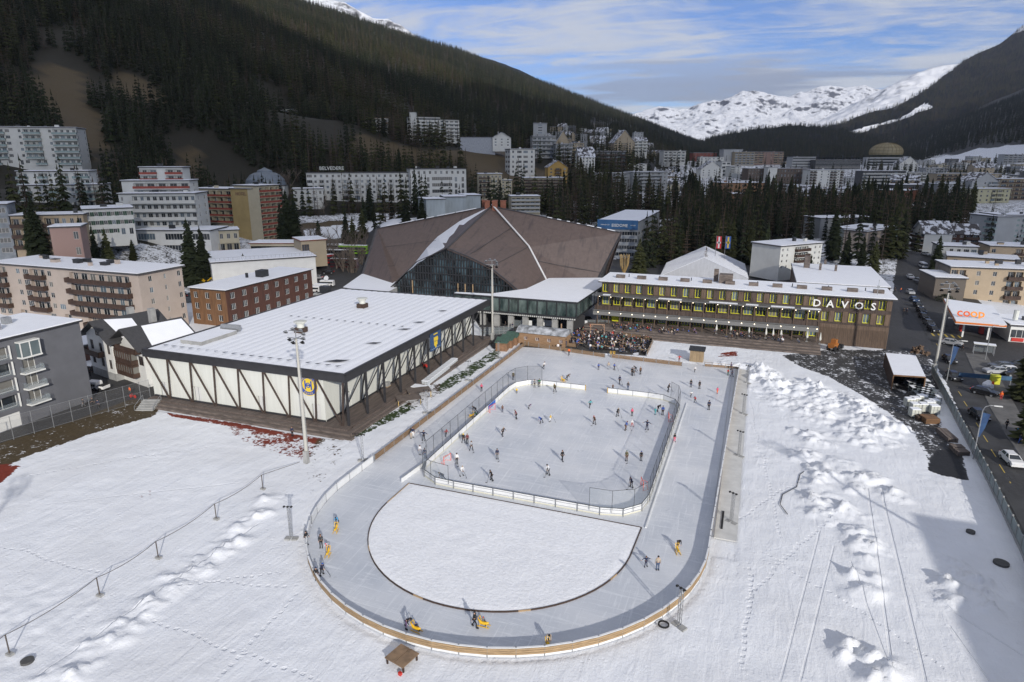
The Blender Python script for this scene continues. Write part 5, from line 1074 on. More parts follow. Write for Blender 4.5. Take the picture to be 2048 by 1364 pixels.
T=[
('white_flats','clean white cube shaped apartment block above the dark park trees',(1020,298),(1070,299),520,525,5,16,WR,346,['wWWw']*6,dict(side='WW')),
('tower_house','grey tower building with dark glass top on the slope',(1067,247),(1094,248),640,640,5,12,LGREY,272,['w.w','.g.'],{}),
('curved_terrace_block','grey block with curved continuous terraces on the slope',(1065,272),(1112,274),610,612,5,18,LGREY,314,['BBBBB'],dict(st=dict(par=LGREY,bd=2))),
('curved_terrace_block','right half of the grey terraced block next to the steep gable',(1112,288),(1145,290),600,602,4,18,LGREY,318,['BBBB'],dict(st=dict(par=LGREY,bd=2))),
('gabled_house','tall beige gabled house with steep dark roof behind the curved terraces',(1112,285),(1140,285),625,625,3,14,BEI,300,['www'],dict(roof='gable',rh=11)),
('beige_house','beige flat roofed house right of the steep gable',(1141,286),(1168,286),620,620,4,12,BEI,311,['wwww'],{}),
('dark_roof_chalet','white chalet with a large dark roof and window rows on the slope',(1158,313),(1190,314),560,562,3,14,WR,331,['wwwww'],dict(roof='gablex',rh=8)),
('brown_balcony_block','dark balconied block behind the spruces right of the dark roofed chalet',(1192,303),(1252,304),600,600,4,14,DG,332,['bbbbbb'],dict(st=dict(par=BRWN))),
('turreted_chalet','yellow and black chalet with a pointed turret',(1096,334),(1136,336),500,502,3,14,mat('mustard_render',(.42,.27,.08),.8),354,['wbw'],dict(roof='gable',rh=5,st=dict(par=BRWN))),
('cream_balcony_block','cream block with dark balconies in front of the turreted chalet',(1047,356),(1126,357),440,442,6,16,CR_,392,['bbbbbbbb'],dict(st=dict(par=BRWN))),
('cream_balcony_block','yellowish four storey balcony block right behind the stadium roof',(1022,393),(1080,394),370,372,4,12,CR_,424,['bbbbbb'],dict(st=dict(par=LGREY))),
('stepped_block','cream stepped block with black balconies left of the white cube',(957,348),(1004,350),440,442,5,14,CR_,392,['bbbwww'],dict(st=dict(par=BRWN))),
('stepped_block','cream house with small windows behind the stepped block',(1003,361),(1024,362),445,446,4,12,CR_,385,['www'],{}),
('long_flats','left half of a long grey beige row of flats behind the park trees',(1176,347),(1268,345),540,545,5,14,LGREY,375,['bwbbwbbw'],dict(st=dict(par=LGREY))),
('long_flats','right half of the long row of flats with pale balconies behind the park trees',(1266,344),(1336,346),540,550,6,14,LGREY,384,['bbbbbw'],dict(st=dict(par=LGREY))),
('pale_flats','pale blocky flats above the long row',(1222,328),(1294,328),640,645,3,14,WR,345,['wwbbww'],{}),
('big_gabled_hotel','large beige hotel with a broad pointed gable on the hill',(1228,285),(1270,284),760,765,5,18,BEI,306,['wwbbww'],dict(roof='gable',rh=14)),
('hill_house','white balcony house right of the broad gable',(1268,281),(1295,281),780,782,4,14,WR,305,['bbb'],dict(roof='gablex',rh=4)),
('hill_house','flat pale house peeping out above the broad gable',(1268,265),(1287,265),850,850,3,12,LGREY,275,['www'],{}),
('white_balcony_hotel','white four storey hotel among the trees in the middle of the town',(1328,302),(1372,303),900,905,4,16,WR,324,['bbbbb'],{}),
('red_roof_house','long low house with a red roof band',(1387,306),(1434,304),1000,1005,2,14,mat('red_band',(.22,.06,.04),.7),316,['wwwwww'],{}),
('town_house','pale house below the red roof band',(1400,314),(1448,315),960,962,3,14,WR,331,['wwwwww'],{}),
('grey_hotel','grey beige slab hotel with a stair tower at its left',(1448,299),(1486,299),980,985,5,14,LGREY,328,['.ww'],{}),
('grey_hotel','grey beige hotel wing with balcony rows',(1470,304),(1510,305),975,980,5,14,BEI,328,['bbbbb'],dict(st=dict(par=LGREY))),
('dark_roof_hall','large dark gabled roof house left of the white framed block',(1402,338),(1446,340),760,762,3,16,WR,352,['wwww'],dict(roof='gable',rh=9)),
('white_frame_block','white framed block beside the dark gabled roof',(1444,323),(1462,322),790,792,4,14,WR,352,['WW'],{}),
('pale_house','small pale house with balconies right of the white framed block',(1462,333),(1482,333),770,772,3,12,WR,346,['bw'],{}),
('round_timber_hall','curved orange timber clad building with a white roof edge behind the trees',(1448,366),(1536,365),560,566,2,24,ORW,386,['ww.ww.ww'],{}),
('round_timber_hall','lower orange timber building in front of the curved one',(1458,388),(1545,390),500,505,2,16,ORW,412,['..w..w'],{}),
('brown_slab_hotel','left wing of a long brown slab hotel',(1497,337),(1539,336),740,742,4,16,mat('brown_slab',(.10,.075,.06),.7),362,['wwwwwww'],{}),
('brown_slab_hotel','white sign tower in the middle of the long brown hotel',(1537,335),(1555,335),728,729,1,10,WR,372,['.'],{}),
('brown_slab_hotel','right wing of the long brown slab hotel',(1555,337),(1621,337),740,744,4,16,mat('brown_slab',(.10,.075,.06),.7),372,['wwwwwwwwww'],{}),
('white_brown_block','white block with brown balcony stacks right of the brown hotel',(1621,340),(1688,342),720,724,6,16,WR,372,['bb.w.wbbwb'],dict(st=dict(par=BRWN))),
('pinkish_hotel','rose brown hotel with stepped top in the far town',(1509,304),(1568,303),1080,1085,5,18,mat('rose_brown',(.24,.16,.13),.8),326,['bbwwbb'],dict(st=dict(par=BEI))),
('grey_office_row','long grey hospital like row with window bands, left part',(1586,314),(1632,314),1000,1004,4,18,LGREY,336,['ggggg'],{}),
('grey_office_row','long grey hospital like row with window bands, right part',(1632,320),(1722,322),990,998,3,18,DG,337,['gggggggg'],{}),
('striped_block','block with white and black horizontal stripes behind the park trees',(1727,342),(1812,342),760,764,5,16,DG,372,['BBBBBBB'],dict(st=dict(par=WR,bd=1.4))),
('hotel_forecourt','white gabled villa right below the golden dome',(1800,327),(1836,327),980,985,4,14,WR,345,['wbbw'],dict(roof='gable',rh=10)),
('white_terraces','white stepped flats right of the striped block',(1812,345),(1856,346),800,803,4,14,WR,368,['bbbb'],{}),
('white_terraces','pale grey flats behind the white stepped flats',(1852,336),(1890,338),900,903,3,14,LGREY,352,['wwbb'],{}),
('rust_congress_hall','congress hall with a large rust coloured wooden wall behind the trees',(1758,380),(1812,378),560,545,2,30,RUST,404,['.'],{}),
('glass_office','long dark glass building with white floor lines beside the rust wall',(1790,370),(1874,371),580,590,4,20,DG,402,['ggggggg'],dict(st=dict(frame=WPAINT))),
('grey_balcony_block','grey block with balconies right of the dark glass building',(1875,368),(1930,368),560,566,4,16,LGREY,398,['bbwbb'],{}),
('orange_house_small','small orange house right of the grey balcony block',(1927,375),(1945,374),570,572,2,10,ORW,392,['ww'],{}),
('row_house','row of dark balconied flats behind the grey block',(1875,347),(1940,348),740,745,4,14,BEI,372,['bbbbbb'],dict(st=dict(par=BRWN))),
('alpine_gable_house','tall grey chalet style block with snowy gable roof',(1945,362),(1998,360),560,566,5,16,LGREY,402,['w.wbb'],dict(roof='gable',rh=7)),
('pale_yellow_house','pale yellow house in front of the tall gable',(1958,378),(2022,380),510,515,3,14,mat('pale_yellow2',(.4,.38,.25),.8),404,['wwbbw'],{}),
('ochre_block','ochre block with balconies at the right edge behind the yellow house',(2004,358),(2075,360),580,585,5,16,BEI,398,['bbbbb'],dict(st=dict(par=BRWN))),
('far_roof_house','dark roofed house with snow at the far right below the ski slope',(1950,335),(1990,335),820,822,2,14,BEI,345,['www'],dict(roof='gablex',rh=5)),
('hillside_sanatorium','long white sanatorium on the far right snow slope',(2010,309),(2075,305),1150,1155,4,14,LGREY,325,['bbbbbbb'],{}),
('corner_flats','large light grey flats with glass balconies at the right edge',(1941,428),(1996,434),352,335,5,18,LGREY,485,['v....BBB'],dict(st=dict(par=GBAL,bd=1))),
('corner_flats','right wing of the light grey flats cut by the photo edge',(1997,430),(2080,432),338,336,5,16,LGREY,482,['.BBBwBBB'],dict(st=dict(par=GBAL,bd=1))),
('brown_chalet','dark brown wooden chalet with white window frames near the road bend',(1890,466),(1960,467),310,306,2,12,mat('chalet_red_brown',(.06,.028,.02),.8),486,['wwwbb'],dict(roof='gablex',rh=4,st=dict(par=BRWN,frame=WPAINT))),
('white_low_house','low white house with snowy roof in front of the brown chalet',(1882,492),(1957,494),276,272,2,12,WR,520,['.wwWW'],{}),
('ochre_house','ochre house with snowy roof and dark balconies at the right edge',(1981,492),(2100,500),268,262,3,14,PEACH,540,['w..bbbb'],dict(st=dict(par=BRWN))),
('narrow_chalet','narrow white chalet with dark balconies beside the road',(1826,460),(1850,466),318,306,5,12,WR,512,['bb'],dict(roof='gable',rh=5,st=dict(par=BRWN))),
('peach_flats','peach coloured block with snowy roof among the trees',(1689,460),(1735,462),288,280,4,16,PINK,500,['..Ww'],{}),
('peach_flats','green grey wing of the peach block with balconies',(1734,461),(1793,450),282,300,4,14,mat('grey_green',(.26,.29,.27),.8),500,['wbbbb'],dict(st=dict(par=GBAL))),
('snow_roof_house','grey house with a flat snowy roof behind the peach block',(1642,437),(1746,441),330,335,3,14,LGREY,472,['wwww'],{}),
]
for nm,lb,a,b_,d1,d2,fl,dep,m_,yb_,pat,kw in T:
 cat='house' if 'house' in nm or 'chalet' in nm else('hotel' if 'hotel' in nm or 'sanatorium' in nm else 'building')
 kw=dict(kw);kw.setdefault('chim',1 if kw.get('roof') else 2)
 bld(nm,lb,cat,a,b_,d1,d2,fl,dep,m_,yb=yb_,front=pat,foot=6,**kw)
bld('pale_block','white four storey block with dark balconies at the park edge','apartment house',(1562,493),(1646,480),236,246,4,13,WR,yb=540,front=['vv.bbb.vv'],st=dict(par=BRWN),chim=2,left='.')
bf=dict(par=BRWN,slab=BRWN,bd=1.4,foot=2)
bld('beige_flats','beige block of flats with dark brown balconies behind the petrol station','apartment house',(1903,534),(2120,532),222,214,4,15,PEACH,yb=610,front=['bb.wWw.bb.wWw'.replace('W','.')],left='w.',st=bf,chim=5,sidem=mat('taupe_render',(.20,.175,.145),.8))
bld('snowy_low_flats','low snow roofed house behind the beige flats','house',(1895,512),(2040,515),262,250,2,14,PEACH,H=6,front='wwww',chim=3);bld('street_garage','small grey garage with a snowy roof beside the road','garage',(1841,541),(1872,556),232,218,1,9,mat('taupe2',(.13,.11,.09),.8),yb=570,front='.',chim=0)
gd=thing('golden_hotel','oval golden domed hotel on a grey base at the foot of the mountain','hotel',Dp(1771,312,1080));gp=gd.location;ANCH.append((gp.x,gp.y,gp.z-14,70));FOOT.append((gp.x,gp.y,0,90,60))
GOLD=mat('golden_cladding',(.27,.23,.135),.5,.1,.3);GOLDD=mat('golden_rib',(.16,.12,.05),.5);q=MB();n=48;rx,ry,rzz=25,17,15
for lv,m_ in((0,0),):
 pr_=[]
 for i in range(11):th=-.28+(math.pi/2+.28)*i/10;pr_.append((math.cos(th),math.sin(th)))
 for(c0,s0),(c1,s1) in zip(pr_[:-1],pr_[1:]):
  for k in range(n):
   a_,b_=2*math.pi*k/n,2*math.pi*(k+1)/n;f=lambda c,s_,t_:(rx*c*math.cos(t_),ry*c*math.sin(t_),6+rzz*s_)
   q.quad(f(c0,s0,a_),f(c0,s0,b_),f(c1,s1,b_),f(c1,s1,a_))
q.build('dome',GOLD,gd,smooth=True)
for k in range(0,n,2):
 t_=2*math.pi*k/n;q=MB()
 for(c0,s0),(c1,s1) in zip(pr_[:-1],pr_[1:]):q.bar(((rx+.2)*c0*math.cos(t_),(ry+.2)*c0*math.sin(t_),6+rzz*s0*1.01),((rx+.2)*c1*math.cos(t_),(ry+.2)*c1*math.sin(t_),6+rzz*s1*1.01),.45)
 q.build('rib',GOLDD,gd)
for z in(3.6,8.5,13.5,18.5):
 s_=(z-6)/rzz;c_=math.sqrt(max(0,1-s_*s_));q=MB();P_=ring(0,0,z,(rx+.25)*c_,(ry+.25)*c_,32)
 for k in range(32):q.bar(P_[k],P_[(k+1)%32],.35)
 q.build('rib',GOLDD,gd)
q=MB();q.prism([(-30,-22),(30,-22),(30,20),(-30,20)],-22,-2,0,1);q.build('base',[LGREY,SNOWR],gd)
for k in range(4):q=MB();q.box(-28,28,-22.3,-22.02,-20+k*4.5,-17.6+k*4.5);q.build('window_band',GLASS,gd)
q=MB();q.bar((8,0,26),(8,0,31),.3);q.build('mast',STEEL,gd)
# ---------------- sports building with the blue banner ----------------
a=G(1198,527,0);ed=bld('event_hall','glass and steel hall with a blue EISDOME banner and long snowy roof','event hall',(1198,441),(1277,445),318,310,5,70,mat('hall_steel',(.33,.35,.36),.6,.1,.3),axis=1,H=17,front=['gggggg']*5,side=['.'*10,'W'*8,'.'*10,'W'*8,'.'],st=dict(foot=2,z0=-.5),chim=0)
BB=mat('eisdome_blue',(.02,.07,.17),.5,.4,.06,col2=(.06,.18,.36));q=MB();q.box(-.6,18.9,-.6,-.3,13.2,17.6);q.build('banner',BB,ed);lettering('EISDOME',1.9,LETW,ed,(10.2,-.65,14.4));lettering('SPENGLER CUP',.62,LETW,ed,(3.2,-.65,15));lettering('DAVOS',.7,LETW,ed,(16.6,-.65,15))
mq=thing('white_marquee','large white ribbed marquee tent between the timber hotel and the trees','marquee',(0,0,0));P1=Dp(1320,552,255);P2=Dp(1497,556,240);PT=Dp(1408,515,246);PL=Dp(1345,530,285)
TENT=mat('tent_canvas',(.50,.51,.53),.7,.08,.5,stretch=(3,.2,1));q=MB();Pf1,Pf2,Pt=P1,P2,PT;dv=Vector((-2,34,0));
q.quad(Pf1,Pt,Pt+dv,Pf1+dv);q.quad(Pt,Pf2,Pf2+dv,Pt+dv);q.poly([Pf1,Pf2,Pt]);q.poly([Pf1+dv,Pt+dv,Pf2+dv]);q.quad(Vector((Pf1.x,Pf1.y,0)),Vector((Pf2.x,Pf2.y,0)),Pf2,Pf1);q.quad(Vector((Pf2.x,Pf2.y,0)),Vector((Pf2.x,Pf2.y,0))+dv,Pf2+dv,Pf2);q.quad(Vector((Pf1.x,Pf1.y,0)),Pf1,Pf1+dv,Vector((Pf1.x,Pf1.y,0))+dv);q.build('canvas',TENT,mq)
for k in range(14):f=k/13;q=MB();o_=dv*f+Vector((0,0,.06));q.bar(Pf1+o_,Pt+o_,.22);q.bar(Pt+o_,Pf2+o_,.22);q.build('rib',SNOWR,mq)
FOOT.append(((P1.x+P2.x)/2,P1.y+16,0,42,40));ANCH.append(((P1.x+P2.x)/2,P1.y+16,0,40))
A=G(1593,566,9.5);B2=G(1784,574,9.5);C2=G(1762,534,9.5);sh=thing('timber_sports_hall','dark timber sports hall with a wide snowy roof behind the timber hotel','sports hall',(A.x,B2.y,0));ANCH.append((A.x+18,A.y+15,0,30))
W_=B2.x-A.x;D_=max(20,C2.y-B2.y);q=MB();q.box(.3,W_-.3,.3,D_-.3,-1,9.0);q.build('wall',DWOOD,sh);q=MB();q.box(0,W_,0,D_,9.0,9.3);q.build('roof',DFASC,sh);q=MB();q.box(.15,W_-.15,.15,D_-.15,9.303,9.5);q.build('roof_snow',SNOWR,sh);FOOT.append((A.x+W_/2,B2.y+D_/2,0,W_+6,D_+6))
for px,py,h in((1613,535,4),(1640,540,2.2),(1671,542,2),(1650,528,1.6)):p=G(px,py,9.5);q=MB();x,y=p.x-A.x,p.y-B2.y;s_=.9 if h>3 else .35;q.box(x-s_,x+s_,y-s_,y+s_,9.5,9.5+h);q.build('chimney',GREYWOOD,sh)
gs=thing('petrol_station','petrol station canopy with snow, an orange stripe and coop lettering','petrol station',(0,0,0));ANCH.append((60,215,0,30))
ZC=5.4;c1,c2,c3,c4=G(1912,641,ZC),G(2014,649,ZC),G(1985,611,ZC),G(1888,597,ZC);q=MB();q.prism([tuple(c)[:2] for c in(c1,c2,c3,c4)],ZC-.9,ZC,0,1);q.build('canopy_roof',[mat('canopy_white',(.6,.6,.6),.5),SNOWR],gs)
OR=mat('orange_stripe',(.62,.16,.02),.5);q=MB()
for a_,b_ in((c1,c2),(c4,c1)):d=(b_-a_).normalized();n_=Vector((d.y,-d.x,0))*.06;q.bar(a_+n_-Vector((0,0,.45)),b_+n_-Vector((0,0,.45)),.08,.42)
q.build('stripe',OR,gs)
d=c2-c1;rzc=math.atan2(d.y,d.x);mid=G(1940,634,ZC+.3);OR2=mat('coop_orange',(.75,.25,.02),.5);lettering('co',3.1,mat('coop_red',(.62,.10,.02),.5),gs,(mid.x-1.35,mid.y+.4,ZC+.3),rzc,R(62));lettering('op',3.1,OR2,gs,(mid.x+1.75,mid.y+.45,ZC+.3),rzc,R(62))
for f,g_ in((.25,.2),(.75,.2),(.25,.75),(.75,.75)):p=c1.lerp(c2,f).lerp(c4.lerp(c3,f),g_);q=MB();q.box(p.x-.2,p.x+.2,p.y-.2,p.y+.2,0,ZC-.9);q.build('pillar',WPAINT,gs)
for f,g_ in((.3,.45),(.7,.45)):p=c1.lerp(c2,f).lerp(c4.lerp(c3,f),g_);q=MB();q.box(p.x-.4,p.x+.4,p.y-.8,p.y+.8,0,1.8);q.build('pump',RED,gs)
p=G(2016,683);sp=block('station_shop','low white station shop with red panels and snowy roof at the right edge','shop',(p.x,p.y,0),R(2),24,12,1,3.9,WPAINT,'gg....',st=dict(foot=0),chim=1);q=MB();q.box(.6,3.2,-.2,-.01,.2,1.1);q.box(4.2,7,-.2,-.01,.2,1.1);q.build('red_panel',RED,sp);q=MB();q.tube([(2,4,5),(2,4,7.5)],.6,10);q.build('flue',CREAM,sp)
p=G(1897,672);lettering('coop',.8,LETW,put(None,'price_sign',gs,(p.x,p.y,0)),(0,-.2,4.7));sg=gs.children[-1]
q=MB();q.box(-.9,.9,-.1,.1,3.4,5.6);q.box(-.8,-.65,-.05,.05,0,3.4);q.box(.65,.8,-.05,.05,0,3.4);q.build('panel',STEEL,sg);q=MB();q.box(-.7,.7,-.15,-.11,3.6,4.5);q.build('price_display',mat('red_display',(.8,.03,.02),.5,emit=1.2),sg)
rt=random.Random(21);FILL=[]
for k in range(1500):
 if len(FILL)>=150:break
 px=rt.uniform(1080,2070) if k%4 else rt.uniform(1080,1330);d=rt.uniform(540,1500);z_=45-(d*.0);yb_=None
 r_=ray(px,400);X_=r_[0]*d;Y_=r_[1]*d
 if X_>440 or X_<-330:continue
 if any(abs(X_-f[0])<25 and abs(Y_-f[1])<28 for f in FILL) or not all((X_-c[0])**2+(Y_-c[1])**2>(max(c[3],c[4])*.6+14)**2 for c in FOOT):continue
 FILL.append((X_,Y_));fl=rt.choice((2,3,3,4,5));W_=rt.uniform(13,28);zb=float(base_h(np.array([X_]),np.array([Y_]))[0]);wm_=rt.choice((WR,WR,LGREY,CR_,BEI,DG,LGREY));gb=rt.random()<(.65 if X_<-130 else .3);fl=min(fl,3) if X_<-130 else fl
 wh_='on the wooded lower slope above the far town' if X_<-130 else[w__ for b__,w__ in((1330,'near the long row of flats'),(1500,'below the grey slab hotel'),(1700,'around the brown slab hotel'),(1850,'below the golden dome'),(9999,'toward the ski slope')) if px<b__][0];nm_=('low ','low ','','tall ','tall ')[fl-1]+{WR:'white',LGREY:'light grey',CR_:'cream',BEI:'beige',DG:'dark'}[wm_]
 block('town_house',nm_+(' gabled house' if gb else ' flat roofed house')+' '+wh_+(', nearer rows' if d<900 else ', far rows'),'house',(X_-W_/2,Y_,zb),rt.uniform(-.5,.35),W_,13,fl,3,wm_,rt.choice(('wwwww','bbwwb','ggg','wwbbww')),side='ww',roof='gablex' if gb else 'flat',rh=5,st=dict(foot=5,par=rt.choice((BRWN,LGREY,WR))),chim=rt.choice((0,1)),group='houses filling the far town')
 ANCH.append((X_,Y_+6,zb,22));FOOT.append((X_,Y_+6,0,W_+6,20))
# ---------------- trees ----------------
def conifer(seed,H=1.0,R_=.17,whorls=26,nb=9,droop=.35,dense=1.0,stub=.06,airy=False):
 """unit-height conifer crown made of drooping needle fans; returns (trunk MB, crown MB)"""
 r=random.Random(seed);t=MB();t.tube([(0,0,-.06),(0,0,.35),(0,0,1.0)],[.016,.010,.002],6);c=MB()
 lean=r.uniform(-.01,.01)
 for k in range(whorls):
  f=(k+r.uniform(-.3,.3))/whorls;z=stub+(1-stub-.01)*f;rad=R_*(1-f)**.78*(.72+.4*r.random())+.008
  if f<.12:rad*=.75+f*2
  for j in range(nb if f<.75 else max(4,nb-3)):
   if r.random()>dense:continue
   a=2*math.pi*(j+r.uniform(-.35,.35))/nb+k*.7;L_=rad*r.uniform(.65,1.18);w_=L_*r.uniform(.26,.42)*(.5 if airy else 1)+.004
   ca,sa=math.cos(a),math.sin(a);dz=-L_*droop*r.uniform(.6,1.3)
   def P(u,v,w):return(ca*L_*u-sa*v*w_,sa*L_*u+ca*v*w_,z+dz*u*u+w)
   if airy:
    c.poly([P(0,0,.004),P(.6,-.5,0),P(1,0,.01)]);c.poly([P(0,0,.004),P(1,0,.01),P(.55,.5,0)])
   else:
    c.poly([P(0,0,.012),P(.45,-.8,-.012),P(.8,-.55,-.02),P(1,0,-.004),P(.55,0,.008)]);c.poly([P(0,0,.012),P(.55,0,.008),P(1,0,-.004),P(.78,.6,-.02),P(.42,.8,-.014)])
    c.poly([P(.25,-.1,0),P(.5,.05,-.045*r.random()-.01),P(.9,.0,-.03)])
 c.tube([(0,0,.9),(0,0,1.02)],[.012,.001],5,cap=False)
 return t,c
SPR=mat('spruce_needles',(.026,.033,.015),.85,.45,9,rnd=.4,spec=.15,col2=(.012,.017,.009));SPR2=mat('pine_needles',(.050,.054,.020),.85,.4,9,rnd=.35,spec=.15,col2=(.022,.026,.011))
LAR=mat('bare_larch',(.125,.088,.058),.9,.3,9,rnd=.3,spec=.1,col2=(.07,.05,.036));BARK=mat('bark',(.06,.045,.035),.9,.3,6);FARN=mat('far_needles',(.020,.026,.018),.9,.3,9,rnd=.4,spec=.1,col2=(.012,.016,.012))
NEARV=[]
for i,(rr_,wh,nb_,dr,mt_) in enumerate(((.15,34,10,.40,SPR),(.19,30,10,.34,SPR2),(.13,32,9,.5,SPR),(.22,26,10,.25,SPR2),(.165,30,9,.1,LAR))):
 t_,c_=conifer(40+i,R_=rr_,whorls=wh,nb=nb_,droop=dr,airy=mt_ is LAR,dense=.92);NEARV.append((t_.mesh('trunk',BARK),c_.mesh('crown',mt_)))
FARV=[]
def far_tree(i,rr_,wh,nb_,dr,mt_):
 t_,c_=conifer(70+i,R_=rr_,whorls=wh,nb=nb_,droop=dr,airy=mt_ is LAR);n=len(c_.v);c_.v+=t_.v;c_.f+=[tuple(k+n for k in f) for f in t_.f];c_.m+=[1]*len(t_.f)
 return c_.mesh('far_tree',[mt_,BARK])
FARV=[far_tree(0,.16,11,7,.45,SPR),far_tree(1,.19,10,7,.35,SPR2),far_tree(2,.14,12,6,.5,SPR),far_tree(3,.17,12,7,.1,LAR)]
def foot_clear(X,Y,pad=0):
 ok=np.ones(np.shape(X),bool)
 for cx,cy,rz,w_,d_ in FOOT:
  dx,dy=X-cx,Y-cy;u=dx*math.cos(rz)+dy*math.sin(rz);v=-dx*math.sin(rz)+dy*math.cos(rz);ok&=~((np.abs(u)<w_/2+pad)&(np.abs(v)<d_/2+pad))
 return ok
def instancer(name,label,pts,sc,rot,protos,kind='stuff',cat=None):
 """a wood that reads as one mass: one object, its trees scattered with geometry nodes"""
 me=bpy.data.meshes.new(name);me.from_pydata([tuple(p) for p in pts],[],[])
 a=me.attributes.new('sc','FLOAT','POINT');a.data.foreach_set('value',np.asarray(sc,np.float32));a=me.attributes.new('rot','FLOAT','POINT');a.data.foreach_set('value',np.asarray(rot,np.float32))
 a=me.attributes.new('pk','INT','POINT');a.data.foreach_set('value',np.asarray(protos,np.int32))
 o=put(me,name);tag(o,label,cat,None,kind)
 ng=bpy.data.node_groups.new(name,'GeometryNodeTree');ng.interface.new_socket('Geometry',in_out='INPUT',socket_type='NodeSocketGeometry');ng.interface.new_socket('Geometry',in_out='OUTPUT',socket_type='NodeSocketGeometry')
 N=ng.nodes.new;L=ng.links.new;gi=N('NodeGroupInput');go=N('NodeGroupOutput');ip=N('GeometryNodeInstanceOnPoints');join=N('GeometryNodeGeometryToInstance')
 def na(nm,ty):
  n=N('GeometryNodeInputNamedAttribute');n.data_type=ty;n.inputs[0].default_value=nm;return n.outputs[0]
 for fm in FARV:
  ob=PROTO.get(fm.name) or bpy.data.objects.new(fm.name,fm);PROTO[fm.name]=ob
  oi=N('GeometryNodeObjectInfo');oi.inputs[0].default_value=ob;L(oi.outputs['Geometry'],join.inputs[0])
 L(gi.outputs[0],ip.inputs['Points']);L(join.outputs[0],ip.inputs['Instance']);ip.inputs['Pick Instance'].default_value=True;L(na('pk','INT'),ip.inputs['Instance Index'])
 cx=N('ShaderNodeCombineXYZ');L(na('rot','FLOAT'),cx.inputs[2]);L(cx.outputs[0],ip.inputs['Rotation']);L(na('sc','FLOAT'),ip.inputs['Scale']);L(ip.outputs[0],go.inputs[0])
 md=o.modifiers.new('scatter','NODES');md.node_group=ng;return o
PROTO={}
KEEP=[
*MEADOWS,
([(-100,245),(150,250),(160,262),(165,300),(215,370),(220,420),(-100,430)],375),([(230,330),(392,330),(480,362),(565,340),(575,500),(380,520),(270,470)],345),
([(575,335),(935,328),(940,435),(585,410)],450),([(815,220),(920,225),(920,280),(815,280)],606),([(915,270),(1025,262),(1025,306),(915,306)],572),([(728,233),(780,233),(780,262),(728,262)],620),([(552,208),(600,208),(602,236),(552,236)],575),
([(1015,293),(1090,290),(1090,350),(1015,350)],535),([(1062,243),(1150,243),(1172,285),(1172,330),(1062,325)],630),([(1155,295),(1195,295),(1300,262),(1300,310),(1255,335),(1155,335)],700),([(950,340),(1150,330),(1150,400),(950,430)],460)]
PARK=[(1085,445),(1150,425),(1260,405),(1400,405),(1500,412),(1600,410),(1740,400),(1900,412),(1945,425),(1935,450),(1880,462),(1815,470),(1805,520),(1700,530),(1660,480),(1640,480),(1530,490),(1510,545),(1450,555),(1285,560),(1288,520),(1375,440),(1250,436),(1160,456),(1110,480)]
RANGETREES=[]
def scatter_wood():
 P=[];
 def band(x0_,x1_,y0_,y1_,sp,hgt_,mode):
  xs=np.arange(x0_,x1_,sp);ys=np.arange(y0_,y1_,sp);X,Y=np.meshgrid(xs,ys);X=X+rng.uniform(-.5,.5,X.shape)*sp;Y=Y+rng.uniform(-.5,.5,X.shape)*sp
  X=X.ravel();Y=Y.ravel();dist=np.hypot(X,Y)
  Z=hgt(X,Y);px,py,f=proj(X,Y,Z);ok=(f>60)&(px>-160)&(px<2210)&(py>-420)
  if mode[0]=='T':ok&=(fbm(X,Y,70,61,2)>.02)&(Z<60)
  elif mode[0]=='L':ok&=(X<-(105+np.clip(330-Y,0,200)*1.15))&(Z>11)
  else:ok&=(X>380)&(Z>40)
  ok&=(dist>=mode[1])&(dist<mode[2])
  ok&=foot_clear(X,Y,3)
  for po in KEEP:ok&=~((inpoly(px,py+4,po[0])&(f<po[1])) if isinstance(po,tuple) else inpoly(px,py+4,po))
  if mode[0]=='R':ok&=~inpoly(px,py,[(1842,322),(1900,306),(1960,290),(2250,280),(2250,350),(1990,338),(1900,345)])
  ok&=(fbm(X,Y,45,77,2)>np.where((Z<170)&(X<0),-.20,-.34))
  X,Y,Z=X[ok],Y[ok],Z[ok];n=len(X);H=hgt_*rng.uniform(.62,1.22,n);cl=fbm(X,Y,170,91,3)+rng.uniform(-.16,.16,n)+np.clip((Y-1200)/5000,0,.12)
  low=(X>-700)&(Z<190);cl=cl+np.where(low,.09*rng.random(n)+.03,0);kind=np.where(cl>.15,3,np.where(cl>.02,1,np.where(rng.random(n)>.5,0,2)));P.append((X,Y,Z-.8,H,kind))
 band(-1000,-100,60,900,5.6,21,('L',0,800));band(-1700,-100,60,2000,9.2,22,('L',800,1700));band(-1780,-120,900,6400,16,26,('L',1700,6400))
 band(380,3000,700,4600,18,27,('R',0,5200))
 band(-110,400,330,1500,13,17,('T',0,1600))
 xs=np.arange(-130,130,4.3);ys=np.arange(215,520,4.3);X,Y=np.meshgrid(xs,ys);X=(X+rng.uniform(-2,2,X.shape)).ravel();Y=(Y+rng.uniform(-2,2,Y.shape)).ravel();Z=hgt(X,Y);px,py,f=proj(X,Y,Z)
 ok=inpoly(px,py,PARK)&foot_clear(X,Y,2.5)&((py<500)|(rng.random(len(X))>.25));X,Y,Z=X[ok],Y[ok],Z[ok];n=len(X);P.append((X,Y,Z-.4,rng.uniform(14,25,n),rng.choice([0,1,1,2,0],n)))
 for q_,hh,ee in RANGETREES:n=len(q_);P.append((q_[:,0],q_[:,1],q_[:,2]-2,hh*rng.uniform(.6,1.2,n),rng.choice([0,2,2,1,3] if ee else[0,2,0,1],n)))
 X,Y,Z,H,K=[np.concatenate([p[i] for p in P]) for i in range(5)];print('wood trees',len(X))
 return X,Y,Z,H,K
GRP='spruces and pines of the park and the lower slope'
TREECOUNT=[0]
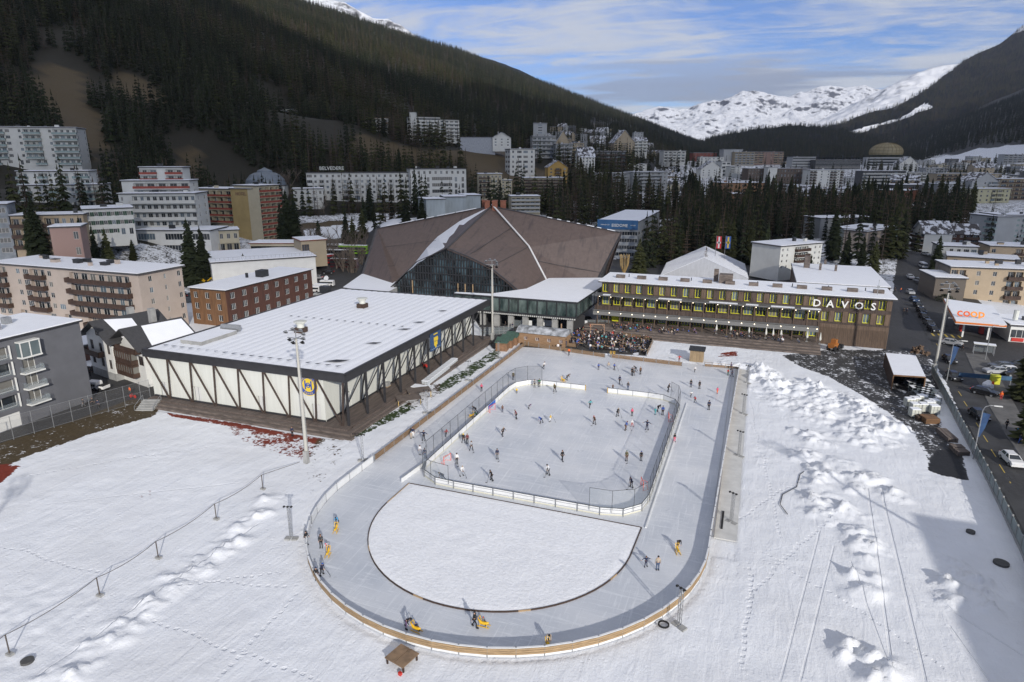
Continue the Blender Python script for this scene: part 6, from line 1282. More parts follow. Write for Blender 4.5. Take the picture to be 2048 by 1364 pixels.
def tree(px,py,h,v=0,label=None,z=None,name=None,grp=GRP,wd=1.0,world=None):
 if world is not None:loc=Vector(world)
 else:
  p=GT_(px,py) if z is None else G(px,py,z);loc=Vector((p.x,p.y,hz(p.x,p.y)-.3 if z is None else z))
 names=['spruce_tree','pine_tree','spruce_tree','pine_tree','larch_tree']
 cats=['spruce','pine','spruce','pine','larch']
 t_=thing(name or names[v],label,cats[v],loc,random.uniform(0,6.28),grp);t_.scale=(h*wd,h*wd,h)
 put(NEARV[v][0],'trunk',t_);put(NEARV[v][1],'crown',t_);TREECOUNT[0]+=1;return t_
def park():
 LB={0:'dark slender spruce in the park wood behind the stadium and the timber hotel',1:'olive green pine in the park wood behind the stadium and the timber hotel',2:'very narrow dark spruce in the park wood behind the stadium and the timber hotel',3:'broad olive pine in the park wood behind the stadium and the timber hotel',4:'bare brown larch in the park wood behind the stadium and the timber hotel'}
 outline=[(1085,445),(1150,425),(1260,420),(1400,425),(1500,420),(1600,415),(1740,410),(1900,418),(1945,425),(1935,450),(1880,462),(1815,470),(1800,520),(1700,520),(1660,470),(1640,480),(1525,490),(1510,545),(1450,560),(1340,520),(1365,500),(1380,440),(1250,432),(1160,450),(1130,470)]
 xs=[];n=0;tries=0
 cand=[]
 while n<225 and tries<6000:
  tries+=1;px=random.uniform(1085,1945);py=random.uniform(408,560)
  if not inpoly([px],[py],outline)[0]:continue
  if random.random()>min(1,((py-300)/230)**-1.0*.75+.25):continue
  p=G(px,py,1.0);X,Y=p.x,p.y
  if not foot_clear(np.array([X]),np.array([Y]),2.5)[0]:continue
  if any((X-a)**2+(Y-b)**2<22 for a,b in xs):continue
  xs.append((X,Y));n+=1;cand.append((X,Y))
 for X,Y in cand:
  pq=proj(X,Y,0)[0];rg=[w__ for b__,w__ in((1200,'right behind the stadium roof'),(1370,'beside the blue banner hall'),(1530,'behind the white marquee'),(1640,'behind the pale block'),(1760,'behind the peach flats'),(9999,'left of the road bend')) if pq<b__][0]+(', front row' if Y<265 else ', middle row' if Y<340 else ', back row');v=random.choice((0,0,1,1,2,3,0,2,4 if random.random()<.4 else 1));h=random.uniform(16,26)*(1 if Y>260 else .95)
  tree(0,0,h,v,LB[v].split(' in the park')[0]+' in the park '+rg,world=(X,Y,hz(X,Y)-.3),wd=random.uniform(.95,1.3))
 print('park',n)
SPEC=[
(388,572,24,0,'large dark spruce, left of the pair standing before the white flat hall',1.5),(412,570,21,2,'dark spruce, right of the pair standing before the white flat hall',1.6),(491,565,11,3,'round bushy pine between the white flat hall and the amber timber block',1.7),
(84,530,24,0,'tall dark spruce in front of the orange house at the left',1.3),(70,530,20,2,'slim spruce left of the tall one in front of the orange house',1.3),(172,530,17,0,'dark spruce before the shuttered house, left one',1.2),(195,535,15,2,'shorter spruce before the shuttered house, middle one',1.2),(220,540,15,1,'small spruce before the shuttered house, right one',1.2),(268,520,8,1,'little conifer by the curve of the hillside road',1.4),
(1408,560,13,4,'bare snowy young larch in front of the white marquee',1.4),(1277,548,15,3,'broad conifer right below the blue banner hall',1.4),(1528,545,20,2,'spruce at the left corner of the pale block',1.1),(1663,520,22,0,'tall dark spruce between the pale block and the peach flats',1.5),(1690,535,15,0,'spruce in front of the peach flats, left one',1.4),(1720,545,15,2,'spruce in front of the peach flats, right one',1.4),(1745,545,13,1,'bushy pine behind the timber sports hall roof',1.5),(1618,555,9,0,'small young spruce in front of the white balcony block',1.3),(1870,545,15,0,'dark spruce beside the street garage',1.5),(1800,505,18,0,'dark spruce at the left side of the road bend',1.5),(1775,515,17,1,'pine at the left side of the road bend',1.5),
(2066,885,14,1,'big dark pine hanging into the photo at the right edge by the street',1.5),(2052,800,15,3,'second dark pine at the right edge above the pavement',1.3),
]
def specials():
 for px,py,h,v,lb,wd in SPEC:tree(px,py,h,v,lb,wd=wd,grp=None)
 for px,py,d,h,v,lb,wd in((735,335,400,22,0,'single dark spruce at the left rim of the brown meadow',1.3),(722,335,395,17,2,'slimmer spruce beside the one at the left rim of the meadow',1.3),(763,340,420,11,0,'small spruce just above the roof of the long white hotel',1.3),(797,292,500,19,0,'dark spruce left of the white stair tower on the slope',1.4),(808,296,495,16,0,'second spruce left of the white stair tower',1.5),(824,285,510,9,0,'small spruce at the foot of the white stair tower',1.4),(760,284,520,17,4,'bare larch in front of the small modern house',1.9),
  (811,432,300,13,2,'slim dark conifer left of the museum boxes, first of two',2.0),(844,432,300,13,2,'slim dark conifer left of the museum boxes, second of two',2.0),(688,412,320,18,0,'spruce in front of the long white hotel, left one',1.3),(702,414,315,14,1,'spruce in front of the long white hotel, middle one',1.3),(722,418,310,15,1,'spruce in front of the long white hotel, right one',1.3),(634,430,310,13,0,'bushy conifer below the left end of the long white hotel',1.6),(575,445,290,25,0,'tall dark spruce right of the red balcony hotel',1.4),(562,448,285,20,2,'narrow spruce touching the red balcony hotel',1.4),(590,450,290,22,0,'broad spruce farther right of the red balcony hotel',1.5),
  (1240,262,1200,16,0,'spruce on the skyline above the town, left',1.3),(1293,330,700,22,0,'dark tall spruce in the town left of the white balcony hotel',1.5),(1262,318,700,24,0,'dark spruce in front of the broad gabled hotel',1.5),(1380,345,640,26,0,'big dark spruce in the middle of the town',1.6),(1392,347,640,22,1,'bushy tree right of the big dark spruce in the town',1.8),(1431,352,700,20,0,'dark spruce in front of the dark gabled roof house',1.6),(1568,325,950,22,0,'dark spruce right of the rose brown hotel',1.8),(1735,345,800,22,0,'dark spruce left of the striped block',1.6),(1748,385,600,20,0,'dark spruce before the striped block',1.8),(1960,345,760,22,0,'spruce group by the ski slope, left',1.8),(1975,342,780,20,0,'spruce group by the ski slope, right',1.8),(1978,320,1150,20,0,'single spruce standing on the white ski slope',1.8)):
  p=Dp(px,py,d);zz=hz(p.x,p.y);tree(0,0,h,v,lb,world=(p.x,p.y,min(zz,p.z+2)-.5 if abs(zz-p.z)<12 else zz-.5),wd=wd,grp=None)
def bare_tree(seed,h):
 r=random.Random(seed);q=MB()
 def br(p,d,L_,rad,lv):
  e=p+d*L_;q.tube([p,(p+e)/2+Vector((r.uniform(-.04,.04)*L_,r.uniform(-.04,.04)*L_,0)),e],[rad,rad*.8,rad*.6],4 if lv else 6,cap=False)
  if lv>=4:return
  for k in range(4 if lv else 6):
   t_=r.uniform(.35,1.0) if lv else r.uniform(.25,1);a=r.uniform(0,6.28);sp=r.uniform(.35,.8);nd=(d+Vector((math.cos(a)*sp,math.sin(a)*sp,.15))).normalized();br(p+d*L_*t_,nd,L_*r.uniform(.4,.6),rad*.5,lv+1)
 br(Vector((0,0,-.3)),Vector((0,0,1)),.55,.018,0);return q
GT=[bare_tree(s_,1).mesh('branches',mat('bare_grey_branches',(.13,.105,.085),.9,.2,3)) for s_ in(3,8,12)]
def bares():
 r=random.Random(5)
 L1=[(x,y,d,h) for x,y,d,h in[(r.uniform(600,730),r.uniform(440,480),r.uniform(255,300),r.uniform(9,14)) for _ in range(34)]]
 for px,py,d,h in L1:
  p=Dp(px,py,d);
  if not foot_clear(np.array([p.x]),np.array([p.y]),1)[0]:continue
  z_=hz(p.x,p.y);o=put(GT[r.randrange(3)],'bare_tree',None,(p.x,p.y,z_),r.uniform(0,6),h*1.3);tag(o,('tall' if h>11.5 else 'small')+' bare leafless tree on the bank left of the stadium, '+('left end' if px<645 else 'middle' if px<690 else 'near the roof'),'tree','bare trees on the bank left of the stadium')
 for px,py,d,h,lb in((563,305,430,24,'tall bare pale tree standing alone before the dark forest'),(575,300,435,20,'second bare pale tree before the dark forest'),(448,350,330,10,'round bare shrubby tree above the red balcony hotel'),(430,352,332,8,'small bare shrubby tree left of the round one above the hotel'),(640,330,400,15,'bare tree left above the roof lettering of the white hotel'),(905,312,520,13,'bare tree below the right wing of the slope hotel')):
  p=Dp(px,py,d);o=put(GT[int(px)%3],'bare_tree',None,(p.x,p.y,hz(p.x,p.y)),px,h*1.3);tag(o,lb,'tree')
def shrubs():
 SH=mat('dark_bush',(.02,.028,.012),.9,.4,4)
 for px,py,s_,lb in((1870,590,3.6,'dark rounded hedge bush between the road and the beige flats'),(1890,603,3.0,'second dark hedge bush beside the petrol station canopy'),(1632,556,2.5,'low dark bush in front of the white balcony block'),(236,478,2.6,'low bush at the bend below the shuttered house')):
  p=G(px,py);z_=hz(p.x,p.y);q=MB();r=random.Random(px)
  for k in range(900):
   a,b=r.uniform(0,6.28),r.uniform(0,1.5);rr_=s_*r.uniform(.75,1.05);c=Vector((rr_*math.cos(a)*math.cos(b),rr_*.8*math.sin(a)*math.cos(b),rr_*.8*math.sin(b)));d1=Vector((r.uniform(-1,1),r.uniform(-1,1),r.uniform(-1,1)))*.22;d2=Vector((r.uniform(-1,1),r.uniform(-1,1),r.uniform(-1,1)))*.22;q.poly([c-d1,c+d2,c+d1])
  o=q.build('bush',SH,None,(p.x,p.y,z_));tag(o,lb,'bush')
# ---------------- distant mountains ----------------
def smat(name,snowc,rockc,lo,hi,sc,forest=None):
 m=bpy.data.materials.new(name);m.use_nodes=True;nt=m.node_tree;N=nt.nodes.new;L=nt.links.new;b=nt.nodes['Principled BSDF'];b.inputs['Roughness'].default_value=.9;b.inputs['Specular IOR Level'].default_value=.1
 ge=N('ShaderNodeNewGeometry');se=N('ShaderNodeSeparateXYZ');L(ge.outputs['Normal'],se.inputs[0]);tc=N('ShaderNodeTexCoord');n=N('ShaderNodeTexNoise');n.inputs['Scale'].default_value=sc;n.inputs['Detail'].default_value=9;n.inputs['Roughness'].default_value=.7;mp=N('ShaderNodeMapping');mp.inputs['Scale'].default_value=(1,1,.5);L(tc.outputs['Object'],mp.inputs[0]);L(mp.outputs[0],n.inputs[0])
 a=N('ShaderNodeMath');a.operation='MULTIPLY_ADD';L(n.outputs[0],a.inputs[0]);a.inputs[1].default_value=1.0;L(se.outputs[2],a.inputs[2])
 mr=N('ShaderNodeMapRange');L(a.outputs[0],mr.inputs[0]);mr.inputs[1].default_value=lo;mr.inputs[2].default_value=hi
 x=N('ShaderNodeMix');x.data_type='RGBA';L(mr.outputs[0],x.inputs[0]);x.inputs[6].default_value=(*rockc,1);x.inputs[7].default_value=(*snowc,1);last=x.outputs[2]
 if forest:
  at=N('ShaderNodeAttribute');at.attribute_name='wood';n2=N('ShaderNodeTexNoise');n2.inputs['Scale'].default_value=sc*2.2;n2.inputs['Detail'].default_value=8;n2.inputs['Roughness'].default_value=.75;L(tc.outputs['Object'],n2.inputs[0])
  s_=N('ShaderNodeMath');s_.operation='ADD';L(at.outputs['Fac'],s_.inputs[0]);q=N('ShaderNodeMath');q.operation='MULTIPLY_ADD';L(n2.outputs[0],q.inputs[0]);q.inputs[1].default_value=.9;q.inputs[2].default_value=-.45;L(q.outputs[0],s_.inputs[1])
  r2=N('ShaderNodeMapRange');L(s_.outputs[0],r2.inputs[0]);r2.inputs[1].default_value=.46;r2.inputs[2].default_value=.54
  y=N('ShaderNodeMix');y.data_type='RGBA';L(r2.outputs[0],y.inputs[0]);L(last,y.inputs[6]);y.inputs[7].default_value=(*forest,1);last=y.outputs[2]
 L(last,b.inputs['Base Color']);return m
def range_mesh(name,label,sky,base,dtop,dbase,m_,amp,nc=260,nr=70,back=2500,seed=1,woodf=None,trees=None,ridged=.5):
 """mountain face from its foot to its crest with a back side; relief from ridged noise"""
 xs=np.linspace(sky[0][0],sky[-1][0],nc);ts=np.interp(xs,[p[0] for p in sky],[p[1] for p in sky]);bs=np.interp(xs,[p[0] for p in base],[p[1] for p in base]);dt=dtop if not callable(dtop) else dtop(xs)
 V=np.zeros((nr+6,nc,3));W_=np.zeros((nr+6,nc));
 for j in range(nr+1):
  f=j/nr;d=dbase+(dt-dbase)*f**.9;
  for i,x in enumerate(xs):
   y=bs[i]+(ts[i]-bs[i])*f**1.05;dd_=d if np.isscalar(d) else d[i];V[j,i]=Dp(x,y,dd_)
 for k in range(1,6):
  V[nr+k]=V[nr]+(V[nr]-V[0])*np.array([1,1,0])/np.linalg.norm((V[nr]-V[0])*np.array([1,1,0]),axis=1)[:,None]*(back*k/5);V[nr+k,:,2]-=(k/5)**1.2*back*.6
 X,Y=V[...,0],V[...,1];r=1-np.abs(fbm(X,Y,amp*9,seed,6,.55))*4;r2=1-np.abs(fbm(X,Y,amp*3,seed+5,5,.6))*4
 f=np.clip(np.arange(nr+6)/nr,0,1)[:,None];env=np.clip(f*3,0,1)*np.where(f>.97,.35,1)
 V[...,2]+=(r*ridged+r2*.3-.35)*amp*env
 if woodf:px,py,ff=proj(V[...,0],V[...,1],V[...,2]);W_=woodf(px,py)
 q=V.reshape(-1,3);me=bpy.data.meshes.new(name);i=np.arange(nc-1)[None,:]+np.arange(nr+5)[:,None]*nc;F_=np.stack([i,i+1,i+1+nc,i+nc],-1).reshape(-1,4)
 me.from_pydata([tuple(p) for p in q],[],[tuple(int(k) for k in f_) for f_ in F_]);a=me.attributes.new('wood','FLOAT','POINT');a.data.foreach_set('value',W_.ravel().astype(np.float32))
 me.polygons.foreach_set('use_smooth',np.ones(len(F_),bool));me.materials.append(m_);o=put(me,name);tag(o,label,None,None,'structure')
 if trees:
  n_,hh,fl_=trees;j=rng.uniform(0,nr-1.01,n_);ii=rng.uniform(0,nc-1.01,n_);j0,i0=j.astype(int),ii.astype(int);fj,fi=(j-j0)[:,None],(ii-i0)[:,None]
  q_=(V[j0,i0]*(1-fi)+V[j0,i0+1]*fi)*(1-fj)+(V[j0+1,i0]*(1-fi)+V[j0+1,i0+1]*fi)*fj
  ww=W_[j0,i0] if woodf else np.ones(n_);RANGETREES.append((q_[ww>.52+rng.uniform(-.12,.12,n_)],hh,fl_))
 return o
def far_ranges():
 SM=smat('snowy_rock',(.70,.72,.76),(.085,.09,.11),1.20,1.34,.0065)
 range_mesh('snow_mountains','sunlit snowy mountain range closing the valley',[(1180,262),(1235,245),(1262,232),(1290,222),(1318,213),(1335,216),(1360,224),(1400,213),(1440,208),(1470,190),(1486,184),(1540,188),(1575,195),(1600,190),(1640,174),(1660,170),(1690,176),(1730,169),(1760,182),(1800,190),(1900,190)],[(1180,300),(1300,300),(1700,300),(1900,300)],9800,7400,SM,130,nc=480,nr=170,seed=4,ridged=.8)
 SM2=smat('snowy_rock_near',(.78,.80,.84),(.09,.095,.105),1.14,1.34,.006,(.006,.008,.010))  # forest tone lowered to stand for shade on a slope facing from the sun
 wl=[(1560,300),(1640,255),(1690,245),(1740,225),(1790,215),(1850,180),(1930,120),(1990,80),(2048,60),(2300,-60)]
 def wood(px,py):return np.clip(.5+(py-np.interp(px,[p[0] for p in wl],[p[1] for p in wl]))/26,0,1.15)*np.where(inpoly(px,py,[(1650,262),(1700,262),(1800,236),(1850,205),(1870,215),(1790,245),(1715,268),(1700,285),(1680,268)]),.25,1)
 range_mesh('ski_mountain','mountain with a snowy upper flank and dark forest below at the right',[(1560,285),(1600,262),(1650,240),(1700,215),(1760,186),(1800,160),(1850,145),(1900,138),(1950,112),(2000,88),(2048,52),(2120,0),(2300,-110)],[(1560,310),(2300,315)],5200,3000,SM2,150,nc=220,nr=90,seed=9,woodf=wood,trees=(26000,30,0))
 FR=smat('dark_far_forest',(.009,.012,.012),(.018,.018,.016),1.1,1.35,.012)
 range_mesh('wooded_hill','low dark wooded hill in the middle of the valley',[(1330,300),(1400,286),(1450,270),(1500,262),(1560,254),(1600,252),(1660,256),(1700,265),(1760,285),(1850,300)],[(1330,312),(1850,318)],3400,2300,FR,25,nc=160,nr=40,seed=13,back=900,ridged=.6,trees=(9000,24,1))
 FB=smat('blue_far_forest',(.009,.012,.015),(.013,.016,.018),1.1,1.35,.01)
 range_mesh('far_wooded_ridge','darker bluish wooded ridge behind the near slope',[(950,110),(1005,128),(1040,140),(1100,172),(1160,205),(1220,235),(1300,262),(1380,292),(1440,308)],[(950,330),(1440,330)],5600,4300,FB,40,nc=200,nr=40,seed=15,ridged=.6,trees=(9000,30,0))
 RS=smat('rocky_crest',(.78,.80,.84),(.09,.09,.095),1.22,1.40,.010)
 range_mesh('rocky_snow_crest','rocky snow covered crest above the forest at the top left',[(440,-120),(560,-18),(600,-4),(640,0),(690,4),(720,22),(745,36),(775,38),(800,50),(830,72),(870,100),(930,130)],[(440,120),(930,200)],4600,3300,RS,70,nc=200,nr=60,seed=22)
def shade_cloud():  # added cloud out of view, outlined to cast shade and leave a sunlit gap
 alt=1700.0;k=alt/math.tan(SUN_EL);off=(math.sin(SUN_AZ)*k,math.cos(SUN_AZ)*k)
 gx=np.arange(-2300,1700,40.);gy=np.arange(-700,5400,40.);X,Y=np.meshgrid(gx,gy)
 H=hgt(X,Y);wob=fbm(X,Y,300,8,3)*160
 m=(Y+wob*.5>262-np.clip(-X-115,0,500)*1.1)&((X<420)|(Y>250))
 m&=~((X<-520+wob)&(X>-1900)&(Y>950+wob*2-(X+900)*.6)&(Y<3700))
 m&=Y<4600;lump=fbm(X,Y,320,12,4)
 kk=np.clip(H,0,900)/math.tan(SUN_EL);U=X+off[0]-math.sin(SUN_AZ)*kk;V=Y+off[1]-math.cos(SUN_AZ)*kk
 vs=[];fs=[];idx={}
 for j in range(m.shape[0]-1):
  for i in range(m.shape[1]-1):
   if not m[j,i]:continue
   c=[]
   for a,b in((j,i),(j,i+1),(j+1,i+1),(j+1,i)):
    for lv in(0,1):
     if(a,b,lv) not in idx:idx[(a,b,lv)]=len(vs);vs.append((U[a,b],V[a,b],alt+(60+lump[a,b]*160 if lv else-lump[a,b]*40)))
    c.append((idx[(a,b,0)],idx[(a,b,1)]))
   fs.append((c[0][0],c[3][0],c[2][0],c[1][0]));fs.append((c[0][1],c[1][1],c[2][1],c[3][1]))
   for(dj,di),e in(((-1,0),(0,1)),((0,1),(1,2)),((1,0),(2,3)),((0,-1),(3,0))):
    jj,ii=j+dj,i+di
    if not(0<=jj<m.shape[0]-1 and 0<=ii<m.shape[1]-1 and m[jj,ii]):p,q_=c[e[0]],c[e[1]];fs.append((p[0],q_[0],q_[1],p[1]))
 me=bpy.data.meshes.new('cloud');me.from_pydata(vs,[],fs);CM=mat('thin_cloud',(.9,.9,.92),1.0,spec=0,alpha=CLOUD_A);me.materials.append(CM)
 o=put(me,'cloud');tag(o,'thin unseen cloud bank added to shade the slopes and the town',None,None,'structure')
CLOUD_A=.62
def haze():
 q=MB();q.box(-9000,9000,-1500,13500,-45,2600);m=bpy.data.materials.new('haze');m.use_nodes=True;nt=m.node_tree;nt.nodes.clear();o=nt.nodes.new('ShaderNodeOutputMaterial');v=nt.nodes.new('ShaderNodeVolumePrincipled');v.inputs['Color'].default_value=(.78,.85,1,1);v.inputs['Density'].default_value=HAZE_D;v.inputs['Anisotropy'].default_value=.2;nt.links.new(v.outputs[0],o.inputs['Volume'])
 tag(q.build('haze',m),'thin bluish mountain air',None,None,'stuff')
HAZE_D=.000033
# ---------------- people ----------------
BASE=dict(pel=(0,0,.95),wst=(0,0,1.10),chs=(0,0,1.34),nek=(0,0,1.50),hed=(0,-.01,1.63),top=(0,0,1.72),
shl=(-.18,0,1.42),ell=(-.25,.03,1.15),wrl=(-.26,-.06,.92),hal=(-.26,-.09,.84),shr=(.18,0,1.42),elr=(.25,.03,1.15),wrr=(.26,-.06,.92),har=(.26,-.09,.84),
hil=(-.10,0,.90),knl=(-.11,-.03,.50),anl=(-.12,.02,.09),tol=(-.13,-.15,.05),hir=(.10,0,.90),knr=(.11,-.03,.50),anr=(.12,.02,.09),tor=(.13,-.15,.05))
RAD=dict(pel=.135,wst=.125,chs=.155,nek=.055,hed=.098,top=.07,shl=.075,ell=.048,wrl=.03,hal=.036,shr=.075,elr=.048,wrr=.03,har=.036,hil=.095,knl=.062,anl=.042,tol=.035,hir=.095,knr=.062,anr=.042,tor=.035)
ED=[('pel','wst'),('wst','chs'),('chs','nek'),('nek','hed'),('hed','top')]+[(a+s_,b+s_) for s_ in 'lr' for a,b in(('sh','el'),('el','wr'),('wr','ha'),('hi','kn'),('kn','an'),('an','to'))]+[('chs','shl'),('chs','shr'),('pel','hil'),('pel','hir')]
def lean(J,ang,pivot=(0,0,.95),keys=('wst','chs','nek','hed','top','shl','ell','wrl','hal','shr','elr','wrr','har')):
 J=dict(J);c,s_=math.cos(ang),math.sin(ang)
 for k in keys:x,y,z=J[k];y-=pivot[1];z-=pivot[2];J[k]=(x,pivot[1]+y*c-z*s_,pivot[2]+y*s_+z*c)
 return J
POSE={}
POSE['stand']=dict(BASE)
POSE['glide']=lean({**BASE,'knr':(.13,.12,.56),'anr':(.16,.42,.28),'tor':(.17,.38,.12),'knl':(-.10,-.10,.50),'ell':(-.36,.10,1.22),'wrl':(-.46,-.02,1.05),'hal':(-.5,-.06,.99),'elr':(.34,-.10,1.18),'wrr':(.36,-.32,1.12),'har':(.36,-.40,1.10)},.28)
POSE['stick']=lean({**BASE,'knl':(-.18,-.12,.50),'anl':(-.24,.05,.09),'tol':(-.27,-.12,.05),'knr':(.18,-.10,.50),'anr':(.24,.08,.09),'tor':(.27,-.09,.05),'ell':(-.24,-.14,1.18),'wrl':(-.08,-.36,1.10),'hal':(-.02,-.40,1.06),'elr':(.28,-.10,1.16),'wrr':(.16,-.34,.98),'har':(.12,-.38,.93)},.38)
POSE['push']=lean({**BASE,'knl':(-.12,-.08,.50),'anl':(-.13,.04,.09),'knr':(.13,.14,.52),'anr':(.15,.40,.22),'tor':(.15,.33,.08),'ell':(-.22,-.22,1.22),'wrl':(-.18,-.45,1.25),'hal':(-.17,-.52,1.27),'elr':(.22,-.22,1.22),'wrr':(.18,-.45,1.25),'har':(.17,-.52,1.27)},.95)
POSE['walk']={**BASE,'knl':(-.10,-.22,.52),'anl':(-.11,-.26,.11),'tol':(-.11,-.42,.08),'knr':(.10,.08,.50),'anr':(.11,.30,.16),'tor':(.12,.18,.05),'wrl':(-.27,.14,.94),'hal':(-.27,.16,.86),'wrr':(.27,-.22,.96),'har':(.27,-.28,.90)}
POSE['arms']={**BASE,'ell':(-.45,.02,1.30),'wrl':(-.68,-.02,1.18),'hal':(-.76,-.02,1.14),'elr':(.45,.02,1.30),'wrr':(.68,-.02,1.20),'har':(.76,-.02,1.18),'knl':(-.14,-.06,.50),'anl':(-.2,0,.09),'tol':(-.22,-.16,.05),'anr':(.2,.1,.09),'tor':(.22,-.06,.05)}
s0={k:(x,y,z-.47) for k,(x,y,z) in BASE.items()};s0.update(knl=(-.12,-.44,.50),knr=(.12,-.44,.50),anl=(-.12,-.46,.09),anr=(.12,-.46,.09),tol=(-.13,-.62,.05),tor=(.13,-.62,.05),wrl=(-.14,-.34,.62),wrr=(.14,-.34,.62),hal=(-.12,-.40,.60),har=(.12,-.40,.60));POSE['sit']=s0
def grow(J,keys,k,extra=(),sub=1,root='pel'):
 ks=[x for x in J if x in keys];idx={x:i for i,x in enumerate(ks)};V=[J[x] for x in ks];Rr=[RAD[x]*k for x in ks];E_=[(idx[a],idx[b]) for a,b in ED if a in idx and b in idx]
 for a,pts in extra:
  p=idx[a]
  for q_,r_ in pts:V.append(q_);Rr.append(r_);E_.append((p,len(V)-1));p=len(V)-1
 me=bpy.data.meshes.new('t');me.from_pydata(V,E_,[]);o=bpy.data.objects.new('t',me);COL.objects.link(o);o.modifiers.new('s','SKIN');sv_=me.skin_vertices[0].data
 for i,r_ in enumerate(Rr):sv_[i].radius=(r_,r_*(.8 if ks[i] in('chs','wst','pel') else 1) if i<len(ks) else r_);sv_[i].use_root=(i==idx.get(root,0))
 su=o.modifiers.new('u','SUBSURF');su.levels=sub;bpy.context.view_layer.update();out=bpy.data.meshes.new_from_object(o.evaluated_get(bpy.context.evaluated_depsgraph_get()));bpy.data.objects.remove(o);return out
def fingers(J):
 ex=[]
 for s_ in 'lr':
  w_,h_=Vector(J['wr'+s_]),Vector(J['ha'+s_]);d=(h_-w_).normalized();side=d.cross(Vector((0,1,0))).normalized() if abs(d.y)<.9 else Vector((1,0,0));cur=side.cross(d)
  for k,(o_,L_) in enumerate(((-.026,.062),(-.009,.072),(.009,.07),(.026,.056))):a=h_+side*o_+d*.02;ex.append(('ha'+s_,[(tuple(a),.010),(tuple(a+d*L_*.6),.009),(tuple(a+d*L_*.8+cur*L_*.4),.008)]))
  a=h_-side*.03-d*.02;ex.append(('ha'+s_,[(tuple(a),.012),(tuple(a-side*.025+d*.03+cur*.02),.009)]))
 hd=Vector(J['hed']);up=(Vector(J['top'])-hd).normalized();fw=Vector((0,-1,0));fw=(fw-up*fw.dot(up)).normalized();ex.append(('hed',[(tuple(hd+fw*.105-up*.01),.016)]));return ex
SKIN=mat('skin',(.45,.27,.19),.6);PM={}
for nm,J in POSE.items():
 b_=grow(J,set(J),1.0,fingers(J));j_=grow(J,{'pel','wst','chs','nek','shl','ell','wrl','shr','elr','wrr'},1.22);t_=grow(J,{'pel','hil','knl','anl','hir','knr','anr'},1.20)
 hd,tp=Vector(J['hed']),Vector(J['top']);up=(tp-hd).normalized();q=MB();q.tube([hd+up*.02+Vector((0,.01,0)),hd+up*.07,hd+up*.12,hd+up*.15],[.118,.12,.09,.02],10);h_=q.mesh('hat',SKIN,True)
 q=MB()
 for s_ in 'lr':a,b2=Vector(J['an'+s_]),Vector(J['to'+s_]);q.bar(a+Vector((0,.05,-.02)),b2+Vector((0,-.04,0)),.10,.12);q.bar(a+Vector((0,.09,-.09)),b2+Vector((0,-.08,-.055)),.012,.03,1)
 s2=q.mesh('skates',[BLACK,STEEL])
 for m_ in(b_,j_,t_):
  m_.materials.clear();m_.materials.append(SKIN);m_.polygons.foreach_set('use_smooth',[True]*len(m_.polygons))
 PM[nm]=(b_,j_,t_,h_,s2)
CLR=dict(black=(.012,.012,.014),navy=(.012,.02,.055),darkgrey=(.04,.042,.045),grey=(.16,.165,.17),lightgrey=(.35,.37,.4),white=(.72,.72,.72),red=(.42,.025,.025),darkred=(.14,.02,.025),pink=(.6,.08,.16),orange=(.75,.13,.02),yellow=(.75,.5,.03),olive=(.085,.08,.035),green=(.02,.12,.05),teal=(.05,.30,.33),blue=(.025,.08,.32),skyblue=(.08,.35,.62),brown=(.12,.06,.035),beige=(.42,.35,.27),jeans=(.06,.09,.16),purple=(.12,.08,.16),limegreen=(.35,.6,.05),blond=(.35,.23,.10))
def cm(c):return mat('cloth_'+c,CLR[c],.85,.12,6)
def person(loc,pose,jac,tro,hat,label,rz,h=1.75,grp=None,skates=True):
 P=PM[pose];s_=h/1.75;o=put(P[0],'person',None,loc,rz,s_);tag(o,label,'person',grp)
 for me,nm,c in((P[1],'jacket',jac),(P[2],'trousers',tro),(P[3],'hat',hat)):
  k=put(me,nm if nm!='hat' or hat not in('brown','blond','darkgrey') else 'hair',o);k.material_slots[0].link='OBJECT';k.material_slots[0].material=cm(c)
 put(P[4],'skates' if skates else 'shoes',o);return o
def zc(z,ox,oy,s_):return(ox+z[0]/s_,oy+z[1]/s_)
STK=mat('stick_black',(.03,.03,.03),.5)
def stick(o,rz,lab):
 q=MB();q.bar((.02,-.46,1.12),(.34,-.95,.05),.03);q.bar((.34,-.95,.03),(.12,-1.12,.03),.03,.07)
 k=put(q.mesh('hockey_stick',STK),'hockey_stick',None,o.location,rz);tag(k,lab,'hockey stick')
S6,S1,S2_,S3=(960,600,3.938),(800,780,3.303),(560,880,2.818),(960,1020,3.413)
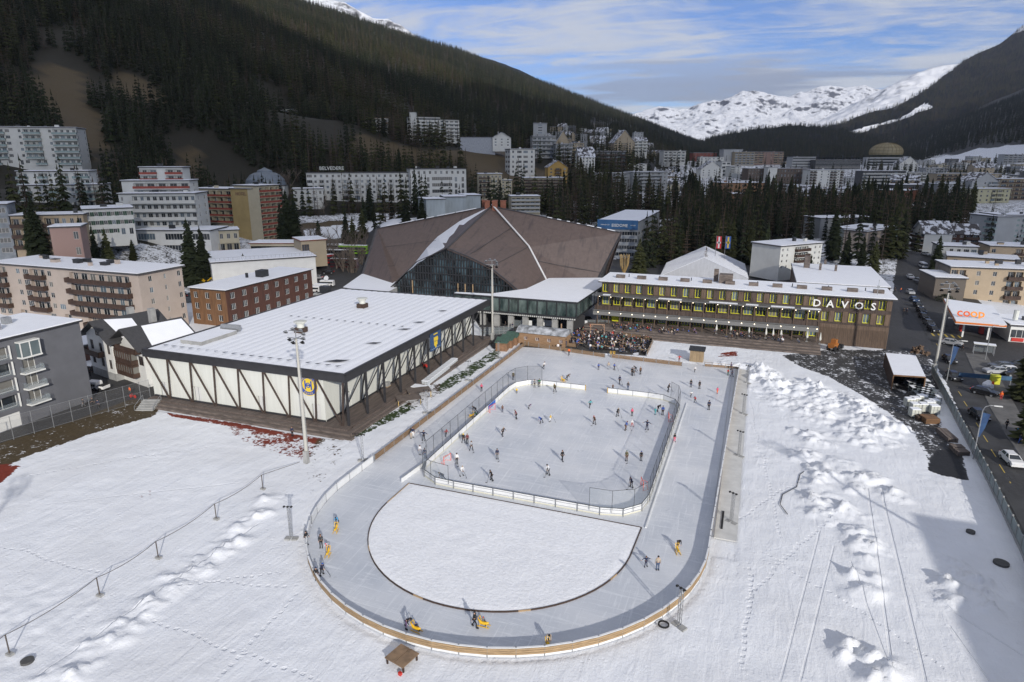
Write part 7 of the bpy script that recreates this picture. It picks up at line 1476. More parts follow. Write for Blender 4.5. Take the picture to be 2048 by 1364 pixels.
SKATERS=[
(S6,503,543,'glide','white','black','brown',60,1.75,'skater in white top and black trousers alone on the far left ice',0),(S6,700,435,'walk','orange','black','brown',0,1.75,'skater in orange red jacket just inside the terrace fence',0),
(S6,933,548,'stand','blue','navy','navy',0,1.45,'small skater in blue, leftmost of the three at the far centre',0),(S6,1012,545,'stand','beige','lightgrey','brown',180,1.7,'skater in beige jacket, middle one of three at the far centre',0),(S6,1057,550,'walk','blue','black','brown',40,1.55,'skater in blue jacket with stick, rightmost of the three at the far centre',1),
(S6,1196,592,'stand','black','black','black',20,1.8,'tall skater all in black, left of the close group at the far centre',0),(S6,1211,596,'walk','grey','darkgrey','brown',-30,1.7,'skater in grey coat within the close group at the far centre',0),(S6,1226,562,'push','black','black','black',-60,1.7,'stooping skater in black behind the close group',0),(S6,1263,585,'stand','brown','black','blond',200,1.7,'skater in brown jacket right of the close group',0),
(S6,1099,658,'walk','navy','black','black',10,1.75,'dark skater with stick just outside the gap in the boards',1),(S6,1165,707,'stand','darkgrey','jeans','brown',170,1.7,'skater in grey top and jeans standing by the gap in the boards',0),(S6,1480,722,'stick','black','black','black',90,1.8,'player in black with stick beyond the far right net',1),
(S6,1692,568,'glide','white','darkgrey','white',30,1.3,'child in white with white helmet at the far right',0),(S6,1660,685,'stand','black','navy','brown',0,1.65,'dark skater, left of a pair near the far right corner',0),(S6,1727,698,'stand','black','black','black',10,1.7,'skater in black, right of a pair near the far right corner',0),
(S6,1868,737,'walk','pink','orange','brown',0,1.35,'child in pink jacket and orange trousers on the right straight',0),(S6,1662,765,'glide','white','darkgrey','teal',30,1.35,'child in white with teal helmet at the far right corner of the boards',0),(S6,1692,808,'glide','red','black','darkred',-40,1.35,'child in red by the start of the right straight',0),(S6,1801,865,'stand','navy','black','black',180,1.9,'tall adult in navy coat on the right straight',0),
(S6,1952,592,'stand','red','green','green',0,1.4,'child in red and green at the right railing',0),(S6,1983,603,'walk','navy','navy','brown',60,1.7,'adult in navy leaning on the right railing',0),(S6,1976,548,'stand','purple','black','black',-90,1.7,'person in purple grey at the far end of the right railing',0),
(S6,262,628,'stand','olive','black','white',0,1.75,'skater in olive coat and white hat behind the far left corner boards',0),(S6,430,687,'stand','grey','darkgrey','brown',0,1.7,'person in grey leaning at the far boards, left of two',0),(S6,467,683,'stand','green','black','darkgrey',0,1.75,'person in green at the far boards, right of two',0),(S6,590,722,'stick','olive','black','blond',-30,1.8,'player in olive jacket with stick near the far boards',1),
(S6,289,728,'sit','yellow','darkgrey','yellow',0,1.3,'child in yellow sitting on the ice at the far left corner',0),(S6,686,630,'push','black','black','brown',70,1.75,'adult in black pushing a yellow skating aid on the far ice',0),(S6,1046,708,'stand','brown','black','brown',0,1.2,'small person in brown behind the right far boards',0),(S6,12,718,'walk','pink','black','red',0,1.6,'skater in pink red jacket on the left straight',0),
(S6,177,882,'stand','brown','navy','brown',0,1.35,'child in brown near the far left goal',0),(S6,287,935,'stick','darkred','black','brown',-80,1.8,'player in dark red near the far left goal',0),(S6,387,857,'push','purple','grey','purple',50,1.3,'crouching child in purple grey on the hockey rink',0),(S6,866,850,'glide','teal','black','navy',20,1.7,'skater in dark teal top in the upper middle of the hockey rink',0),
(S6,481,972,'push','blue','black','blue',-40,1.75,'player in bright blue jacket bending forward',0),(S6,550,957,'stick','yellow','white','white',60,1.4,'child player in white and yellow beside the bending blue player',1),(S6,903,977,'stick','brown','darkgrey','red',-50,1.7,'player in brown with red helmet and stick in mid rink',1),(S6,1081,915,'stick','black','black','beige',30,1.75,'player in black and beige with stick right of mid rink',1),(S6,1197,912,'stand','pink','darkgrey','red',0,1.5,'player in pink red shirt right of mid rink',0),
(S6,1145,1024,'stick','blue','brown','darkred',60,1.75,'player in royal blue jacket at the right of the rink',1),(S6,1198,998,'stick','white','red','white',-20,1.4,'child in white and red kit with white helmet',0),(S6,1403,876,'push','black','black','black',20,1.85,'player in black bending down near the right net',0),(S6,1380,903,'stand','teal','teal','teal',0,1.35,'child in light teal overalls near the right net',0),(S6,1438,906,'stand','blue','black','navy',180,1.8,'adult in blue with dark backpack near the right net',0),
(S6,1315,1022,'arms','navy','navy','black',-30,1.8,'player in navy reaching out with a stick near the right side',1),(S6,1568,487,'arms','red','darkred','brown',180,1.6,'person in red at the wooden fence beside the small kiosk',0),(S6,614,395,'stand','white','white','brown',0,1.75,'person in white standing at the terrace fence',0),(S6,635,395,'stand','black','black','black',0,1.7,'person in black standing beside the one in white at the terrace fence',0),
(S1,680,305,'glide','black','black','beige',50,1.75,'skater in black with beige hat left of mid rink',0),(S1,420,347,'stick','black','black','yellow',0,1.75,'player in black with yellow hat, left of three by the left boards',0),(S1,445,352,'stand','darkred','black','brown',0,1.7,'player in dark red, middle of three by the left boards',0),(S1,471,398,'stick','lightgrey','black','brown',10,1.8,'player in pale grey hoodie, right of three by the left boards',1),
(S1,376,487,'stand','white','darkgrey','black',0,1.8,'player in white top and dark trousers by the near left goal',1),(S1,408,567,'stick','white','lightgrey','beige',30,1.8,'player all in white beside the near left goal',1),(S1,283,598,'push','navy','navy','olive',-60,1.8,'player in navy bending in the near left corner',1),(S1,642,455,'stand','navy','grey','black',0,1.75,'player in navy top and grey trousers in the lower left of the rink',1),(S1,607,597,'stick','black','black','black',-60,1.8,'player all in black with stick close to the near boards',1),
(S1,980,560,'stick','white','black','black',-50,1.85,'player in white top and black trousers with stick in lower mid rink',1),(S1,1072,468,'walk','black','black','brown',30,1.8,'skater in black just above the white topped player',0),(S1,1496,467,'stand','olive','brown','green',-20,1.7,'player in olive camouflage jacket at the lower right of the rink',1),(S1,1592,466,'stand','black','darkgrey','blue',0,1.6,'skater in black with blue hat at the lower right of the rink',0),(S1,1529,642,'stick','navy','black','navy',-60,1.75,'player in navy beside the goal in the lower right corner',1),
(S1,158,333,'arms','navy','darkgrey','brown',-20,1.8,'skater in navy with arms spread on the left straight',1),(S1,305,308,'glide','red','darkgrey','red',30,1.4,'child in red skating along the left net',0),(S1,133,427,'stand','white','lightgrey','brown',0,1.65,'woman in white on the left straight beside the one in a dark jacket',0),(S1,165,449,'stand','navy','jeans','black',0,1.7,'person in dark jacket and jeans on the left straight',0),(S1,86,312,'stand','navy','white','brown',0,1.8,'person in dark jacket and white trousers leaning on the left wooden fence',0),(S1,74,320,'stand','beige','beige','skyblue',0,1.2,'small child in beige with blue hat at the left wooden fence',0),
(S1,499,152,'push','black','black','black',-70,1.8,'adult in black pushing a yellow aid on the left straight',0),(S1,508,182,'push','green','darkgrey','green',-60,1.4,'child in green bending beside the yellow aid on the left straight',0),(S1,1813,342,'stand','black','pink','black',0,1.5,'person in black top and pink trousers by the white kerb of the right straight',0),
(S2_,322,472,'push','skyblue','black','darkgrey',0,1.5,'child in sky blue jacket pushing a yellow aid in the left bend',0),(S2_,233,606,'stand','darkgrey','black','brown',10,1.8,'adult in dark grey jacket in the left bend',0),(S2_,266,614,'push','white','pink','pink',0,1.25,'small child in white with pink helmet pushing a yellow aid',0),(S2_,150,584,'walk','black','darkgrey','black',60,1.75,'person in black leaning on the barrier of the left bend',0),(S2_,207,792,'stand','black','black','navy',180,1.7,'person in black with rucksack at the left bend beside a bending player',0),(S2_,236,760,'stick','navy','black','blue',60,1.65,'bending player in dark blue with stick in the left bend',1),
(S2_,716,1064,'push','black','purple','black',55,1.85,'adult in black bending over a yellow aid at the bottom of the bend, left',0),(S2_,768,1066,'sit','navy','red','blue',60,1.15,'child with blue helmet sitting on the left yellow aid',0),(S2_,1097,1055,'walk','black','black','black',70,1.85,'adult in black walking behind a yellow aid at the bottom of the bend',0),(S2_,1146,1036,'sit','grey','navy','red',60,1.15,'child with red helmet sitting on the middle yellow aid',0),
(S3,463,908,'push','beige','white','black',10,1.7,'person in beige bending over a yellow aid at the lowest part of the bend',0),(S3,1352,260,'push','black','black','black',0,1.75,'person in black bending over a yellow aid in the right bend',0),(S3,1132,387,'arms','navy','navy','brown',10,1.4,'child in navy with arms spread in the right bend',0),(S3,1212,411,'stand','beige','jeans','black',180,1.85,'man in grey beige jacket and jeans seen from behind in the right bend',0),
]
N_=(0,0,1)
WALK=[(585,873,'navy','black','brown','person in dark blue standing on the red track before the training hall','stand'),(168,815,'darkgrey','grey','black','person in grey by the wire fence of the left car lot','walk'),(186,813,'black','black','brown','tall person in black in the group by the left wire fence','walk'),(197,817,'navy','black','black','person in navy at the right of the group by the left wire fence','walk'),(261,790,'orange','darkgrey','brown','person in orange brown beside a red bicycle near the stairs','stand'),(172,745,'black','black','black','dark dressed person on the lane by the chalet fence','walk'),(181,752,'darkgrey','black','brown','second dark dressed person on the lane by the chalet fence','walk'),(189,742,'navy','navy','black','person in navy by the chalet garden fence','walk'),
(2012,858,'black','black','black','pedestrian in black on the right pavement','walk'),(2032,877,'teal','navy','skyblue','pedestrian in turquoise jacket on the right pavement','walk'),(2039,888,'navy','blue','black','pedestrian in dark blue next to the turquoise jacket','walk'),(1984,777,'orange','orange','yellow','road worker in bright orange by the yellow sign','stand'),(2001,800,'orange','red','orange','road worker in orange at the right edge of the street','stand'),(1801,587,'orange','navy','black','steward in an orange vest on the road behind the hotel','stand'),(1789,587,'black','black','brown','person in black left of the steward in the orange vest','walk'),(1807,627,'black','black','black','left one of two dark pedestrians on the road beside the hotel','walk'),(1813,628,'navy','black','brown','right one of two dark pedestrians on the road beside the hotel','walk'),(1924,702,'black','black','black','person in black near the traffic island of the petrol station','walk'),(1180,661,'orange','orange','orange','worker in bright orange behind the wooden cabin','stand'),(1011,655,'darkgrey','black','black','person in grey on the paved yard in front of the gallery','walk'),(1025,658,'navy','black','black','person in navy on the paved yard in front of the gallery','walk')]
def people():
 for sh,x,y,po,ja,tr,ha,rz,h,lb,sk in SKATERS:
  px,py=zc((x,y),*sh);o=person(G(px,py,.06),po,ja,tr,ha,lb,R(rz)+YAW,h)
  if sk:stick(o,R(rz)+YAW,' '.join(('hockey stick of the '+lb.split(' with ')[0]).split()[:15]))
 for px,py,ja,tr,ha,lb,po in WALK:p=G(px,py);person((p.x,p.y,max(0,hz(p.x,p.y))+.03),po,ja,tr,ha,lb,random.uniform(0,6.28),1.75,skates=False)
 r=random.Random(77);used=[]
 A_=[([(700,372),(700,300),(810,262),(990,262),(1040,285),(1345,325),(1335,345),(1300,425),(860,400),(800,385)],170,.06,'stand','fenced terrace beside the rink',.06),([(375,330),(660,345),(690,372),(560,352),(370,338)],26,.06,'sit','benches along the wooden cabin',.06),([(1040,215),(1180,215),(1330,235),(1500,250),(1700,262),(1700,280),(1300,262),(1040,240)],44,.0,'sit','steps of the hotel terrace',.9),([(1800,262),(2040,285),(2500,330),(2520,345),(2040,310),(1800,285)],22,0,'sit','parasol terrace',1.36)]
 cj=['black']*6+['navy']*3+['darkgrey']*3+['white','lightgrey','beige','red','blue','olive','brown','olive','teal','brown','grey','grey','black','purple']
 W_={'black':'black','navy':'navy blue','darkgrey':'dark grey','lightgrey':'pale grey','limegreen':'lime green'}
 for poly,n,z,po,where,zz in A_:
  k=0;tries=0
  while k<n and tries<4000:
   tries+=1;x=r.uniform(min(p[0] for p in poly),max(p[0] for p in poly));y=r.uniform(min(p[1] for p in poly),max(p[1] for p in poly))
   if not inpoly([x],[y],poly)[0]:continue
   p=G(*zc((x,y),*S6),zz)
   if any((p.x-a)**2+(p.y-b)**2<.42 for a,b in used):continue
   used.append((p.x,p.y));k+=1;ja=r.choice(cj);pp='sit' if(po=='sit' and r.random()<.8) or(po=='stand' and r.random()<.35) else r.choice(('stand','stand','walk'))
   hc=r.choice(('brown','black','blond','black','darkgrey','white','red'));person((p.x,p.y,zz),pp,ja,r.choice(('black','black','navy','jeans','darkgrey')),hc,f"{'seated' if pp == 'sit' else 'standing'} guest in {W_.get(ja, ja)} jacket with {dict(brown='brown hair', blond='blond hair', darkgrey='grey hair', black='black hat', white='white hat', red='red hat')[hc]} on the {where}",r.uniform(0,6.28),r.uniform(1.6,1.82),'guests on the '+where,False)
 for i in range(18):
  px,py=r.uniform(700,1290),0;f=(px-700)/590;py=r.uniform(300+f*40,385+f*30);p=G(*zc((px,py),*S6),.06);t_=thing('beer_table','narrow wooden table set among the guests on the fenced terrace','table',p,r.uniform(-.3,.3),'tables on the fenced terrace');q=MB();q.box(-1.1,1.1,-.28,.28,.72,.77);q.build('table_top',WOOD,t_)
  for xx in(-.9,.9):q=MB();q.box(xx-.03,xx+.03,-.25,.25,0,.72);q.build('leg',DSTEEL,t_)
 aid()
def aid():
 base=thing('skating_aid','yellow seal shaped skating aid','skating aid',(0,0,0));q=MB()
 q.tube([(0,-.55,.52),(0,-.40,.45),(0,-.1,.34),(0,.25,.32),(0,.5,.55),(0,.62,.72)],[.06,.12,.17,.16,.09,.04],8);q.build('body',YEL,base,smooth=True)
 for x in(-.24,.24):q=MB();q.bar((x,-.65,.06),(x,.6,.06),.05,.05);q.bar((x,-.4,.06),(x*.4,-.35,.34),.04);q.bar((x,.4,.06),(x*.4,.3,.3),.04);q.build('runner',YEL,base)
 q=MB();q.bar((-.25,.5,.95),(.25,.5,.95),.05);q.bar((-.2,.3,.4),(-.22,.5,.95),.05);q.bar((.2,.3,.4),(.22,.5,.95),.05);q.build('handle',YEL,base)
 L_=[(S6,655,640,60,'yellow skating aid with a small child on the far ice'),(S1,473,178,-50,'yellow skating aid on the left straight by the net'),(S2_,315,514,0,'yellow skating aid pushed by the child in sky blue'),(S2_,270,650,0,'yellow skating aid pushed by the child with a pink helmet'),(S2_,768,1076,60,'yellow skating aid carrying a child with a blue helmet'),(S2_,1148,1048,70,'yellow skating aid carrying a child with a red helmet'),(S3,467,946,10,'yellow skating aid at the lowest part of the bend'),(S3,1350,290,0,'yellow skating aid in the right bend'),(S6,1033,438,0,'yellow skating aid parked at the terrace fence, left one'),(S6,1057,440,0,'yellow skating aid parked at the terrace fence, right one')]
 for i,(sh,x,y,a,lb) in enumerate(L_):
  p=G(*zc((x,y),*sh),.06)
  if i==0:base.location=p;base.rotation_euler=(0,0,R(a));base['label']=lb
  else:copy_tree(base,p,R(a)+YAW,lb)
# ---------------- street and vehicles ----------------
ROADM=mat('road_asphalt',(.052,.053,.056),.8,.22,.25,.15,spec=.3);YM=mat('yellow_marking',(.45,.33,.06),.7);LT=mat('tail_light',(.45,.01,.01),.3,emit=.6);HLT=mat('headlight',(.6,.62,.65),.2)
def street():
 Lf=[(28,40),(32.5,70),(34.6,86),(36.2,105),(39.2,142),(40.6,160.5),(44.5,186),(48,245),(51,286),(57,315),(74,376),(84,420)];Rt=[(36,40),(40,70),(41,90),(42,116),(44,138),(49.8,180),(53.5,215),(55.5,245),(58,286),(64,312),(82,374),(91,416)]
 q=MB()
 for i in range(len(Lf)-1):q.quad((*Lf[i],.035),(*Rt[i],.035),(*Rt[i+1],.035),(*Lf[i+1],.035))
 tag(q.build('road',ROADM),'dark wet street running past the rink fence',None,None,'structure')
 q=MB()
 for a,b in zip([p for p in Rt[:6]][:-1],Rt[1:6]):q.quad((a[0]+.15,a[1],.14),(a[0]+4.5,a[1],.14),(b[0]+4.5,b[1],.14),(b[0]+.15,b[1],.14));q.quad((a[0],a[1],.0),(a[0]+.15,a[1],.14),(b[0]+.15,b[1],.14),(b[0],b[1],.0))
 tag(q.build('pavement',mat('pavement_grey',(.12,.118,.115),.85,.2,.6)),'grey pavement with kerb on the far side of the street',None,None,'structure')
 q=MB()
 for px,py in((1911,770),(1919,787),(1930,807),(1940,826),(1955,851),(1970,877),(1986,906),(2003,937),(2024,972),(1898,740),(1886,712),(1874,690)):
  p=G(px,py,.042);q.hexa([(p.x-.07-.25*0,p.y-1.5,.04),(p.x+.07,p.y-1.5,.04),(p.x+.07+.15,p.y+1.5,.04),(p.x-.07+.15,p.y+1.5,.04),(p.x-.07,p.y-1.5,.045),(p.x+.07,p.y-1.5,.045),(p.x+.22,p.y+1.5,.045),(p.x+.08,p.y+1.5,.045)])
 for y0 in(196,253):
  for k in range(5):x=46.5+k*1.5+(y0-196)*.05;q.box(x,x+.5,y0,y0+3,.04,.046)
 tag(q.build('road_markings',YM),'yellow dashes and crossings painted on the street',None,None,'structure')
 t_=thing('street_fence','fence of grey posts and pale panels between the snowy field and the street','fence',(0,0,0));P_=polyline_pts([(27.0,50),(33.0,84.5),(34.8,105),(37.4,141),(38.8,160)],2.6)
 for a,b in zip(P_[:-1],P_[1:]):q=MB();q.bar((*a,1.15),(*b,1.15),.06,1.5,0);q.bar((*a,.2),(*b,.2),.2,.5,1);q.build('panel',[mat('mossy_glass',(.15,.19,.18),.3,.2,.7),CONC],t_)
 for a in P_:q=MB();q.box(a[0]-.09,a[0]+.09,a[1]-.09,a[1]+.09,0,2.05);q.build('post',CONC,t_)
def car_proto(kind='car'):
 base=thing('parked_car','car','car',(0,0,0));L_,Wd=(4.5,1.85);q=MB()
 prof=[(-2.25,.35),(-2.25,.85),(-1.95,1.0),(-.95,1.06),(1.7,1.08),(2.2,.98),(2.25,.4)]
 for sgn in(1,):
  n=len(prof);A_=[(x,-Wd/2,z) for x,z in prof];B_=[(x,Wd/2,z) for x,z in prof];q.poly(A_[::-1]);q.poly(B_)
  for i in range(n):j=(i+1)%n;q.quad(A_[i],A_[j],B_[j],B_[i])
 q.hexa([(-.35,-.66,1.50),(1.55,-.66,1.50),(1.55,.66,1.50),(-.35,.66,1.50),(-.25,-.6,1.56),(1.45,-.6,1.56),(1.45,.6,1.56),(-.25,.6,1.56)])
 for x0_,x1_,xt0,xt1 in((-1.05,-.95,-.38,-.28),(.28,.38,.35,.45),(1.75,1.95,1.45,1.58)):
  for s_ in(-1,1):q.bar((x0_,s_*.86,1.05),(xt0,s_*.66,1.5),.08)
 bd=q.build('body',mat('car_paint',(.3,.3,.3),.25,spec=.7),base)
 q=MB();q.hexa([(-1.0,-.84,1.05),(1.95,-.84,1.05),(1.95,.84,1.05),(-1.0,.84,1.05),(-.33,-.65,1.5),(1.52,-.65,1.5),(1.52,.65,1.5),(-.33,.65,1.5)]);q.build('windows',GLASS,base)
 q=MB();q.box(-1.95,2.0,-.9,.9,.2,.36);q.build('sill',BLACK,base)
 for x in(-1.4,1.4):
  for y in(-.88,.88):
   wh=put(None,'wheel',base,(x,y,.34));q=MB();q.tube([(0,-.1,0),(0,.1,0)],.34,14);q.build('tyre',BLACK,wh);q=MB();q.tube([(0,-.115,0),(0,.115,0)],.2,10);q.build('rim',STEEL,wh)
 for y in(-.68,.68):q=MB();q.box(-2.28,-2.2,y-.2,y+.2,.68,.84);q.build('headlight',HLT,base);q=MB();q.box(2.2,2.29,y-.2,y+.2,.78,.96);q.build('tail_light',LT,base)
 return base
def paint(c):return mat('paint_'+c,{'silver':(.38,.39,.40),'black':(.012,.012,.014),'white':(.72,.72,.71),'blue':(.02,.05,.12),'grey':(.10,.105,.11),'red':(.3,.02,.02),'yellow':(.6,.36,.02),'darkred':(.08,.015,.02),'green':(.2,.4,.03)}[c],.25,spec=.7)
def vehicles():
 base=car_proto();up=math.pi/2;first=[True]
 L_=[(2022,926,96,'white','white car driving at the right edge of the street',1.0),(1968,789,150,'black','dark estate car turning out beside the road workers',1.0),(1957,836,100,'black','black car seen from behind next to the second street lamp',1.0),(1907,758,98,'black','dark car with red tail lights below the blue street banner',1.0),(1898,724,96,'black','black car beside the blue flag of the first street lamp',1.0),(1903,690,150,'silver','silver estate car leaving the petrol station',1.0),
 (1820,589,95,'silver','silver car at the front of the queue beside the hotel',1),(1828,603,96,'blue','dark blue car in the queue behind the silver one',1),(1836,614,96,'black','black car in the queue, third from its far end',1),(1842,625,97,'black','black car in the queue, fourth from its far end',1),(1847,637,98,'black','black car in the queue showing a red tail light',1),(1857,650,98,'grey','grey car in the queue, second from its near end',1),(1866,663,100,'black','dark car at the near end of the queue',1),
 (1820,558,95,'white','white car parked right of the road bend',1),(1838,564,120,'silver','silver car parked in front of the small garage',1),(1848,577,95,'black','black car parked right of the small garage',1),(1848,530,120,'white','snow covered white car parked below the narrow chalet',1),(2000,737,15,'grey','grey car in the right car park, farthest of the group',1),(1990,747,15,'silver','snow dusted silver car in the right car park',1),(2012,745,15,'white','snow covered car at the right of the car park',1),(2035,735,15,'black','dark car at the far right of the car park',1),
 (360,582,110,'silver','silver car in the snowy lot between the pink house and the amber block, first row',1),(372,577,110,'black','black car beside the silver one in the snowy lot',1),(362,598,30,'black','dark car behind the grey wall of the snowy lot, left one',1),(380,597,30,'grey','grey car behind the grey wall of the snowy lot, middle one',1),(397,597,30,'silver','snow covered car behind the grey wall of the snowy lot, right one',1),(428,592,10,'grey','grey car parked near the corner of the amber block',1),(443,588,10,'silver','silver car closest to the corner of the amber block',1),(350,600,80,'silver','pale car at the left end of the snowy lot',1),
 (634,565,15,'silver','silver car parked in front of the dark buses',1),(617,569,15,'grey','grey car parked behind the corner of the amber block',1),(657,558,30,'black','black car parked between buses and white vans',1),(291,755,30,'silver','snow covered car beside the chalet garden fence',1),(640,592,20,'silver','small silver car behind the training hall roof',1),(2030,752,10,'black','black car at the near right of the car park',1)]
 for px,py,a,c,lb,s_ in L_:
  p=G(px,py,.04);z_=max(.04,hz(p.x,p.y)+.02)
  o=base if first[0] else copy_tree(base,None,None,lb)
  if first[0]:[KIDS.setdefault(base.name,[(k,list(k.children)) for k in base.children])];first[0]=False
  o.location=(p.x,p.y,z_);o.rotation_euler=(0,0,R(a)+0);o['label']=lb;o['category']='car'
  for k in o.children:
   if k.name.startswith('body'):k.material_slots[0].link='OBJECT';k.material_slots[0].material=paint(c)
 def boxv(name,lb,cat,px,py,rz,L2,W2,H2,c,band=True,low=None,z0=.45,dbl=False):
  p=G(px,py);z_=max(0,hz(p.x,p.y));t_=thing(name,lb,cat,(p.x,p.y,z_),R(rz));q=MB();q.hexa([(-L2/2,-W2/2,z0),(L2/2,-W2/2,z0),(L2/2,W2/2,z0),(-L2/2,W2/2,z0),(-L2/2+.15,-W2/2+.08,H2),(L2/2-.1,-W2/2+.08,H2),(L2/2-.1,W2/2-.08,H2),(-L2/2+.15,W2/2-.08,H2)]);q.build('body',paint(c),t_)
  if low:q=MB();q.box(-L2/2-.02,L2/2+.02,-W2/2-.02,W2/2+.02,z0,z0+.7);q.build('skirt',paint(low),t_)
  for zz in((H2*.55,H2*.82),)+(((H2*.28,H2*.45),) if dbl else()):q=MB();q.box(-L2/2-.03,L2/2-.3,-W2/2-.02,W2/2+.02,zz[0],zz[1]);q.build('window_band',GLASS,t_)
  q=MB();q.box(-L2/2+.2,L2/2-.2,-W2/2+.2,W2/2-.2,H2+.003,H2+.12);q.build('roof_snow',SNOWR,t_)
  for x in(-L2*.33,L2*.33):
   for y in(-W2/2+.12,W2/2-.12):q=MB();q.tube([(x,y-.14,.46),(x,y+.14,.46)],.46 if L2>7 else .34,12);q.build('wheel',BLACK,t_)
  return t_
 for a in((600,548,14,13,3.7,'black','long black coach with pale lettering in front of the white flat hall'),(646,548,60,10,3.8,'red','red and white coach standing among dark buses'),(672,540,14,12,4.0,'black','black double decker coach behind the dark red one'),(690,550,12,11,3.8,'darkred','dark red double decker coach nearest to the stadium'),(708,530,14,13,4.0,'green','black and lime green double decker coach'),(674,528,14,7,3.0,'white','white minibus behind the coaches'),(726,509,12,12,3.6,'black','dark coach farthest back beside the stadium roof'),(278,478,0,11,3.2,'green','green and white bus on the hillside road below the shuttered house')):
  boxv('coach',a[6],'bus',a[0],a[1],a[2],a[3],2.5,a[4],a[5],dbl=a[4]>3.7)
 for a in((627,584,10,'white','white van left of the satellite truck'),(643,580,10,'white','second white van beside the satellite truck'),(655,574,15,'white','white satellite truck with a dish behind the training hall'),(430,578,15,'white','white van in the snowy lot by the big spruces'),(450,572,40,'grey','grey van in the snowy lot behind the amber block'),(1843,548,95,'white','white van on the road side near the garage')):boxv('van',a[4],'van',a[0],a[1],a[2],5.2,1.9,2.1,a[3],z0=.35)
 p=G(655,574);q=MB();q.tube([(p.x,p.y,2.2),(p.x,p.y-.3,3.2),(p.x,p.y-.5,3.3)],[.1,.9,1.0],12);tag(q.build('satellite_dish',WHITE),'white satellite dish on the truck roof','satellite dish')
 t_=boxv('pickup_truck','white pickup truck in the lot between grey flats and chalet','pickup',190,779,8,2.6,1.85,1.75,'white',z0=.5);q=MB();q.box(-2.6,-1.25,-.92,.92,.5,1.05);q.build('bonnet',paint('white'),t_);q=MB();q.box(1.25,2.9,-.92,.92,.5,1.12,0,1);q.build('load_bed',[paint('white'),BLACK],t_)
 for x in(-1.9,2.1):
  for y in(-.85,.85):q=MB();q.tube([(x,y-.12,.4),(x,y+.12,.4)],.4,12);q.build('wheel',BLACK,t_)
 p=G(409,580);t_=thing('excavator','yellow excavator under the two dark spruces','excavator',(p.x,p.y,max(0,hz(p.x,p.y))));Y_=paint('yellow')
 for y in(-.9,.9):q=MB();q.box(-1.8,1.8,y-.3,y+.3,0,.8);q.build('track',BLACK,t_)
 q=MB();q.box(-1.9,1.2,-1.1,1.1,.9,1.9);q.box(-.4,1.2,-1.1,.1,1.9,2.9);q.build('cab',Y_,t_);q=MB();q.bar((1.2,.3,1.6),(3.6,.3,3.2),.4);q.bar((3.6,.3,3.2),(5.2,.3,1.6),.35);q.box(4.8,5.8,-.2,.8,.6,1.6);q.build('arm',Y_,t_)
 p=G(1666,700);t_=thing('wheel_loader','orange brown wheel loader parked at the right corner of the terrace','loader',p,R(60));q=MB();q.box(-1.4,1.0,-.8,.8,.7,1.7);q.box(-.4,.7,-.6,.6,1.7,2.7);q.build('body',mat('loader_orange',(.35,.13,.03),.5),t_);q=MB();q.bar((1.0,0,1.2),(2.6,0,.6),.3);q.box(2.4,3.2,-1.1,1.1,.1,1.1);q.build('bucket',DSTEEL,t_)
 for x in(-.9,1.0):
  for y in(-.8,.8):q=MB();q.tube([(x,y-.2,.65),(x,y+.2,.65)],.65,12);q.build('wheel',BLACK,t_)
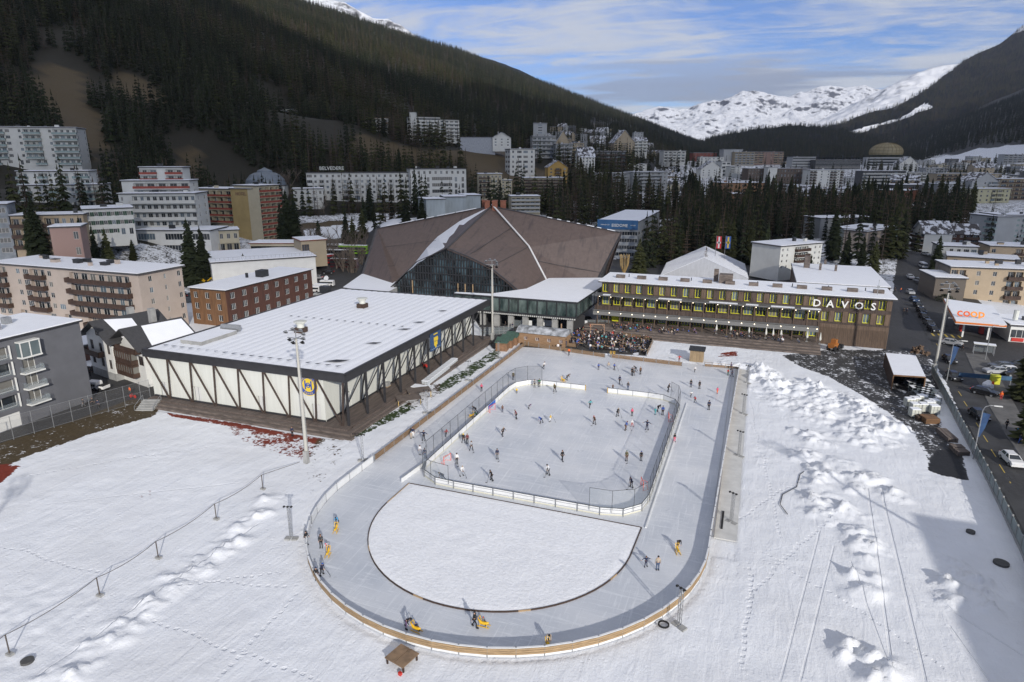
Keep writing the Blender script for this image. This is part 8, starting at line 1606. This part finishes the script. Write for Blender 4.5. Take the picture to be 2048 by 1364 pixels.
def masts():
 def flood(x,y,h,label,tilt=0):
  t_=thing('floodlight_mast',label,'floodlight',(x,y,0));q=MB();q.tube([(0,0,0),(0,0,h*.5),(0,0,h)],[.30,.24,.15],10);q.build('pole',mat('mast_grey',(.42,.41,.37),.6),t_)
  q=MB()
  for s_ in(-.28,.0):q.bar((.45+s_,0,.5),(.33+s_,0,h-1),.035)
  for k in range(int(h/.45)):z=.6+k*.45;q.bar((.17,0,z),(.45,0,z),.025)
  q.build('ladder',STEEL,t_);q=MB();q.box(-.35,.35,-.45,.2,0,2.0);q.build('switch_box',CONC,t_)
  q=MB();q.bar((-1.5,0,h),(1.5,0,h),.12);q.bar((0,-1.1,h),(0,1.1,h),.12);q.bar((0,0,h),(0,0,h+1.2),.1);q.bar((-1.2,0,h+1.1),(1.2,0,h+1.1),.1);q.build('crossbar',STEEL,t_)
  for i,(dx,dy,dz) in enumerate(((-1.5,-.2,1.2),(1.5,-.2,.5),(-.6,.3,1.6),(.7,.4,1.5),(1.2,.3,1.0),(-1.3,.3,-.1),(1.4,-.3,-.1),(0,-.6,-.2))):
   q=MB();q.tube([(dx,dy,h+dz-.1),(dx,dy-.15,h+dz-.35),(dx,dy-.2,h+dz-.5)],[.12,.40,.42],10);q.bar((dx,dy,h+dz-.1),(dx*.9,0,h+(1.1 if dz>.9 else 0)),.05);q.build('lamp',STEEL if i<5 else BLACK,t_)
  return t_
 flood(-61.5,76.4,19.8,'tall grey floodlight mast in front of the training hall');flood(-61.1,152.4,19.5,'tall grey floodlight mast between the hall and the glazed gallery');flood(39.5,160.6,18.6,'tall pale floodlight mast beside the street');flood(39.5,67,19.5,'floodlight mast beside the street beyond the right edge of the photo');flood(-62,15,20,'floodlight mast beyond the left edge of the photo')
 def truss(px,py,h,label,rz=0):
  t_=thing('light_tower',label,'light tower',G(px,py),rz);s_=.14;q=MB()
  for x in(-s_,s_):
   for y in(-s_,s_):q.bar((x,y,.15),(x,y,h),.045)
  n=int(h/.5)
  for k in range(n):z=.15+(h-.15)*k/n;z2=.15+(h-.15)*(k+1)/n;q.bar((-s_,-s_,z),(s_,-s_,z2),.025);q.bar((s_,s_,z),(-s_,s_,z2),.025);q.bar((-s_,s_,z),(-s_,-s_,z2),.025)
  q.build('truss',STEEL,t_);q=MB();q.bar((-.55,0,h),(.55,0,h+.1),.05);q.build('crossbar',DSTEEL,t_)
  for x in(-.45,0,.45):q=MB();q.tube([(x,0,h+.05),(x,-.12,h+.12),(x,-.28,h+.14)],[.08,.12,.13],8);q.build('spotlight',BLACK,t_)
  for x in(-.45,.45):q=MB();q.box(x-.33,x+.33,-.35,.35,0,.18);q.build('ballast',CONC,t_)
 for px,py,h,lb,rz in((583,1078,4.4,'slender truss light tower outside the left bend',.3),(726,921,4.2,'truss light tower between the hall corner and the track',.5),(854,826,4.4,'truss light tower beside the stacked tables',.4),(937,761,4.2,'truss light tower on the snow near the middle of the left straight',.4),(997,716,4.0,'truss light tower near the green roofed sheds',.2),(1494,767,3.8,'truss light tower beside the right walkway, farthest',-.4),(1486,829,3.8,'truss light tower beside the right walkway, second farthest',-.4),(1477,913,4.2,'truss light tower beside the right walkway, second nearest',-.4),(1462,1046,4.2,'truss light tower beside the right walkway, nearest to the bend',-.5),(1358,1253,4.4,'truss light tower with two concrete blocks outside the lower right bend',-.6)):truss(px,py,h,lb,rz)
 pts=[(20,1310),(200,1192),(317,1117),(433,1039),(526,979),(600,932),(-180,1430)];ws=[G(*p) for p in pts];lbs=['leftmost thin post of the rope fence on the left snow field','second thin post from the left of the rope fence','third thin post from the left of the rope fence','fourth thin post from the left of the rope fence','rightmost thin post of the rope fence near the hall corner',None,'thin rope fence post beyond the lower left of the photo']
 POSTM=mat('rusty_post',(.075,.06,.05),.7)
 for w_,lb in zip(ws,lbs):
  if lb:t_=thing('fence_post',lb,'fence post',(w_.x,w_.y,0),0,'posts of the rope fence on the left field');q=MB();q.tube([(0,0,0),(0,0,2.25)],.06,6);q.build('pole',POSTM,t_);q=MB();q.box(-.35,.35,-.22,.22,0,.22);q.build('foot',CONC,t_)
 ordr=[ws[6]]+ws[:5]+[ws[5]];q=MB()
 for i,(a,b) in enumerate(zip(ordr[:-1],ordr[1:])):
  P_=[]
  for k in range(9):f=k/8;zz=(2.25 if i<5 or k<8 else .9)-1.1*4*f*(1-f)*.35;P_.append((a.x+(b.x-a.x)*f,a.y+(b.y-a.y)*f,zz if not(i==5) else 2.25-1.6*f))
  q.tube(P_,.035,5)
 tag(q.build('rope',POSTM),'sagging dark rope strung over the posts of the left snow field','rope')
 def lid(px,py,lb,r_=.75):p=G(px,py);zz=hz(p.x,p.y)+.25;t_=q_=MB();q_.tube([(0,0,-.4),(0,0,0)],[r_,r_],20);o=q_.build('manhole_cover',mat('lid_grey',(.07,.07,.068),.8,.2,3),None,(p.x,p.y,zz));tag(o,lb,'manhole cover')
 lid(55,1324,'dark round manhole cover in the lower left snow',.55);lid(2002,1128,'large round dark manhole cover in the shaded snow at the right',.8);lid(1941,1065,'smaller round manhole cover at the tip of the shade on the right',.5)
 FL=mat('flag_blue',(.012,.03,.10),.6,.6,.6,col2=(.03,.09,.2))
 def lamp(px,py,h,lb,flag=True):
  p=G(px,py);t_=thing('street_lamp',lb,'street lamp',(p.x,p.y,0),R(0));q=MB();q.tube([(0,0,0),(0,0,h*.9),(.25,0,h*.97),(.9,0,h),(1.6,0,h)],[.1,.07,.06,.05,.05],8);q.build('pole',STEEL,t_);q=MB();q.box(1.3,2.4,-.15,.15,h-.06,h+.06);q.build('lamp_head',WPAINT,t_)
  if flag:q=MB();q.poly([(.08,-.02,h*.86),(1.1,-.02,h*.84),(.75,-.02,h*.6),(.25,-.02,h*.42),(.08,-.02,h*.42)]);q.poly([(.08,.02,h*.86),(.08,.02,h*.42),(.25,.02,h*.42),(.75,.02,h*.6),(1.1,.02,h*.84)]);q.build('flag',FL,t_)
 lamp(1946,918,9,'curved street lamp with a blue flag, nearest to the camera');lamp(1893,763,9,'curved street lamp with a blue flag beside the tall floodlight mast');lamp(1970,720,8.5,'plain street lamp by the bus shelter',False);lamp(1798,528,8,'plain street lamp at the road bend',False);lamp(1105+700,700,0.01,'x',False) if False else None
 bs=thing('bus_shelter','small bus shelter with a snowy roof beside the street','bus shelter',G(1966,708),R(-10));q=MB();q.box(-2.2,2.2,-1,1,2.4,2.55,0,1);q.build('roof',[CREAM,SNOWR],bs)
 for x in(-2,2):
  for y in(-.8,.8):q=MB();q.box(x-.06,x+.06,y-.06,y+.06,0,2.4);q.build('post',STEEL,bs)
 q=MB();q.box(-2,2,.8,.84,.3,2.2);q.build('glass_wall',NET2,bs)
 bn_=thing('banner_strip','long blue banner strip on a railing across the street','banner',G(1915,762),R(3));q=MB();q.box(0,9.5,-.05,.05,1.0,1.9);q.build('cloth',mat('flag_blue2',(.012,.035,.09),.6,.5,.35,col2=(.04,.11,.2)),bn_)
 for x in(.1,4.7,9.4):q=MB();q.box(x-.04,x+.04,-.04,.04,0,2.0);q.build('post',STEEL,bn_)
 q=MB();q.box(-.8,.8,-.5,.5,.3,2.2);tag(q.build('yellow_sign',mat('neon_yellow',(.6,.6,.05),.5),None,G(1988,770)),'bright yellow sign box by the road workers','sign');
 p=G(1975,775);q=MB();q.tube([(0,0,0),(0,0,.8),(0,0,1.5)],[1.1,1.0,.3],10);tag(q.build('covered_load',SNOW,None,p),'white covered heap beside the yellow sign','heap')
 block('street_house','tall apartment house across the street beyond the right edge of the photo','apartment house',(50,18,0),0,16,40,5,3.1,BEI,'wwww',st=dict(foot=1),chim=2)
# ---------------- small structures round the rink ----------------
def details():
 CW=mat('cabin_wood',(.28,.175,.10),.65,.2,1.2,.1,stretch=(.5,.5,6));TAR=mat('tar_roof',(.12,.125,.13),.7,scale=.6,col2=(.5,.52,.55));
 a=G(1036,686);b=G(1129,696);rz=math.atan2(b.y-a.y,b.x-a.x);W_=math.hypot(b.x-a.x,b.y-a.y);t_=thing('wooden_cabin','long light wooden cabin with a curved grey roof streaked with snow','cabin',(a.x,a.y,0),rz);q=MB();wall_grid(q,(0,0,0),(1,0),W_,3.0,[(1.6+i*3.1,2.5+i*3.1,1.1,1.9) for i in range(4)]);wall_grid(q,(W_,0,0),(0,1),5,3.0,[(1,2,0.1,2.1)]);wall_grid(q,(0,5,0),(0,-1),5,3.0,[]);wall_grid(q,(W_,5,0),(-1,0),W_,3.0,[]);q.build('wall',CW,t_)
 for i in range(4):put(win_mesh(.9,.8,WPAINT,mat('dark_red_window',(.08,.015,.015),.3),1,1),'window',t_,(2.05+i*3.1,.15,1.1))
 q=MB();n=8;pr_=[(-.5+6*i/n,2.95+1.2*math.sin(math.pi*i/n)) for i in range(n+1)]
 for(y0,z0),(y1,z1) in zip(pr_[:-1],pr_[1:]):q.quad((-.5,y0,z0),(W_+.5,y0,z0),(W_+.5,y1,z1),(-.5,y1,z1))
 for x in(-.5,W_+.5):q.poly([(x,y,z) for y,z in pr_][::(-1 if x<0 else 1)])
 q.build('roof',TAR,t_)
 for i in range(12):q=MB();x=1.5+i*(W_-2)/12;q.box(x,x+.22,1.0,2.6,3.9,4.2);
 q=MB();q.tube([(W_-2,3.4,3.8),(W_-2,3.4,5.2)],.18,8);q.build('stovepipe',CW,t_)
 GRN=mat('green_felt',(.05,.10,.075),.8,.2,2)
 for i,(px,py,lb) in enumerate(((1002,703,'small wooden shed with a green roof, nearest of the row'),(1012,697,'small wooden shed with a green roof, middle of the row'),(1022,691,'small wooden shed with a green roof, farthest of the row'))):
  p=G(px,py);s_=thing('garden_shed',lb,'shed',(p.x-1.4,p.y,0),R(8));q=MB();q.box(0,2.8,0,2.6,0,2.1);q.build('wall',mat('shed_wood',(.22,.12,.065),.7,.25,1.5),s_);q=MB();q.hexa([(-.2,-.3,2.1),(3,-.3,2.1),(3,2.8,2.1),(-.2,2.8,2.1),(-.2,-.3,2.3),(3,-.3,2.3),(3,2.8,2.9),(-.2,2.8,2.9)]);q.build('roof',GRN,s_)
 p=G(1393,724);s_=thing('small_kiosk','small vertical board kiosk standing at the fence behind the ice','kiosk',(p.x-1.6,p.y,0));q=MB();q.box(0,3.0,0,2.4,0,2.7);[q.box(.3*k,.3*k+.05,-.04,0,0,2.7) for k in range(10)];q.build('wall',mat('kiosk_wood',(.30,.22,.13),.75,.25,1.4,stretch=(4,4,.3)),s_);q=MB();q.hexa([(-.3,-.4,2.7),(3.3,-.4,2.7),(3.3,2.7,2.7),(-.3,2.7,2.7),(-.3,-.4,2.85),(3.3,-.4,2.85),(3.3,2.7,3.1),(-.3,2.7,3.1)]);q.build('roof',DSTEEL,s_)
 pts=[G(1040,694),G(1131,700),G(1165,704),G(1290,712),G(1307,683),G(1230,668),G(1170,662),G(1130,690),G(1040,683)];q=MB();q.poly([(p.x,p.y,.055) for p in pts]);tag(q.build('terrace_floor',mat('terrace_dark',(.05,.045,.04),.8,.2,.8)),'dark floor of the fenced terrace',None,None,'structure')
 wood_fence('plank fence closing the right side of the crowded terrace',[tuple(G(1293,713))[:2],tuple(G(1307,683))[:2],tuple(G(1240,671))[:2]],style='plank')
 wood_fence('short plank fence between the cabin benches and the terrace guests',[tuple(G(1133,693))[:2],tuple(G(1162,696))[:2]],style='plank')
 a,b=G(1181,672),G(1208,673);q=MB();[q.bar((p.x,p.y,0),(p.x,p.y,3.2),.2) for p in(a,b)];q.bar((a.x,a.y,3.2),(b.x,b.y,3.2),.22);q.bar((a.x+.8,a.y,3.2),(a.x,a.y,2.4),.12);q.bar((b.x-.8,b.y,3.2),(b.x,b.y,2.4),.12);tag(q.build('wooden_gate',mat('gate_wood',(.32,.2,.13),.7)),'open wooden timber gate at the back of the crowded terrace','gate')
 for i in range(9):
  p=G(1020+i*22,653);t_=thing('mesh_fence',('white covered' if i in(1,3,4,6) else 'bare grey')+' mesh fence panel in the row before the glazed gallery','fence panel',(p.x,p.y,0),0,'mesh fence panels before the gallery');q=MB();q.box(0,.06,-.03,.03,0,2);q.box(3.2,3.26,-.03,.03,0,2);q.box(0,3.2,-.03,.03,1.95,2.0);q.box(0,3.2,-.03,.03,.2,.25);q.build('frame',STEEL,t_)
  q=MB();q.box(.06,3.2,-.01,.01,.25,1.95);q.build('infill',WHITE if i in(1,3,4,6) else NET2,t_)
 t_=thing('steel_ramp','grey steel railing frame beside the black columns of the hall','railing',G(960,672),R(35));q=MB()
 for k in range(8):q.bar((k*1.3,0,0),(k*1.3,0,2.2),.08)
 for z in(.2,1.1,2.2):q.bar((0,0,z),(9.1,0,z),.07)
 q.build('frame',STEEL,t_);q=MB();q.box(0,9.1,-.01,.01,.3,2.0);q.build('infill',NET2,t_)
 a=G(-60,905);b=G(302,800);t_=thing('wire_fence','tall thin wire fence above the brown grass bank at the left','fence',(0,0,0));P_=polyline_pts([tuple(a)[:2],tuple(b)[:2]],3.0)
 for p in P_:q=MB();q.bar((*p,0),(*p,4.2),.07);q.build('post',STEEL,t_)
 q=MB();n=P_[0];m_=P_[-1];q.quad((*n,.2),(*m_,.2),(*m_,4.1),(*n,4.1));q.build('wire_mesh',mat('wire_mesh',(.2,.2,.2),.6,alpha=.10),t_);q=MB();[q.bar((*n,z),(*m_,z),.03) for z in(.3,2.1,4.1)];q.build('rail',STEEL,t_)
 p=G(288,822);t_=thing('concrete_stairs','short flight of concrete stairs in the grass bank by the hall corner','stairs',(p.x,p.y,0),R(20))
 for k in range(7):q=MB();q.box(-1.6,1.6,k*.45,k*.45+.5,0,.2+.16*k);q.build('step',CONC,t_)
 for x in(-1.7,1.7):q=MB();q.bar((x,0,.9),(x,3.2,2.0),.06);q.bar((x,0,0),(x,0,.9),.06);q.bar((x,3.2,.6),(x,3.2,2),.06);q.build('handrail',STEEL,t_)
 P_=polyline_pts([tuple(G(152,742))[:2],tuple(G(205,748))[:2],tuple(G(255,757))[:2],tuple(G(300,738))[:2]],2.4);t_=thing('garden_fence','dark wooden garden fence round the white chalet','fence',(0,0,0))
 for u,v in zip(P_[:-1],P_[1:]):q=MB();q.bar((*u,.8),(*v,.8),.08,1.3);q.build('panel',mat('grey_board',(.05,.048,.048),.8),t_)
 for u in P_:q=MB();q.box(u[0]-.08,u[0]+.08,u[1]-.08,u[1]+.08,0,1.6);q.build('post',DWOOD,t_)
 a,b=G(364,607),G(452,600);q=MB();q.bar((a.x,a.y,1.0),(b.x,b.y,1.0),.25,2.0);tag(q.build('retaining_wall',mat('wall_bluegrey',(.20,.22,.23),.8,.1,.5)),'long pale grey retaining wall before the snowy car lot','wall')
 q=MB();p=G(262,795);q.bar((p.x,p.y,.35),(p.x+1.1,p.y,.35),.05);q.tube([(p.x,p.y-.02,.35),(p.x,p.y+.02,.35)],.34,12);q.tube([(p.x+1.1,p.y-.02,.35),(p.x+1.1,p.y+.02,.35)],.34,12);q.bar((p.x+.5,p.y,.35),(p.x+.4,p.y,.95),.05);tag(q.build('bicycle',RED),'red bicycle beside the person in orange near the stairs','bicycle')
 A1,A2,A3,A4=G(1787,752),G(1851,756),G(1831,713),G(1771,708);t_=thing('storage_shed','open timber storage shed with a snowy roof beside the street','shed',(0,0,0));q=MB();zc_=3.0
 def up_(p):return tuple((Vector((p.x,p.y,0))*((CH-zc_)/CH))[:2])
 q.prism([up_(p) for p in(A1,A2,A3,A4)],zc_,zc_+.3,0,1);q.build('roof',[BWOOD,SNOWR],t_);q=MB();c_=[up_(p) for p in(A1,A2,A3,A4)];q.quad((*c_[3],0),(*c_[0],0),(*c_[0],zc_),(*c_[3],zc_));q.quad((*c_[3],zc_),(*c_[2],zc_),(*c_[2],0),(*c_[3],0));q.quad((*c_[1],0),(*c_[2],0),(*c_[2],zc_),(*c_[1],zc_));q.build('wall',DWOOD,t_)
 for c in c_:q=MB();q.box(c[0]-.1,c[0]+.1,c[1]-.1,c[1]+.1,0,zc_);q.build('post',BWOOD,t_)
 r=random.Random(4)
 for i in range(5):
  for j in range(4):
   px=1812+i*9.5+j*7;py=763+j*11+i*2.2;p=G(px,py,0);o=thing('steel_rack','grey steel stillage topped with snow in the pack beside the storage shed','rack',(p.x,p.y,0),R(12),'snow topped steel racks in the yard');q=MB();q.box(-.62,.62,-.9,.9,1.2,1.3,0,1 if(i+j)%3 else 0);[q.box(x-.05,x+.05,y-.05,y+.05,0,1.2) for x in(-.55,.55) for y in(-.8,.8)];q.box(-.6,.6,-.85,.85,.5,.56);q.build('frame',[mat('rack_grey',(.12,.14,.145),.6),SNOW],o)
 TK=mat('pale_tank',(.50,.51,.45),.5,.12,.8);k=0
 for px,py,s_ in((1818,812,1),(1828,810,1),(1842,806,1),(1829,822,1),(1843,822,1),(1857,818,1),(1866,826,1),(1828,833,1),(1866,815,1)):
  k+=1;p=G(px,py);o=thing('water_tank','pale square plastic tank with snow on its lid in the storage yard','tank',(p.x,p.y,0),R(15),'pale plastic tanks in the storage yard');q=MB();q.box(-.8,.8,-.7,.7,.15,1.5);q.build('tank',TK,o);q=MB();[q.box(x-.03,x+.03,-.74,-.7,.1,1.5) for x in(-.8,-.3,.3,.8)];q.box(-.82,.82,-.74,-.7,.8,.86);q.build('cage',STEEL,o);q=MB();q.box(-.75,.75,-.65,.65,1.5,1.62);q.build('lid_snow',SNOW,o)
 def pile(name,lb,px,py,n_,L_,W_,rz,m_):
  p=G(px,py);o=thing(name,lb,'timber pile',(p.x,p.y,0),rz)
  for k in range(n_):q=MB();q.box(-L_/2,L_/2,-W_/2+W_*(k%3)/3+.03,-W_/2+W_*(k%3+1)/3-.03,.25*(k//3),.25*(k//3)+.2);q.build('beam',m_,o)
 pile('timber_pile','stack of brown pallets in front of the pale tanks',1858,843,12,2.4,2.4,.3,BWOOD);pile('timber_pile','dark crate topped pile left of the pallets in the yard',1846,838,9,2.6,2.0,.2,DWOOD);pile('timber_pile','long stack of beams lying on the snow strip by the street fence',1893,874,9,4.6,1.6,R(100),GREYWOOD);pile('timber_pile','grey wooden crate, left of two on the snow strip by the fence',1913,899,9,1.8,1.5,.2,GREYWOOD);pile('timber_pile','grey wooden crate, right of two on the snow strip by the fence',1922,908,9,1.8,1.5,.3,GREYWOOD)
 p=G(1837,706);r=random.Random(9);q=MB()
 for k in range(60):c=Vector((r.gauss(0,.8),r.gauss(0,.8),0));c.z=max(.2,1.9-(c.x**2+c.y**2)*.7)*r.random();q.cbox(c,r.uniform(.3,.7),r.uniform(.3,.6),r.uniform(.2,.4),r.uniform(0,3))
 tag(q.build('wood_heap',mat('log_brown',(.13,.085,.055),.85,.3,3),None,p),'heap of brown logs behind the storage shed','log heap')
 p=G(1800,757);q=MB();q.cbox((0,0,1.6),1.8,1.4,.5,.3);q.tube([(-.5,0,2.1),(.5,0,2.3)],[.3,.2],8);tag(q.build('blue_tarpaulin',mat('tarp_blue',(.03,.12,.4),.6),None,p),'crumpled blue tarpaulin on the racks in front of the shed','tarpaulin')
 q=MB();P_=[G(*p) for p in((1620,935),(1600,950),(1593,975),(1565,990),(1560,1010),(1575,1030))];q.tube([(p.x,p.y,hz(p.x,p.y)+.12) for p in P_],.05,6);tag(q.build('hose',BLACK),'dark hose lying in the snow right of the track','hose')
 q=MB();n=20;[q.bar((.5*math.cos(6.283*k/n),.5*math.sin(6.283*k/n),.2),(.5*math.cos(6.283*(k+1)/n),.5*math.sin(6.283*(k+1)/n),.2),.14) for k in range(n)];tag(q.build('tyre',BLACK,None,G(1327,1252)),'black tyre lying outside the fence of the lower right bend','tyre')
 q=MB();q.bar((0,0,0),(0,4.5,0),.25,.25);tag(q.build('drain_grate',BLACK,None,G(1443,1058,.15)),'dark strip at the outer edge of the right walkway','strip')
 for px,py,c1,c2,lb in((1429,530,(.5,.02,.03),(.6,.6,.6),'red and white flag above the marquee'),(1447,532,(.03,.10,.35),(.6,.45,.03),'blue and yellow flag above the marquee')):
  p=Dp(px,py,262);t_=thing('flag',lb,'flag',(p.x,p.y,0));q=MB();q.tube([(0,0,0),(0,0,16)],.08,6);q.build('pole',STEEL,t_);q=MB();q.box(.1,1.9,-.03,.03,11,15.8);q.build('cloth',mat('flag'+str(px),c1,.7),t_);q=MB();q.box(.7,1.3,-.05,.05,11.2,15.6);q.box(.3,1.7,-.05,.05,13,13.7);q.build('cross',mat('flagc'+str(px),c2,.7),t_)
 p=Dp(1249,520,262);t_=thing('trophy_sculpture','tall golden cup shaped lattice sculpture behind the stadium corner','sculpture',(p.x,p.y,0));G2=mat('gilded',(.42,.28,.10),.5)
 for k in range(10):a_=2*math.pi*k/10;q=MB();q.tube([(0.3*math.cos(a_),.3*math.sin(a_),0),(.4*math.cos(a_),.4*math.sin(a_),1.5),(1.6*math.cos(a_),1.6*math.sin(a_),4.5),(1.9*math.cos(a_),1.9*math.sin(a_),8.5)],.14,5);q.build('rib',G2,t_)
 o=thing('container','bright red skip container behind the timber hotel','container',Dp(1515,572,232));o.location.z=5;o.location.z=0;q=MB();q.hexa([(-1.6,-1,0),(1.6,-1,0),(1.6,1,0),(-1.6,1,0),(-2.2,-1.2,2.4),(2.2,-1.2,2.4),(2.2,1.2,2.4),(-2.2,1.2,2.4)]);q.build('body',RED,o);q=MB();q.box(-2.3,2.3,-1.3,1.3,2.4,2.5);q.build('rim',RED,o)
 P_=[G(1290,548),G(1330,552)]
 t_=thing('hillside_road',None,None);bpy.data.objects.remove(t_)
 q=MB();C_=[(150,470),(205,478),(262,482),(300,492),(312,505),(290,522),(262,532)];W3=[G(*c) for c in C_];
 for i in range(len(W3)-1):
  a,b=W3[i],W3[i+1];d=(b-a).normalized();n_=Vector((-d.y,d.x,0))*2.6
  q.quad(*[(v.x,v.y,hz(v.x,v.y)+.35) for v in(a-n_,b-n_,b+n_,a+n_)])
 tag(q.build('hill_road',ROADM),'dark road curving below the shuttered house',None,None,'structure')
build_ground()
far_ranges();park();specials();bares();shrubs()
WX,WY,WZ,WH,WK=scatter_wood()
instancer('forest','dense dark conifer forest covering the mountain slopes',np.stack([WX,WY,WZ],-1),WH,rng.uniform(0,6.28,len(WX)),WK)
shade_cloud();haze()
people();street();vehicles();masts();details()
